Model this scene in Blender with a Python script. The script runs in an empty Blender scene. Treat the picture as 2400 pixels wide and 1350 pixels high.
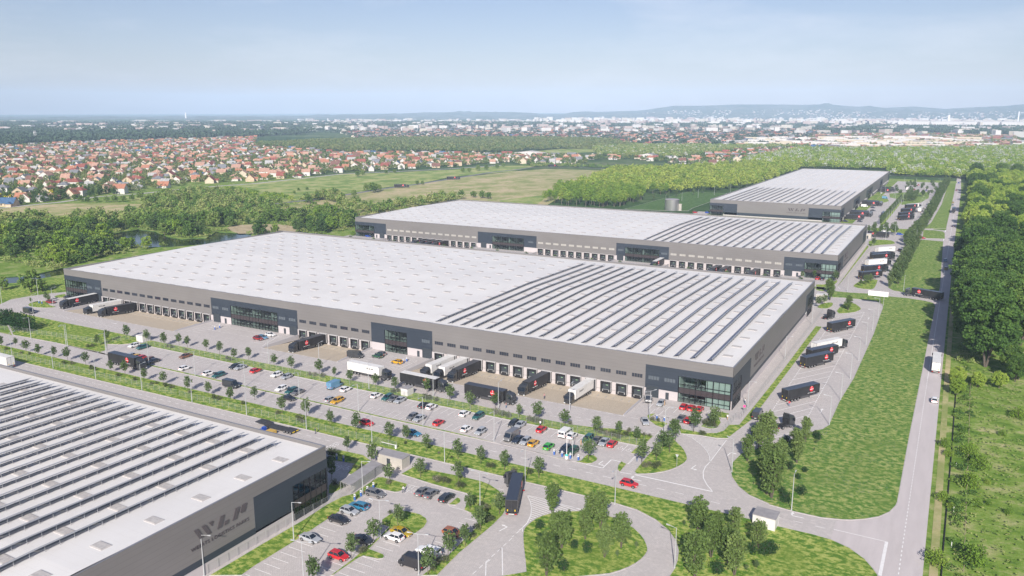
import bpy, math, random
import numpy as np
from mathutils import Vector, Matrix
from mathutils.geometry import tessellate_polygon
random.seed(7); RNG = np.random.default_rng(11)
SC = bpy.context.scene
COL = SC.collection
R = math.radians
# ---------------------------------------------------------------- camera
CX, CY, CZ = 52.1698, -227.1696, 84.4746
YAW, PITCH, ROLL, FOC = -0.5009, -0.2124, 0.0017, 1924.57
_F = Vector((math.sin(YAW)*math.cos(PITCH), math.cos(YAW)*math.cos(PITCH), math.sin(PITCH)))
_R = Vector((math.cos(YAW), -math.sin(YAW), 0)); _U = _R.cross(_F)
_R2 = _R*math.cos(ROLL)+_U*math.sin(ROLL); _U2 = _U*math.cos(ROLL)-_R*math.sin(ROLL)
cd = bpy.data.cameras.new('camera'); cam = bpy.data.objects.new('camera', cd); COL.objects.link(cam)
cam.matrix_world = Matrix(((_R2.x, _U2.x, -_F.x, CX), (_R2.y, _U2.y, -_F.y, CY), (_R2.z, _U2.z, -_F.z, CZ), (0, 0, 0, 1)))
cd.sensor_fit = 'HORIZONTAL'; cd.sensor_width = 36; cd.lens = 36*FOC/2400
cd.clip_start = 1; cd.clip_end = 60000
SC.camera = cam
# ---------------------------------------------------------------- light
SUN_AZ, SUN_EL = R(158.6), R(30)          # azimuth clockwise from +y
W = bpy.data.worlds.new('World'); SC.world = W; W.use_nodes = True
nt = W.node_tree; nt.nodes.clear()
out = nt.nodes.new('ShaderNodeOutputWorld'); bg = nt.nodes.new('ShaderNodeBackground'); sky = nt.nodes.new('ShaderNodeTexSky')
sky.sky_type = 'NISHITA'; sky.sun_disc = False; sky.sun_elevation = SUN_EL; sky.sun_rotation = SUN_AZ
sky.air_density = 1.0; sky.dust_density = 0.7; sky.ozone_density = 3.0
bg.inputs[1].default_value = 0.074
# thin high cloud veil, part of the sky itself
tc = nt.nodes.new('ShaderNodeTexCoord'); mp = nt.nodes.new('ShaderNodeMapping'); mp.inputs['Scale'].default_value = (1.2, 1.2, 5)
nz = nt.nodes.new('ShaderNodeTexNoise'); nz.inputs['Scale'].default_value = 3.2; nz.inputs['Detail'].default_value = 8; nz.inputs['Roughness'].default_value = .6
cr = nt.nodes.new('ShaderNodeValToRGB'); cr.color_ramp.elements[0].position = .48; cr.color_ramp.elements[1].position = .80
cr.color_ramp.elements[1].color = (.38, .38, .38, 1)
mx = nt.nodes.new('ShaderNodeMix'); mx.data_type = 'RGBA'; mx.inputs['B'].default_value = (10.2, 10.1, 10.6, 1)
nt.links.new(tc.outputs['Generated'], mp.inputs[0]); nt.links.new(mp.outputs[0], nz.inputs['Vector']); nt.links.new(nz.outputs['Fac'], cr.inputs[0])
nt.links.new(cr.outputs[0], mx.inputs['Factor']); tn = nt.nodes.new('ShaderNodeMix'); tn.data_type = 'RGBA'; tn.blend_type = 'MULTIPLY'; tn.inputs['Factor'].default_value = 1; tn.inputs['B'].default_value = (1.07, .935, 1.01, 1); nt.links.new(sky.outputs[0], tn.inputs['A']); nt.links.new(tn.outputs['Result'], mx.inputs['A']); nt.links.new(mx.outputs['Result'], bg.inputs[0]); nt.links.new(bg.outputs[0], out.inputs[0])
sl = bpy.data.lights.new('sun', 'SUN'); sl.energy = 5.0; sl.angle = R(.5); sl.color = (1, .93, .85)
so = bpy.data.objects.new('sun', sl); COL.objects.link(so); so.location = (0, 0, 400)
sd = Vector((math.sin(SUN_AZ)*math.cos(SUN_EL), math.cos(SUN_AZ)*math.cos(SUN_EL), math.sin(SUN_EL)))
so.rotation_euler = sd.to_track_quat('Z', 'Y').to_euler()
SC.view_settings.view_transform = 'Standard'; SC.view_settings.look = 'None'; SC.view_settings.gamma = 1
SC.view_settings.exposure = 0.36
SC.render.engine = 'CYCLES'
SC.cycles.max_bounces = 6; SC.cycles.transparent_max_bounces = 12; SC.cycles.volume_bounces = 2
SC.cycles.caustics_reflective = False; SC.cycles.caustics_refractive = False
# ---------------------------------------------------------------- survey helper: photo pixel (2400x1350) -> point on the ground
OR = {1: (0, 560), 2: (600, 560), 3: (1200, 560), 4: (1800, 560), 5: (0, 860), 6: (600, 860), 7: (1200, 860), 8: (1800, 860),
      11: (0, 1010), 12: (600, 1010), 13: (1200, 1010), 14: (1800, 1010), 21: (0, 240), 22: (600, 240), 23: (1200, 240), 24: (1800, 240),
      31: (1500, 830), 32: (1900, 380)}
def up(px, py, z=0.0):
    d = _F*FOC+_R2*(px-1200)-_U2*(py-675); t = (z-CZ)/d.z
    return (CX+t*d.x, CY+t*d.y)
def G(i, a, b, z=0.0):
    s = 6.749 if i > 30 else 3.97
    return up(OR[i][0]+a/s, OR[i][1]+b/s, z)
def GP(i, *pts): return [G(i, *p) for p in pts]
def px_of(x, y, z=0.0):
    d = Vector((x-CX, y-CY, z-CZ)); w = d.dot(_F)
    return (1200+FOC*d.dot(_R2)/w, 675-FOC*d.dot(_U2)/w, w)
def inpoly(P, X, Y):
    X = np.asarray(X); Y = np.asarray(Y); c = np.zeros(X.shape, bool); n = len(P)
    for i in range(n):
        x1, y1 = P[i][:2]; x2, y2 = P[(i+1) % n][:2]
        if y1 == y2: continue
        k = ((y1 > Y) != (y2 > Y)) & (X < (x2-x1)*(Y-y1)/(y2-y1)+x1); c ^= k
    return c
# ---------------------------------------------------------------- materials
MATS = {}
def mat(name, col, rough=.7, metal=0., spec=.4, noise=None, bump=None, col2=None, nscale=1., detail=4, lo=.4, hi=.6, coat=0., stretch=None, objvar=0, tint=False, trans=0.):
    if name in MATS: return MATS[name]
    m = bpy.data.materials.new(name); MATS[name] = m; m.use_nodes = True
    t = m.node_tree; b = t.nodes['Principled BSDF']
    b.inputs['Base Color'].default_value = (*col, 1); b.inputs['Roughness'].default_value = rough; b.inputs['Metallic'].default_value = metal
    b.inputs['Specular IOR Level'].default_value = spec; b.inputs['Coat Weight'].default_value = coat
    if col2 is not None or bump:
        g = t.nodes.new('ShaderNodeNewGeometry'); vec = g.outputs['Position']
        if stretch:
            mm = t.nodes.new('ShaderNodeMapping'); mm.inputs['Scale'].default_value = stretch; t.links.new(vec, mm.inputs[0]); vec = mm.outputs[0]
        n = t.nodes.new('ShaderNodeTexNoise'); n.inputs['Scale'].default_value = nscale; n.inputs['Detail'].default_value = detail; n.inputs['Roughness'].default_value = .62
        t.links.new(vec, n.inputs['Vector'])
        if col2 is not None:
            r = t.nodes.new('ShaderNodeValToRGB'); r.color_ramp.elements[0].position = lo; r.color_ramp.elements[1].position = hi
            r.color_ramp.elements[0].color = (*col, 1); r.color_ramp.elements[1].color = (*col2, 1)
            t.links.new(n.outputs['Fac'], r.inputs[0]); t.links.new(r.outputs[0], b.inputs['Base Color'])
        if bump:
            bp = t.nodes.new('ShaderNodeBump'); bp.inputs['Strength'].default_value = bump; bp.inputs['Distance'].default_value = .1
            t.links.new(n.outputs['Fac'], bp.inputs['Height']); t.links.new(bp.outputs[0], b.inputs['Normal'])
    return m
def N(t, k, **kw):
    n = t.nodes.new(k)
    for a, v in kw.items():
        if a.startswith('i_'): n.inputs[a[2:].replace('_', ' ')].default_value = v
        else: setattr(n, a, v)
    return n
def ramp(t, fac, stops):
    r = t.nodes.new('ShaderNodeValToRGB'); e = r.color_ramp.elements
    while len(e) < len(stops): e.new(.5)
    for k, (p, c) in enumerate(stops): e[k].position = p; e[k].color = (*c, 1) if len(c) == 3 else c
    t.links.new(fac, r.inputs[0]); return r.outputs[0]
def mixc(t, a, b, fac, mode='MIX'):
    m = t.nodes.new('ShaderNodeMix'); m.data_type = 'RGBA'; m.blend_type = mode
    for s, v in (('A', a), ('B', b), ('Factor', fac)):
        if isinstance(v, (tuple, float, int)): m.inputs[s].default_value = (*v, 1) if isinstance(v, tuple) else v
        else: t.links.new(v, m.inputs[s])
    return m.outputs['Result']
def noise(t, sc, det=4, stretch=None, rough=.6):
    g = t.nodes.new('ShaderNodeNewGeometry'); v = g.outputs['Position']
    if stretch:
        mm = t.nodes.new('ShaderNodeMapping'); mm.inputs['Scale'].default_value = stretch; t.links.new(v, mm.inputs[0]); v = mm.outputs[0]
    n = N(t, 'ShaderNodeTexNoise'); n.inputs['Scale'].default_value = sc; n.inputs['Detail'].default_value = det; n.inputs['Roughness'].default_value = rough
    t.links.new(v, n.inputs['Vector']); return n.outputs['Fac']
def shader(name, rough=.8, spec=.3):
    m = bpy.data.materials.new(name); MATS[name] = m; m.use_nodes = True; b = m.node_tree.nodes['Principled BSDF']
    b.inputs['Roughness'].default_value = rough; b.inputs['Specular IOR Level'].default_value = spec
    return m, m.node_tree, b
def addbump(t, b, h, s=.3, d=.1):
    bp = N(t, 'ShaderNodeBump'); bp.inputs['Strength'].default_value = s; bp.inputs['Distance'].default_value = d
    t.links.new(h, bp.inputs['Height']); t.links.new(bp.outputs[0], b.inputs['Normal'])
# paving: concrete block pavers with faint tone patches and tyre wear
m, t, b = shader('paving', .85, .25)
g = N(t, 'ShaderNodeNewGeometry')
br = N(t, 'ShaderNodeTexBrick'); br.inputs['Scale'].default_value = 1.1; br.inputs['Color1'].default_value = (.585, .55, .53, 1); br.inputs['Color2'].default_value = (.51, .48, .46, 1)
br.inputs['Mortar'].default_value = (.33, .305, .30, 1); br.inputs['Mortar Size'].default_value = .03; br.inputs['Bias'].default_value = -.1
t.links.new(g.outputs['Position'], br.inputs['Vector'])
c = mixc(t, br.outputs['Color'], (.44, .41, .40), ramp(t, noise(t, .12, 5), [(.42, (0, 0, 0)), (.75, (.8, .8, .8))]))
c = mixc(t, c, (.36, .33, .315), ramp(t, noise(t, .5, 5, (.12, 1, 1)), [(.56, (0, 0, 0)), (.78, (.55, .55, .55))]))
c = mixc(t, c, (.62, .565, .54), ramp(t, noise(t, .9, 3), [(.5, (0, 0, 0)), (.8, (.7, .7, .7))]))
t.links.new(c, b.inputs['Base Color'])
# light yard pavers (bays / sand coloured aprons)
m, t, b = shader('apron_paving', .9, .2)
g = N(t, 'ShaderNodeNewGeometry')
br = N(t, 'ShaderNodeTexBrick'); br.inputs['Scale'].default_value = .9; br.inputs['Color1'].default_value = (.60, .52, .41, 1); br.inputs['Color2'].default_value = (.52, .45, .35, 1)
br.inputs['Mortar'].default_value = (.38,.32,.25,1); br.inputs['Mortar Size'].default_value = .03
t.links.new(g.outputs['Position'], br.inputs['Vector'])
c = mixc(t, br.outputs['Color'], (.46, .40, .32), ramp(t, noise(t, .35, 6, (1, .3, 1)), [(.45, (0, 0, 0)), (.75, (.75, .75, .75))]))
t.links.new(c, b.inputs['Base Color'])
# asphalt of the public road
m, t, b = shader('asphalt', .88, .2)
c = ramp(t, noise(t, .5, 6, (1, .15, 1)), [(.35, (.50, .46, .455)), (.65, (.56, .515, .51))])
c = mixc(t, c, (.42, .39, .40), ramp(t, noise(t, 6, 3), [(.5, (0, 0, 0)), (.8, (.5, .5, .5))]))
t.links.new(c, b.inputs['Base Color'])
mat('dark_asphalt', (.16, .16, .17), .9, col2=(.2, .2, .21), nscale=.3)
def grass(name, c1, c2, c3, sc=.45, flowers=False, stretch=(1, 1.35, 1), soft=0):
    m, t, b = shader(name, .95, .15)
    n1 = noise(t, sc, 7, stretch, .72); n2 = noise(t, sc*6, 4, None, .7); n3 = noise(t, sc*.12, 3)
    c = ramp(t, n1, [(.43-soft, c1), (.50, c2), (.565+soft*1.6, c3)])
    c = mixc(t, c, tuple(v*.8 for v in c1), ramp(t, n2, [(.52, (0, 0, 0)), (.7, (.6, .6, .6))]))
    c = mixc(t, c, tuple(v*.82 for v in c2), ramp(t, n3, [(.45, (0, 0, 0)), (.7, (.6, .6, .6))]))
    if flowers:
        f = noise(t, 2.2, 3, (1, .8, 1), .8); z = noise(t, .10, 3)
        k = mixc(t, (0, 0, 0), (1, 1, 1), ramp(t, f, [(.60, (0, 0, 0)), (.66, (.9, .9, .9))])); k = mixc(t, (0., 0., 0.), k, ramp(t, z, [(.42, (0, 0, 0)), (.62, (1, 1, 1))]))
        c = mixc(t, c, (.26, .22, .27), k)
        f2 = noise(t, 2.9, 2, None, .8); k2 = mixc(t, (0., 0., 0.), ramp(t, f2, [(.68, (0, 0, 0)), (.71, (.8, .8, .8))]), ramp(t, noise(t, .17, 2), [(.5, (0, 0, 0)), (.6, (1, 1, 1))]))
        c = mixc(t, c, (.42, .26, .03), k2)
    t.links.new(c, b.inputs['Base Color']); addbump(t, b, n2, .7, .25)
    return m
grass('lawn', (.09, .20, .025), (.21, .31, .05), (.42, .46, .13), .6)
grass('meadow', (.08, .19, .03), (.17, .28, .055), (.38, .41, .14), .6, True)
grass('wild', (.08, .17, .02), (.19, .29, .05), (.42, .40, .2), .13, soft=.05)
grass('deep_green', (.06, .125, .035), (.085, .165, .045), (.12, .20, .06), .3)
grass('field_green', (.17, .26, .06), (.28, .35, .10), (.42, .42, .18), .045, stretch=(1, .7, 1))
grass('field_tan', (.26, .30, .10), (.40, .38, .18), (.52, .43, .26), .035, stretch=(1, .7, 1))
grass('reed', (.36, .30, .18), (.45, .37, .23), (.52, .44, .29), .2)
m, t, b = shader('far_ground', .95, .1)
c = ramp(t, noise(t, .0035, 8, None, .65), [(.35, (.04, .085, .03)), (.48, (.065, .12, .04)), (.58, (.13, .18, .07)), (.7, (.22, .23, .13))])
c = mixc(t, c, (.035, .08, .02), ramp(t, noise(t, .05, 6), [(.42, (0, 0, 0)), (.65, (.9, .9, .9))]))
t.links.new(c, b.inputs['Base Color'])
mat('hill_wood', (.05, .09, .05), .95, col2=(.14, .16, .12), nscale=.004, detail=9, lo=.4, hi=.65)
m, t, b = shader('pond_water', .12, .5); b.inputs['Base Color'].default_value = (.012, .022, .008, 1); addbump(t, b, noise(t, 1.5, 4), .15, .05)
mat('kerb', (.50, .47, .455), .85, col2=(.40, .375, .365), nscale=.8)
mat('white_paint', (.80, .79, .78), .6, col2=(.66, .65, .64), nscale=2.5, lo=.45, hi=.75)
# buildings
def cladding(name, c1, c2, sp=1.0, axis='z'):
    m, t, b = shader(name, .5, .4)
    g = N(t, 'ShaderNodeNewGeometry'); s = N(t, 'ShaderNodeSeparateXYZ'); t.links.new(g.outputs['Position'], s.inputs[0])
    w = N(t, 'ShaderNodeMath', operation='FRACT'); w0 = N(t, 'ShaderNodeMath', operation='DIVIDE'); w0.inputs[1].default_value = sp
    t.links.new(s.outputs['Z'], w0.inputs[0]); t.links.new(w0.outputs[0], w.inputs[0])
    c = ramp(t, noise(t, .06, 4, (1, 1, 3)), [(.3, c1), (.7, c2)])
    c = mixc(t, c, tuple(v*.72 for v in c1), ramp(t, w.outputs[0], [(.0, (.9, .9, .9)), (.045, (0, 0, 0)), (.97, (0, 0, 0)), (1, (.9, .9, .9))]))
    t.links.new(c, b.inputs['Base Color']); return m
cladding('cladding', (.172, .164, .162), (.195, .187, .183), 1.1)
cladding('dark_cladding', (.030, .040, .056), (.040, .051, .068), 1.0)
cladding('plinth_concrete', (.47, .435, .445), (.52, .485, .485), 2.9)
m, t, b = shader('roof_membrane', .7, .3)
g = N(t, 'ShaderNodeNewGeometry'); s = N(t, 'ShaderNodeSeparateXYZ'); t.links.new(g.outputs['Position'], s.inputs[0])
w0 = N(t, 'ShaderNodeMath', operation='DIVIDE'); w0.inputs[1].default_value = 2.; w = N(t, 'ShaderNodeMath', operation='FRACT'); t.links.new(s.outputs['Y'], w0.inputs[0]); t.links.new(w0.outputs[0], w.inputs[0])
c = ramp(t, noise(t, .05, 6), [(.3, (.665, .655, .645)), (.7, (.74, .73, .715))])
c = mixc(t, c, (.60, .58, .56), ramp(t, w.outputs[0], [(0, (.7, .7, .7)), (.04, (0, 0, 0)), (1, (0, 0, 0))]))
c = mixc(t, c, (.58, .56, .54), ramp(t, noise(t, .35, 5, (1, .25, 1)), [(.55, (0, 0, 0)), (.85, (.5, .5, .5))]))
t.links.new(c, b.inputs['Base Color'])
mat('coping', (.30, .30, .32), .4, .5)
mat('skylight_frame', (.48, .46, .45), .7); mat('skylight_dome', (.42, .40, .39), .6, col2=(.52, .50, .48), nscale=1.5)
m, t, b = shader('solar_cell', .22, .5)
g = N(t, 'ShaderNodeNewGeometry'); br = N(t, 'ShaderNodeTexBrick'); br.offset = 0; br.inputs['Scale'].default_value = 1; br.inputs['Brick Width'].default_value = 1.0; br.inputs['Row Height'].default_value = 1.05
br.inputs['Color1'].default_value = (.016, .038, .13, 1); br.inputs['Color2'].default_value = (.022, .046, .16, 1); br.inputs['Mortar'].default_value = (.14, .16, .22, 1); br.inputs['Mortar Size'].default_value = .03
t.links.new(g.outputs['Position'], br.inputs['Vector']); t.links.new(br.outputs['Color'], b.inputs['Base Color'])
mat('galvanised', (.50, .51, .52), .45, .5); mat('lamp_grey', (.52, .54, .55), .45, .3); mat('lamp_glass', (.7, .7, .66), .2)
mat('black_rubber', (.018, .018, .02), .8); mat('door_dark', (.045, .055, .065), .5); mat('white_trim', (.78, .77, .77), .4)
mat('green_label', (.25, .42, .25), .5); mat('mullion', (.022, .022, .026), .4, .3); mat('spandrel', (.055, .045, .048), .35)
mat('interior', (.62, .66, .64), .8); mat('interior_floor', (.45, .48, .47), .8); mat('interior_dark', (.12, .12, .13), .8); mat('desk_white', (.75, .75, .75), .5)
m, t, b = shader('curtain_glass'); t.nodes.remove(b)
gl = N(t, 'ShaderNodeBsdfGlossy'); gl.inputs['Roughness'].default_value = .02; gl.inputs['Color'].default_value = (.8, .9, .95, 1)
tr = N(t, 'ShaderNodeBsdfTransparent'); tr.inputs['Color'].default_value = (.62, .72, .70, 1)
fr = N(t, 'ShaderNodeFresnel'); fr.inputs['IOR'].default_value = 1.6; ms = N(t, 'ShaderNodeMixShader'); o = t.nodes['Material Output']
t.links.new(fr.outputs[0], ms.inputs[0]); t.links.new(tr.outputs[0], ms.inputs[1]); t.links.new(gl.outputs[0], ms.inputs[2]); t.links.new(ms.outputs[0], o.inputs[0])
mat('window_glass', (.03, .036, .05), .08, spec=.7); mat('window_pale', (.42, .41, .38), .15, spec=.7); mat('window_slate', (.10, .12, .14), .12, spec=.7)
mat('wall_concrete', (.42, .41, .43), .8)
# fence mesh: real wire mesh panel, holes between the wires
m, t, b = shader('wire_mesh', .5); 
o = t.nodes['Material Output']; tr = N(t, 'ShaderNodeBsdfTransparent'); ms = N(t, 'ShaderNodeMixShader'); ms.inputs[0].default_value = .09
b.inputs['Base Color'].default_value = (.42, .45, .46, 1); t.links.new(tr.outputs[0], ms.inputs[1]); t.links.new(b.outputs[0], ms.inputs[2]); t.links.new(ms.outputs[0], o.inputs[0])
def leafmat(name, stops, tr=.25):
    m, t, b = shader(name, .75, .2); o = t.nodes['Material Output']
    at = N(t, 'ShaderNodeAttribute'); at.attribute_name = 'tint'; oi = N(t, 'ShaderNodeObjectInfo')
    a = N(t, 'ShaderNodeMath', operation='MULTIPLY_ADD'); a.inputs[1].default_value = .55
    b2 = N(t, 'ShaderNodeMath', operation='MULTIPLY'); b2.inputs[1].default_value = .45
    t.links.new(oi.outputs['Random'], b2.inputs[0]); t.links.new(at.outputs['Fac'], a.inputs[0]); t.links.new(b2.outputs[0], a.inputs[2])
    c = ramp(t, a.outputs[0], stops); t.links.new(c, b.inputs['Base Color'])
    tl = N(t, 'ShaderNodeBsdfTranslucent'); t.links.new(c, tl.inputs['Color']); ms = N(t, 'ShaderNodeMixShader'); ms.inputs[0].default_value = tr
    t.links.new(b.outputs[0], ms.inputs[1]); t.links.new(tl.outputs[0], ms.inputs[2]); t.links.new(ms.outputs[0], o.inputs[0]); return m
leafmat('leaf_street', [(0, (.06, .105, .035)), (.5, (.11, .17, .06)), (1, (.18, .24, .10))])
leafmat('leaf_vase', [(0, (.07, .12, .03)), (.5, (.13, .20, .055)), (1, (.21, .28, .09))])
leafmat('leaf_forest', [(0, (.035, .085, .02)), (.5, (.085, .17, .035)), (1, (.20, .30, .06))])
leafmat('leaf_bright', [(0, (.08, .17, .025)), (.5, (.19, .31, .04)), (1, (.36, .43, .08))])
leafmat('leaf_mixed', [(0, (.05, .11, .035)), (.3, (.10, .19, .04)), (.6, (.18, .28, .06)), (1, (.32, .36, .13))])
leafmat('leaf_town', [(0, (.035, .075, .03)), (.4, (.075, .14, .04)), (.75, (.14, .21, .06)), (1, (.22, .25, .09))])
leafmat('leaf_far_haze', [(0, (.022, .055, .038)), (.5, (.045, .085, .05)), (1, (.08, .13, .07))])  # distant leaves: blue of the haze mixed into the green itself
leafmat('leaf_dark', [(0, (.02, .055, .02)), (.5, (.03, .08, .025)), (1, (.05, .11, .03))])
leafmat('leaf_spring', [(0, (.14, .25, .035)), (.5, (.29, .41, .06)), (1, (.48, .54, .12))])
leafmat('blossom', [(0, (.42, .45, .38)), (1, (.6, .62, .55))]); leafmat('leaf_yellow', [(0, (.5, .45, .03)), (1, (.7, .6, .05))]); leafmat('leaf_purple', [(0, (.05, .02, .025)), (1, (.08, .03, .04))])
leafmat('leaf_shrub', [(0, (.045, .07, .03)), (.5, (.09, .12, .05)), (.75, (.2, .2, .13)), (1, (.5, .46, .38))])
mat('bark', (.11, .09, .075), .9); mat('bark_pale', (.25, .22, .18), .9)
# ---------------------------------------------------------------- mesh builder
class MB:
    def __init__(s): s.v = []; s.f = []; s.m = []
    def quad(s, a, b, c, d, mi=0):
        n = len(s.v); s.v += [a, b, c, d]; s.f.append((n, n+1, n+2, n+3)); s.m.append(mi); return s
    def poly(s, pts, mi=0):
        n = len(s.v); s.v += pts; s.f.append(tuple(range(n, n+len(pts)))); s.m.append(mi); return s
    def box(s, x0, y0, z0, x1, y1, z1, mi=0):
        n = len(s.v); s.v += [(x0, y0, z0), (x1, y0, z0), (x1, y1, z0), (x0, y1, z0), (x0, y0, z1), (x1, y0, z1), (x1, y1, z1), (x0, y1, z1)]
        for q in ((0, 3, 2, 1), (4, 5, 6, 7), (0, 1, 5, 4), (1, 2, 6, 5), (2, 3, 7, 6), (3, 0, 4, 7)): s.f.append(tuple(n+k for k in q)); s.m.append(mi)
        return s
    def tube(s, p0, p1, r0, r1=None, n=8, mi=0, cap=True):
        r1 = r0 if r1 is None else r1; p0 = Vector(p0); p1 = Vector(p1); d = (p1-p0).normalized()
        a = d.orthogonal().normalized(); b = d.cross(a); k = len(s.v)
        for p, r in ((p0, r0), (p1, r1)):
            for i in range(n):
                an = 2*math.pi*i/n; s.v.append(tuple(p+a*math.cos(an)*r+b*math.sin(an)*r))
        for i in range(n): s.f.append((k+i, k+(i+1) % n, k+n+(i+1) % n, k+n+i)); s.m.append(mi)
        if cap: s.f.append(tuple(k+i for i in range(n))[::-1]); s.m.append(mi); s.f.append(tuple(k+n+i for i in range(n))); s.m.append(mi)
        return s
    def loft(s, rings, mi=0, cap=True, close=True):
        k = len(s.v); n = len(rings[0])
        for r in rings: s.v += r
        for j in range(len(rings)-1):
            for i in range(n if close else n-1):
                s.f.append((k+j*n+i, k+j*n+(i+1) % n, k+(j+1)*n+(i+1) % n, k+(j+1)*n+i)); s.m.append(mi)
        if cap: s.f.append(tuple(k+i for i in range(n))[::-1]); s.m.append(mi); s.f.append(tuple(k+(len(rings)-1)*n+i for i in range(n))); s.m.append(mi)
        return s
    def prism(s, pts, z0, z1, mi=0, mside=None):
        """vertical prism over a simple polygon (triangulated)"""
        ms = mi if mside is None else mside; n = len(pts); k = len(s.v)
        s.v += [(p[0], p[1], z0) for p in pts]+[(p[0], p[1], z1) for p in pts]
        for i in range(n): s.f.append((k+i, k+(i+1) % n, k+n+(i+1) % n, k+n+i)); s.m.append(ms)
        for t in tessellate_polygon([[Vector((p[0], p[1], 0)) for p in pts]]): s.f.append(tuple(k+n+i for i in t)); s.m.append(mi)
        return s
    def holed(s, u0, u1, w0, w1, holes, fn, mi=0):
        """rectangle in (u,w) with rectangular holes; fn maps (u,w)->xyz"""
        us = sorted({u0, u1, *[h[0] for h in holes], *[h[1] for h in holes]}); ws = sorted({w0, w1, *[h[2] for h in holes], *[h[3] for h in holes]})
        us = [u for u in us if u0 <= u <= u1]; ws = [w for w in ws if w0 <= w <= w1]
        for a, b in zip(us, us[1:]):
            for c, d in zip(ws, ws[1:]):
                um, wm = (a+b)/2, (c+d)/2
                if any(h[0] < um < h[1] and h[2] < wm < h[3] for h in holes): continue
                s.quad(fn(a, c), fn(b, c), fn(b, d), fn(a, d), mi)
        return s
    def mesh(s, name, mats, smooth=False):
        me = bpy.data.meshes.new(name); me.from_pydata([tuple(v) for v in s.v], [], s.f)
        for q in mats: me.materials.append(MATS[q] if isinstance(q, str) else q)
        me.polygons.foreach_set('material_index', s.m)
        if smooth: me.polygons.foreach_set('use_smooth', [True]*len(s.f))
        me.update(); return me
    def obj(s, name, mats, parent=None, smooth=False, **tags):
        o = bpy.data.objects.new(name, s.mesh(name, mats, smooth)); COL.objects.link(o)
        if parent: o.parent = parent
        return tag(o, **tags)
def tag(o, label=None, cat=None, group=None, kind=None):
    if label: o['label'] = label
    if cat: o['category'] = cat
    if group: o['group'] = group
    if kind: o['kind'] = kind
    return o
def empty(name, loc=(0, 0, 0), rz=0, **tags):
    o = bpy.data.objects.new(name, None); COL.objects.link(o); o.location = loc; o.rotation_euler = (0, 0, rz); o.empty_display_size = .5
    return tag(o, **tags)
class Proto:
    """a thing and its parts; put() copies the whole tree, sharing mesh data"""
    def __init__(s, name): s.name = name; s.parts = []
    def add(s, name, mesh, parent=None, loc=(0, 0, 0), rot=(0, 0, 0), sc=(1, 1, 1), var=False, label=None):
        o = bpy.data.objects.new(name, mesh); o.location = loc; o.rotation_euler = rot; o.scale = sc
        if label: o['label'] = label
        s.parts.append((o, parent, var)); return len(s.parts)-1
    def put(s, loc, rz=0, sc=1, mats=None, label=None, cat=None, group=None, name=None):
        root = empty(name or s.name, loc, rz, label=label, cat=cat, group=group)
        root.scale = sc if isinstance(sc, tuple) else (sc, sc, sc); made = []
        for o, par, var in s.parts:
            c = o.copy(); COL.objects.link(c); c.parent = root if par is None else made[par]; made.append(c)
            c.name = o.name.split('.')[0]
            if var and mats:
                for k, mm in enumerate(mats[:1] if var is True else mats):
                    c.material_slots[k].link = 'OBJECT'; c.material_slots[k].material = mm
        return root
def chaikin(p, n=2):
    for _ in range(n):
        q = []
        for i in range(len(p)):
            a, b = p[i], p[(i+1) % len(p)]
            q += [(a[0]*.75+b[0]*.25, a[1]*.75+b[1]*.25), (a[0]*.25+b[0]*.75, a[1]*.25+b[1]*.75)]
        p = q
    return p
def area(p): return sum(p[i][0]*p[(i+1) % len(p)][1]-p[(i+1) % len(p)][0]*p[i][1] for i in range(len(p)))/2
def sheet(name, pts, z, m, holes=(), **tags):
    """flat sheet with holes"""
    loops = [[Vector((p[0], p[1], 0)) for p in pts]]+[[Vector((p[0], p[1], 0)) for p in h] for h in holes]
    allp = [p for l in loops for p in l]; b = MB(); b.v = [(p.x, p.y, z) for p in allp]
    for tri in tessellate_polygon(loops):
        a, c, d = (allp[i] for i in tri)
        if (c-a).cross(d-a).z < 0: tri = tri[::-1]
        b.f.append(tuple(tri)); b.m.append(0)
    return b.obj(name, [m], **{'kind': 'structure', **tags})
# ================================================================ GROUND
APR = [(-281.5, -212.3), (-165.2, -130.2), (-103.2, -25.8)]     # dock aprons of the middle warehouse (x ranges)
def apron_pts(x0, x1, y, d): return [(x0, y), (x0, y-d+2.6), (x0+1.4, y-d+.4), (x0+3.2, y-d), (x1-3.2, y-d), (x1-1.4, y-d+.4), (x1, y-d+2.6), (x1, y)] if False else [(x0, y), (x0, y-d), (x1, y-d), (x1, y)]
CAPR = [(-285.5, -214.2), (-171.8, -120.8), (-88.6, -26.8)]
holes = [apron_pts(a, b, -.05, 18.6) for a, b in APR]+[apron_pts(a, b, 213.55, 18.6) for a, b in CAPR]
# pond and river arm left of the site
pond = GP(21, (1010, 1240), (1130, 1205), (1290, 1180), (1440, 1200), (1560, 1250), (1700, 1275), (1800, 1262), (1920, 1262), (2010, 1205), (2240, 1215), (2350, 1228), (2300, 1268), (2130, 1300), (1900, 1320), (1600, 1345), (1330, 1345), (1120, 1330), (1000, 1290))
river = GP(1, (-60, 372), (60, 352), (330, 330), (590, 268), (596, 330), (360, 372), (180, 405), (0, 420), (-60, 425))
site = [(-345, -200), (44.2, -200), (45.2, 300), (44.3, 935), (-140, 935), (-140, 420), (-345, 420)]
sheet('ground', [(-16000, -400), (16000, -400), (16000, 30000), (-16000, 30000)], 0, 'far_ground', holes+[pond, river])
sheet('pond_water', [(p[0], p[1]) for p in pond], -.35, 'pond_water'); sheet('river_water', river, -.35, 'pond_water')
def bank(name, poly):
    b = MB(); n = len(poly)
    for i in range(n):
        p, q = poly[i], poly[(i+1) % n]; b.quad((p[0], p[1], 0), (q[0], q[1], 0), (q[0], q[1], -.5), (p[0], p[1], -.5))
    b.obj(name, ['deep_green'], kind='structure')
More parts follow.
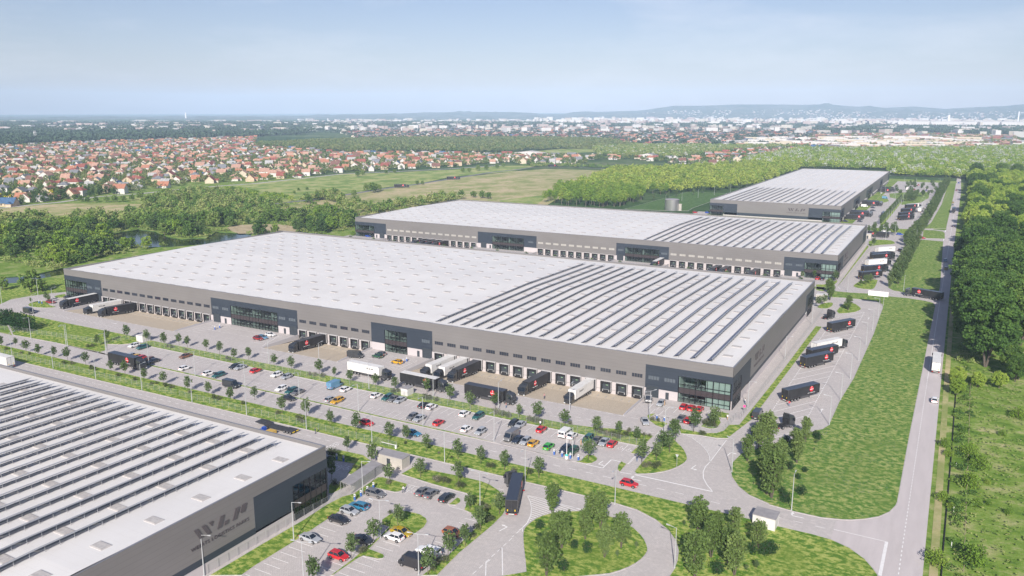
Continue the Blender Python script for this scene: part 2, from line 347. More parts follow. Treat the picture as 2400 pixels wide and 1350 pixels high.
bank('pond_bank', pond); bank('river_bank', river)
# wild grass between the site and the trees, and the strip right of the public road
sheet('wild_grass', [(-400, -200), (-357, -30), (-355, 0), (-354, 35), (-352, 60), (-346, 120), (-340, 210), (-335, 420), (-300, 445), (-140, 450), (-140, 940), (110, 940), (150, -200)], .02, 'wild', holes+[[p for p in river]] if False else holes)
sheet('riverside_grass', [(-1000, -300), (-330, -300), (-330, 430), (-700, 600), (-1100, 500)], .01, 'wild', [river, pond])
# paving of the park
pave = GP(1, (0, 870-10), (0, 690), (10, 618), (60, 580), (200, 545), (400, 515), (610, 490))
pave = [(-345, -200), (-345, -52.5), (-262, -52.5), (-308, -31), (-318, -25), (-323.5, -17), (-323, -9), (-320, 0), (-315, 8), (-312, 12), (-312, 150), (-318, 205), (-318, 352), (-150, 352), (-145, 420), (-146, 470), (-134, 470), (-134, 440), (-20, 440), (-20, 900), (36, 900), (36, 446), (44.6, 444), (44.9, 418), (44.9, 300), (45, 190), (45.2, 100), (46.3, -60), (46.7, -200)]
sheet('paving', pave, .045, 'paving', holes)
# public road on the right
sheet('public_road', [(46.6, -200), (45.2, 100), (44.7, 300), (44.2, 500), (44.2, 780), (43.6, 1050), (47.8, 1050), (50.6, 780), (50.7, 400), (51.2, 300), (52.1, 100), (53.6, -200)], .06, 'asphalt')
def strip(pts, w):
    """closed outline of a polyline of width w"""
    L, Rr = [], []
    for i, p in enumerate(pts):
        a = pts[max(i-1, 0)]; b = pts[min(i+1, len(pts)-1)]; d = math.hypot(b[0]-a[0], b[1]-a[1]) or 1; nx, ny = -(b[1]-a[1])/d*w/2, (b[0]-a[0])/d*w/2
        L.append((p[0]+nx, p[1]+ny)); Rr.append((p[0]-nx, p[1]-ny))
    return L+Rr[::-1]
# junction wedge of asphalt where the park road meets the public road
sheet('junction_asphalt', GP(14, (632, 838), (775, 836), (900, 828), (1040, 803), (1140, 758), (1190, 700), (1205, 640))+[(47.5, -50), (48, -150), (40, -150)]+GP(14, (1030, 1350), (980, 1280), (900, 1190), (760, 1090), (585, 1010)), .062, 'asphalt')
lowered = MB()
for k, (rng, y) in enumerate([(APR, -.05), (CAPR, 213.55)]):
    for a, b in rng:
        m_ = MB(); m_.quad((a, y-18.6, .02), (b, y-18.6, .02), (b, y-5, -1.25), (a, y-5, -1.25)); m_.quad((a, y-5, -1.25), (b, y-5, -1.25), (b, y+.3, -1.25), (a, y+.3, -1.25))
        m_.obj('dock_apron', ['apron_paving'], kind='structure')
        for x, s in ((a, -1), (b, 1)):                      # sloping retaining walls beside each apron
            w = MB(); x0, x1 = (x-.32, x) if s < 0 else (x, x+.32)
            w.loft([[(x0, y-18.9, .0), (x1, y-18.9, -.1), (x1, y-18.9, .35), (x0, y-18.9, .35)], [(x0, y-16, 0), (x1, y-16, -.4), (x1, y-16, .62), (x0, y-16, .62)], [(x0, y-.25, 0), (x1, y-.25, -1.3), (x1, y-.25, .62), (x0, y-.25, .62)]])
            side = 'left' if s < 0 else 'right'
            w.obj('retaining_wall', ['wall_concrete'], label=f"low concrete wall on the {side} edge of the {['leftmost', 'middle', 'rightmost'][rng.index((a, b))]} dock apron, {['central', 'second'][k]} warehouse", cat='wall', group='retaining walls beside the dock aprons')
# little drain and guide marks on the aprons
gm = MB()
for (rng, y) in ((APR, -.05), (CAPR, 213.55)):
    for (a, b), n in zip(rng, (14, 7, 15) if rng is APR else (14, 10, 12)):
        for i in range(n):
            for dx in (-1.35, 1.35):
                x = a+(b-a)*(i+.5)/n+dx; zz = -1.23+.0; gm.box(x-.07, y-4.4, -1.25, x+.07, y-2.6, -1.12)
gm.obj('wheel_guides', ['galvanised'], kind='structure')
# ---------------------------------------------------------------- lawns with kerbs
def lawn(pts, m='lawn', smooth=0, name='lawn', z=.12, kerb=True):
    if smooth: pts = chaikin(pts, smooth)
    if area(pts) < 0: pts = pts[::-1]
    b = MB(); n = len(pts)
    if kerb:
        inn = []
        for i in range(n):
            a, p, c = pts[i-1], pts[i], pts[(i+1) % n]
            d1 = (p[0]-a[0], p[1]-a[1]); d2 = (c[0]-p[0], c[1]-p[1]); l1 = math.hypot(*d1) or 1; l2 = math.hypot(*d2) or 1
            nx = -d1[1]/l1-d2[1]/l2; ny = d1[0]/l1+d2[0]/l2; l = math.hypot(nx, ny) or 1
            inn.append((p[0]+nx/l*.22, p[1]+ny/l*.22))
        for i in range(n):
            j = (i+1) % n; b.quad((*pts[i], 0), (*pts[j], 0), (*pts[j], z+.02), (*pts[i], z+.02), 1); b.quad((*pts[i], z+.02), (*pts[j], z+.02), (*inn[j], z+.02), (*inn[i], z+.02), 1)
            b.quad((*inn[i], z+.02), (*inn[j], z+.02), (*inn[j], z-.05), (*inn[i], z-.05), 1)
        pts = inn
    k = len(b.v); b.v += [(p[0], p[1], z) for p in pts]
    for tri in tessellate_polygon([[Vector((p[0], p[1], 0)) for p in pts]]):
        a, c, d = (Vector((*pts[i], 0)) for i in tri)
        if (c-a).cross(d-a).z < 0: tri = tri[::-1]
        b.f.append(tuple(k+i for i in tri)); b.m.append(0)
    return b.obj(name, [m, 'kerb'], kind='structure')
def rect(x0, y0, x1, y1): return [(x0, y0), (x1, y0), (x1, y1), (x0, y1)]
# strip between the main road and the car park, ending in the charger island
lawn([(-197, -53.1), (-197, -51.9), (-60, -52.6)]+GP(7, (0, 742), (150, 775), (380, 838), (480, 862), (600, 878), (640, 870), (668, 838), (700, 815), (770, 825), (800, 850), (795, 875), (740, 903), (690, 905), (600, 888))+[(-45, -53.7), (-100, -53.5)])
# median and lower right lawn
Lmed = [(-340, -62.4), (-150, -62.3), (-10, -62.5)]+GP(13, (1640, 685), (1850, 735), (1980, 765), (2180, 812), (2382, 862))+GP(14, (60, 882), (100, 889), (410, 960), (590, 1012), (760, 1090), (900, 1190), (980, 1280), (1030, 1350))+[(44, -110), (46.2, -150), (46.5, -199), (20, -199), (-2, -160)]+GP(13, (1460, 1350), (1500, 1290), (1530, 1210), (1542, 1120), (1520, 1030), (1450, 930), (1330, 830), (1160, 740), (965, 680), (670, 607), (370, 535), (130, 480))+[(-36, -70.2), (-100, -70.6), (-230, -71.5), (-340, -71.5)]
lawn(Lmed)
# verge between access road and car park
lawn([(-209.5, -37.2), (-209.5, -31.6), (-154, -31.8), (-70, -31.6), (-54.4, -32.2), (-36, -32.2)]+GP(7, (800, 568), (900, 572), (1000, 580), (1110, 600), (1320, 645), (1215, 745), (1100, 722))+[(-36.6, -37.7), (-100, -37.7)])
# left lawn between loop road and main road
lawn([(-262, -52.3), (-305, -30.8), (-290.8, -30.2), (-262, -30.9), (-226.7, -30.9), (-215, -31), (-211, -37), (-214, -41), (-219, -43), (-212, -48)]+GP(1, (940, 1052), (1085, 1105), (965, 1066), (500, 965)))
lawn(GP(1, (255, 610), (300, 590), (370, 578), (480, 582), (440, 610), (540, 636), (450, 645), (330, 640), (270, 630)), smooth=1)
lawn(GP(1, (490, 542), (540, 522), (612, 512), (618, 535), (600, 548), (540, 552)), smooth=1)
lawn([(-345, -50), (-326, -22), (-326, -5), (-318, 9), (-315, 14), (-314, 60), (-344, 62), (-351, 20), (-353, -12)], kerb=False)
# round the foreground warehouse
lawn(GP(12, (655, 240), (680, 192), (790, 180), (1000, 225), (1145, 330), (1085, 345), (945, 425), (848, 400), (912, 312), (700, 275)))
lawn(GP(12, (668, 590), (672, 510), (700, 482), (760, 495), (835, 525), (710, 590)))
lawn(GP(12, (905, 585), (1130, 432), (1180, 430), (1415, 495), (1398, 530), (1370, 555), (1330, 572), (1290, 575), (1200, 556), (1110, 535), (1075, 545), (1040, 580), (370, 1030), (0, 1258))+GP(11, (2250, 1350), (1945, 1350), (2382, 1085))+GP(12, (445, 825), (650, 690), (800, 612)))
lawn(GP(12, (1345, 405), (1465, 335), (1900, 420), (2090, 465), (2180, 500), (2270, 560), (2330, 640), (2340, 720), (2300, 790), (2200, 890), (1900, 1140), (1690, 1350), (1540, 1350), (1780, 1160), (1990, 950), (2045, 900), (2062, 830), (2020, 780), (1930, 740), (1960, 650), (1985, 600), (1950, 585), (1640, 500)))
lawn(GP(12, (1165, 830), (1250, 770), (1400, 745), (1530, 775), (1590, 815), (1600, 850), (1570, 900), (1470, 970), (1262, 912), (1190, 975), (1060, 1100), (1190, 1148), (1203, 1170), (1185, 1192), (1130, 1198), (1000, 1170), (960, 1188), (720, 1350), (690, 1350), (900, 1190), (1010, 1090), (1150, 980), (1230, 900), (1165, 875)))
lawn(GP(12, (1785, 690), (1870, 620), (1900, 628), (1912, 648), (1905, 670), (1860, 695)))
# roundabout islands
lawn(GP(13, (95, 935), (130, 880), (240, 800), (400, 757), (600, 745), (700, 752), (900, 785), (1110, 880), (1220, 980), (1270, 1080), (1265, 1140), (1190, 1220), (1060, 1290), (860, 1350))+[(-19, -112), (-24, -118), (-30, -116)]+GP(13, (130, 1350), (115, 1200), (98, 1060)), smooth=1)
lawn(GP(7, (1115, 1000), (1190, 905), (1300, 775), (1400, 670), (1480, 640), (1540, 705), (1600, 760), (1638, 840), (1630, 880), (1560, 930), (1440, 975), (1280, 1000)), smooth=1)
lawn(GP(7, (1150, 755), (1205, 760), (1150, 815), (1100, 805))); lawn(GP(7, (1015, 880), (1072, 905), (1005, 980), (975, 960), (980, 920)))
lawn(GP(7, (1250, 460), (1270, 440), (1340, 435), (1290, 470), (1330, 500), (1420, 515), (1455, 530), (1400, 572), (1330, 545), (1270, 500)))
lawn(GP(31, (950, 1150), (1020, 1080), (1090, 990), (1160, 900), (1280, 915), (1420, 945), (1380, 1020), (1250, 1010), (1290, 1090), (1220, 1180), (1100, 1190)))
lawn(GP(31, (610, 1175), (760, 1200), (1000, 1250), (1200, 1250), (1320, 1210), (1400, 1120))+[(4.6, -10), (5.4, 40), (5.6, 90), (5.8, 112), (8.3, 112), (8.0, 80), (7.6, 40), (7.0, -5)]+GP(31, (1390, 1340), (1200, 1335), (940, 1290), (640, 1262)))
lawn(GP(4, (610, 700), (700, 592), (800, 595), (865, 640), (870, 660), (800, 690)), smooth=1); lawn(GP(4, (440, 640), (500, 600), (580, 590), (615, 600), (590, 640), (520, 655)), smooth=1)
# big flowering meadow beside the public road
lawn(GP(4, (600, 485), (760, 500), (1000, 513), (1120, 535), (1300, 552), (1460, 577), (1540, 597), (1560, 625), (1500, 930))+GP(8, (1320, 650), (1210, 1260))+GP(14, (1195, 700), (1140, 757), (1040, 802), (900, 827), (775, 834), (700, 832), (500, 813), (250, 758), (0, 688))+GP(13, (2382, 680), (2200, 600), (2100, 520), (2040, 430), (2025, 360), (2050, 290), (2130, 210), (2250, 178))+[(13, -22), (20, -14)]+GP(8, (430, 592), (500, 580), (560, 542), (660, 320))+[(27.2, 48), (27.3, 110)]+GP(4, (1035, 720), (1065, 640), (1060, 610), (1000, 582), (880, 567), (700, 550), (600, 547), (560, 520)), m='meadow')
# lots by the second warehouse
lawn(GP(4, (1115, 455), (1160, 482), (1370, 518), (1560, 522), (1598, 480), (1605, 440), (1632, 25), (1440, 8), (1330, 20), (1200, 250), (1130, 350)), m='meadow')
lawn(GP(4, (640, 450), (925, 60), (940, 75), (665, 430)))
lawn(GP(4, (785, 435), (850, 395), (1030, 370), (1010, 430), (985, 472), (900, 470), (810, 455)), smooth=1)
lawn(GP(4, (445, 425), (520, 425), (600, 400), (640, 385), (650, 400), (600, 450), (510, 490), (445, 480)))
lawn(rect(-318, 186, -2, 192)); lawn(GP(32, (1780, 1055), (2145, 1050), (2276, 480), (2185, 472), (1900, 960)), m='meadow')
lawn(GP(32, (1780, 1075), (1960, 1080), (2090, 1098), (2125, 1125), (2125, 1215), (1770, 1205)), m='meadow')
lawn(GP(32, (905, 1040), (1240, 1045), (1480, 1060), (1600, 1062), (1620, 1150), (1470, 1170), (1380, 1120), (900, 1090))); lawn(GP(32, (915, 1225), (1260, 1232), (1340, 1270), (1330, 1300), (1060, 1315), (910, 1345)), smooth=1)
lawn([(-20.5, 585), (-9, 640), (-17, 702), (-22, 690)]); lawn(GP(32, (1240, 500), (1600, 470), (1880, 478), (1870, 570), (1750, 640), (1600, 660), (1430, 680), (1440, 600), (1250, 560)), m='meadow')
lawn([(-.8, 452), (1.8, 452), (2.6, 660), (.2, 660)]); lawn([(-20, 905), (45, 905), (45, 925), (-20, 925)])
lawn(GP(23, (1050, 992), (1330, 915), (1640, 832), (2000, 846), (1840, 928), (1680, 985), (1640, 1010), (1420, 1008)), m='deep_green', name='sports_lawn')
# ---------------------------------------------------------------- fields, tracks and roads beyond
def field(name, m, z, *p): return sheet(name, [up(*q) for q in p], z, m)
field('tan_field', 'field_tan', .05, (-60, 492), (0, 487), (60, 482), (140, 478), (240, 476), (330, 478), (345, 490), (300, 503), (240, 507), (150, 505), (60, 510), (-60, 520))
field('green_field', 'field_green', .05, (340, 480), (290, 462), (370, 452), (480, 440), (600, 430), (800, 408), (930, 404), (1050, 398), (1180, 388), (1260, 388), (1200, 402), (1060, 414), (975, 432), (870, 442), (700, 470), (600, 485), (460, 470))
field('moor_field', 'field_tan', .05, (640, 492), (760, 462), (880, 444), (985, 432), (1080, 416), (1200, 402), (1280, 396), (1440, 400), (1560, 408), (1420, 440), (1300, 470), (1250, 500), (1000, 500), (760, 510))
field('clearing', 'field_green', .05, (1190, 362), (1280, 352), (1370, 344), (1430, 348), (1400, 356), (1260, 362))
field('reed_bed', 'reed', .07, (525, 535), (560, 527), (650, 525), (700, 532), (690, 545), (560, 548)); field('bright_meadow', 'field_green', .06, (1170, 470), (1290, 455), (1260, 478), (1180, 490))
sheet('country_road', strip([up(*q) for q in ((560, 489), (605, 484), (640, 478), (715, 470), (815, 456), (895, 443), (970, 433), (1065, 418), (1150, 404), (1200, 399), (1250, 392), (1340, 392), (1420, 396), (1520, 399), (1640, 392))], 7), .09, 'dark_asphalt')
sheet('village_street', strip([up(*q) for q in ((-40, 492), (40, 484), (140, 474), (230, 461), (330, 454), (460, 440), (600, 430), (800, 408), (930, 402), (1050, 396), (1180, 387))], 6), .08, 'paving')
sheet('country_road', strip([(47, 1000), (-10, 1003), (-80, 990)], 5), .1, 'paving')
sheet('dry_verge', strip([(55.1, -140), (54.4, -20), (53.9, 60), (53.2, 200)], 1.5), .07, 'field_tan')
sheet('concrete_yard', [up(*q) for q in ((2352, 441), (2460, 445), (2480, 458), (2375, 456))], .06, 'paving'); sheet('concrete_yard', strip([up(2305, 427), up(2345, 428), up(2450, 432)], 7), .07, 'paving')
# ---------------------------------------------------------------- painted markings
mk = MB(); MZ = .075
def line(p, q, w=.15, z=None):
    z = MZ if z is None else z; d = math.hypot(q[0]-p[0], q[1]-p[1]) or 1; nx, ny = -(q[1]-p[1])/d*w/2, (q[0]-p[0])/d*w/2
    mk.quad((p[0]-nx, p[1]-ny, z), (q[0]-nx, q[1]-ny, z), (q[0]+nx, q[1]+ny, z), (p[0]+nx, p[1]+ny, z))
def path(pts, w=.15, z=None):
    for a, b in zip(pts, pts[1:]): line(a, b, w, z)
def dash(p, q, on=2., off=2., w=.15, z=None):
    L = math.hypot(q[0]-p[0], q[1]-p[1]); t = 0
    while t < L:
        a, b = t/L, min(t+on, L)/L; line((p[0]+(q[0]-p[0])*a, p[1]+(q[1]-p[1])*a), (p[0]+(q[0]-p[0])*b, p[1]+(q[1]-p[1])*b), w, z); t += on+off
def arrow(x, y, a, turn=0, s=1., z=None):
    z = MZ if z is None else z; ca, sa = math.cos(a), math.sin(a)
    def T(u, v): return (x+(u*ca-v*sa)*s, y+(u*sa+v*ca)*s, z)
    if turn == 0: mk.quad(T(-2, -.12), T(.6, -.12), T(.6, .12), T(-2, .12)); mk.poly([T(.6, -.45), T(2, 0), T(.6, .45)])
    else:
        k = turn; mk.quad(T(-2, -.14), T(.4, -.14), T(.4, .14), T(-2, .14)); mk.quad(T(.4, -.14), T(.75, -.14*1), T(.75, .9*k), T(.4, .9*k)); mk.poly([T(.1, .9*k), T(1.05, .9*k), T(.57, 1.8*k)])
dash((-262, -58.8), (6, -58.4), 2, 2.4, .16); dash(G(13, 1850, 660), G(14, 560, 915), 2, 2.4, .16)
dash((-262, -66.9+0), (-262, -66.8), 1, 1); dash((-235, -73.4), (-83, -73.4), 1.6, 1.6, .16)
for k in range(3): dash((-84+.7*k, -73.8-.2), (-84+.7*k-.5, -79.8), .7, .5, .3)
dash((-281, -18.9), (-212, -18.9), 2, 1.8, .17); dash((-165, -18.9), (-130, -18.9), 2, 1.8, .17); dash((-103, -18.9), (-13, -19.4), 2, 1.8, .17)
dash((-310, -24.8), (-52, -25.4), 1.5, 1.5, .14); dash((-310, -26.2), (-15, -26.4), 1.5, 1.5, .14); dash((-318, -22), (-300, -20.5), 1.2, 1, .14)
arrow(-244, -22, 0); arrow(-160, -22.5, 0); arrow(-64, -22, 0)
dash((-52, -29.6), (-13.5, -27), 2, 2, .14)
# public road centre line, kerb lines of the lot
dash((49.6, -170), (48.9, -60), .9, .9, .2); dash((48.9, -60), (48.4, 60), .9, .9, .17); line((48.4, 60), (47.7, 400), .17); line((47.7, 400), (47.4, 780), .17)
path(GP(14, (610, 918), (1115, 1037)), .18, .08); path(GP(14, (1103, 1037), (1040, 1350)), .62, .08)
# car park bays, two rows
x = -197.0
while x < -14.5:
    if x > -206: line((x, -38.0), (x, -42.8), .13)
    if x < -31 and x > -195: line((x, -47.8), (x, -52.2), .13)
    x += 2.5
line((-205, -37.95), (-14, -37.95), .13)
# angled lorry bays
dash((10.4, -24), (10.4, 133), .9, .8, .26); dash((20.3, -12), (20.3, 147), .9, .8, .26)
y = -22.5
while y < 134:
    line((10.4, y), (20.3, y+16.2), .2); y += 6.62
line((10.4, 133), (20.3, 147), .15)
for (i, a, b) in ((8, 498, 408), (4, 935, 742)): q = G(i, a, b); arrow(q[0], q[1], R(90))
for y0, n in ((228, 14),):                                 # second warehouse lot
    for k in range(n): line((10.6, y0+k*6.6), (20.6, y0+k*6.6+13), .2)
line((20.6, 235), (20.6, 335), .2); line((10.6, 232), (10.6, 330), .2); q = G(4, 1075, 405); arrow(q[0], q[1], R(90)); q = G(4, 880, 208); arrow(q[0], q[1], R(270))
for k in range(22): line((7.5, 470+k*6.6), (17, 470+k*6.6+13), .2)
line((-3, 470), (-3, 660), .25); line((20, 480), (20, 660), .2)
# give-way hatch and loop lines by the middle warehouse corner
def hatch(poly, sp, ang, w):
    ca, sa = math.cos(ang), math.sin(ang); us = [p[0]*ca+p[1]*sa for p in poly]; vs = [-p[0]*sa+p[1]*ca for p in poly]; v = min(vs)+sp/2
    while v < max(vs):
        xs = []
        for i in range(len(poly)):
            j = (i+1) % len(poly)
            if (vs[i] > v) != (vs[j] > v): xs.append(us[i]+(us[j]-us[i])*(v-vs[i])/(vs[j]-vs[i]))
        xs.sort()
        for a, b in zip(xs[::2], xs[1::2]): line((a*ca-v*sa, a*sa+v*ca), (b*ca-v*sa, b*sa+v*ca), w)
        v += sp
h1 = GP(7, (1580, 622), (1680, 665), (1760, 725), (1815, 785), (1838, 835), (1843, 885), (1900, 790), (1992, 685), (1850, 672), (1700, 640)); hatch(h1, .75, R(-3), .2)
path(GP(7, (1500, 600), (1580, 622), (1680, 665), (1760, 725), (1815, 785), (1838, 835), (1843, 885)), .2); path(GP(7, (1995, 683), (1843, 885), (1800, 930), (1778, 980), (1782, 1040), (1815, 1100), (1868, 1163)), .22)
path(GP(7, (1140, 1005), (1868, 1163)), .42); path(GP(7, (690, 910), (843, 943), (925, 865), (1012, 885)), .3); path(GP(7, (1005, 982), (1112, 1000)), .25)
q = G(7, 1130, 1048); arrow(q[0], q[1], R(180), -1); q = G(7, 815, 900); arrow(q[0], q[1], R(-95), 1, .9); q = G(7, 1678, 940); arrow(q[0], q[1], R(-100), 1, .9); q = G(7, 2030, 805); arrow(q[0], q[1], R(82), -1, .9); q = G(14, 245, 795); arrow(q[0], q[1], R(180), -1)
for e0, e1 in (((1080, 905), (1160, 822)), ((1335, 640), (1405, 580)), ((1430, 640), (1475, 600))): dash(G(7, *e0), G(7, *e1), .45, .35, .5)
path(GP(7, (1325, 655), (1390, 668)), .2); path(GP(7, (1405, 582), (1475, 600)), .2)
# forecourts
line((-22, -1.6-4), (-6, -1.6-4), .15); line((-19, -13.5), (-4, -13.5), .15)
for k in range(7): line((-21.5+2.5*k, -5.6), (-21.5+2.5*k, -10.2), .14)
for k in range(6): line((-19.5+2.5*k, -13.4), (-19.5+2.5*k, -9.6-.0), .14) if k not in (2, 3) else None
for (xa, xb) in ((-207, -170), (-127, -107)):
    path([(xa, -5), (xb, -4.4), (xb, -15.5)], .16); dash((xa, -10), (xb, -10.3), 1.6, 1.4, .14); line((xa-1, -4.6), (xa-1, -16.5), .18)
    for k in range(5): line((xa+.8, -5.4-2.4*k), (xa+5.2, -5.4-2.4*k), .14); line((xb-.6, -5.6-2.3*k), (xb-5, -5.6-2.3*k), .14)
dash((-172, -3.6), (-167.5, -16.5), .7, .5, .4); dash((-131.5, -4), (-127.5, -17), .7, .5, .4)
path([(-300, -9), (-284, -9)], .14); [line((-298+2.5*k, -4.5), (-298+2.5*k, -9), .13) for k in range(6)]
# foreground car park
y = -127.5-2.25*5
for k in range(18):
    yy = -138.8+2.26*k
    if yy < -100: line((-57.6, yy), (-53.4, yy), .14)
for k in range(13):
    yy = -131.9+2.2*k
    if yy < -112.5 or k in (): line((-47.4, yy), (-43.4, yy), .14); 
    if yy < -106.5: line((-42.7, yy), (-38.5, yy), .14)
for k in range(9): line((-33.4, -109.3+2.2*k), (-29.3, -109.3+2.2*k), .14)
path(GP(12, (1420, 503), (1865, 612)), .14)
for a in ((1485, 515), (1570, 535), (1640, 555), (1710, 575), (1780, 595)): q = G(12, *a); line(q, (q[0], q[1]-4.2), .14)
path(GP(12, (1795, 703), (1928, 738)), .14)
for a in ((700, 275), (780, 292), (850, 315)): q = G(12, *a); line(q, (q[0], q[1]-4), .13)
def ring(x, y, r=.75, w=.14):
    for k in range(12): a, b = 2*math.pi*k/12, 2*math.pi*(k+1)/12; line((x+r*math.cos(a), y+r*math.sin(a)), (x+r*math.cos(b), y+r*math.sin(b)), w)
for i, a, b in ((12, 715, 318), (12, 772, 333), (12, 1052, 652), (12, 1175, 575), (7, 410, 792), (7, 630, 840), (7, 1350, 468), (7, 1423, 482), (2, 1405, 1125)): q = G(i, a, b); ring(*q); line((q[0]-.3, q[1]), (q[0]+.35, q[1]), .25)
def wheelchair(x, y):
    ring(x, y-.25, .6, .13); line((x, y-.2), (x-.1, y+.8), .16); line((x-.05, y+.35), (x+.6, y+.3), .14); line((x+.55, y+.2), (x+.95, y-.5), .14); ring(x-.12, y+1.1, .16, .2)
for i, a, b in ((12, 840, 350), (12, 1412, 543), (12, 1472, 566), (7, 1010, 757), (7, 1085, 775), (7, 1818, 425)): wheelchair(*G(i, a, b))
path(GP(13, (0, 1080), (0, 1080))); h2 = GP(13, (140, 600), (170, 660), (183, 720), (175, 790), (150, 860), (240, 800), (400, 757), (600, 745), (690, 745), (480, 690), (300, 640)); hatch(h2, .8, R(-8), .22)
path(GP(13, (140, 600), (170, 660), (183, 720), (175, 790), (140, 860), (95, 905), (70, 925)), .25); path(GP(13, (140, 600), (300, 638), (480, 690), (700, 745)), .2)
dash(G(12, 2382, 1000), G(12, 2000, 1350), 1.3, 1., .15); path(GP(12, (2290, 1090), (2295, 1350)), .2); path(GP(12, (2140, 1230), (2137, 1350)), .2); path(GP(12, (2140, 1230), (2180, 1200)), .2); path(GP(12, (2265, 1105), (2290, 1088)), .2); dash(G(12, 2170, 515), G(12, 2330, 560), 1.4, 1.2, .15); dash(G(13, 70, 930), G(13, 0, 990), 1.3, 1, .15)
q = G(12, 2320, 905); arrow(q[0], q[1], R(75), 1, .9); path(GP(13, (95, 905), (98, 940)), .2)
for i, a, b in ((24, 1648, 1208), (24, 1632, 1288)): q = G(i, a, b); line(q, (q[0]+.0, q[1]+12), .7)
path(GP(4, (650, 445), (670, 465), (760, 478)), .25); dash(G(4, 830, 497), G(4, 920, 505), 2, 1); dash(G(4, 1140, 508), G(4, 1230, 520), 2, 1, .3)
mk.obj('road_markings', ['white_paint'], kind='structure')
# ================================================================ WAREHOUSES
def text_mesh(s, size, mname, extr=.03, sp=1.0):
    cu = bpy.data.curves.new('lettering', 'FONT'); cu.body = s; cu.size = size; cu.extrude = extr; cu.space_character = sp; cu.align_x = 'CENTER'
    o = bpy.data.objects.new('lettering', cu); COL.objects.link(o); me = bpy.data.meshes.new_from_object(o)
    bpy.data.objects.remove(o); bpy.data.curves.remove(cu); me.materials.clear(); me.materials.append(MATS[mname]); return me
mat('sign_dark', (.085, .075, .08), .5); mat('logo_red', (.75, .012, .03), .45); mat('logo_white', (.85, .85, .85), .5); mat('logo_black', (.05, .05, .055), .5)
WLP = [[(0, 2.1), (.9, 2.1), (1.95, 0), (1.1, 0)], [(1.75, 2.1), (2.65, 2.1), (3.75, 0), (2.9, 0)], [(3.4, 2.1), (4.4, 2.1), (4.0, 1.25)],
       [(6.1, 2.1), (7.1, 2.1), (6.15, 0), (5.1, 0)], [(7.0, .7), (8.05, .7), (7.7, 0), (6.85, 0)],
       [(9.8, 2.1), (10.85, 2.1), (9.85, 0), (8.8, 0)], [(11.4, 2.1), (12.65, 2.1), (12.05, .6), (11.1, .6), (10.85, .95)]]
def wlp_mesh(k, t, mname):
    """three slanted letters in the x-z plane facing -y, width 13.1*k"""
    b = MB()
    for p in WLP:
        n = len(p); b.loft([[((u-6.33)*k, -t, v*k) for u, v in p], [((u-6.33)*k, 0, v*k) for u, v in p]])
    return b.mesh('logo', [mname])
# loading dock, built once: shelter facing -y, origin at floor level under the door
dk = MB(); dk.box(-1.75, -.65, -.75, -1.3, .12, 2.75, 0).box(1.3, -.65, -.75, 1.75, .12, 2.75, 0).box(-1.3, -.65, 2.15, 1.3, .12, 2.75, 0)
dk.box(-1.82, -.72, 2.75, 1.82, .12, 2.86, 1).box(1.75, -.72, -.55, 1.84, -.5, 2.75, 1).box(-1.84, -.72, 2.3, -1.75, -.5, 2.75, 1).box(-1.3, -.3, -1.2, 1.3, .1, -.02, 0)
dk.box(-1.2, -.5, -.55, -.9, -.3, -.1, 2).box(.9, -.5, -.55, 1.2, -.3, -.1, 2).box(-1.28, -.35, -.05, 1.28, .1, .0, 2)
DOCK = dk.mesh('loading_dock', ['black_rubber', mat('dock_trim', (.55, .54, .54), .5), 'galvanised'])
dd = MB(); dd.box(-1.3, -.02, 0, 1.3, .1, 2.15, 0)
for z in (.55, 1.1, 1.65): dd.box(-1.3, -.035, z-.015, 1.3, -.02, z+.015, 1)
dd.box(-.1, -.045, 1.3, .55, -.02, 1.5, 2); DDOOR = dd.mesh('dock_door', ['door_dark', 'black_rubber', 'green_label'])
def wind(mname):
    b = MB()
    for k in range(4): b.box(-1.65+.86*k, -.2, -.55, -1.65+.86*k+.72, .02, .55, 0)
    return b.mesh('window', [mname])
WDARK, WPALE, WSLATE = wind('window_glass'), wind('window_pale'), wind('window_slate')
sk = MB(); sk.box(-1.5, -1.0, 0, 1.5, 1.0, .14, 0).box(-1.35, -.85, .14, 1.35, .85, .2, 1); SKY = sk.mesh('skylight', ['skylight_frame', 'skylight_dome'])
def child(name, me, parent, loc=(0, 0, 0), rz=0, sc=(1, 1, 1), **tg):
    o = bpy.data.objects.new(name, me); COL.objects.link(o); o.parent = parent; o.location = loc; o.rotation_euler = (0, 0, rz); o.scale = sc; return tag(o, **tg)
class Face:
    """facade frame: u along the wall, w up, off outwards"""
    def __init__(s, kind, pos): s.k = kind; s.p = pos
    def at(s, u, w, off=0.): return (u, s.p-off, w) if s.k == 'front' else (s.p+off, u, w)
    def fn(s, off): return lambda u, w: s.at(u, w, off)
    def rz(s): return 0 if s.k == 'front' else R(90)
    def box(s, b, u0, u1, w0, w1, o0, o1, mi=0):
        if s.k == 'front': b.box(u0, s.p-o1, w0, u1, s.p-o0, w1, mi)
        else: b.box(s.p+o0, u0, w0, s.p+o1, u1, w1, mi)
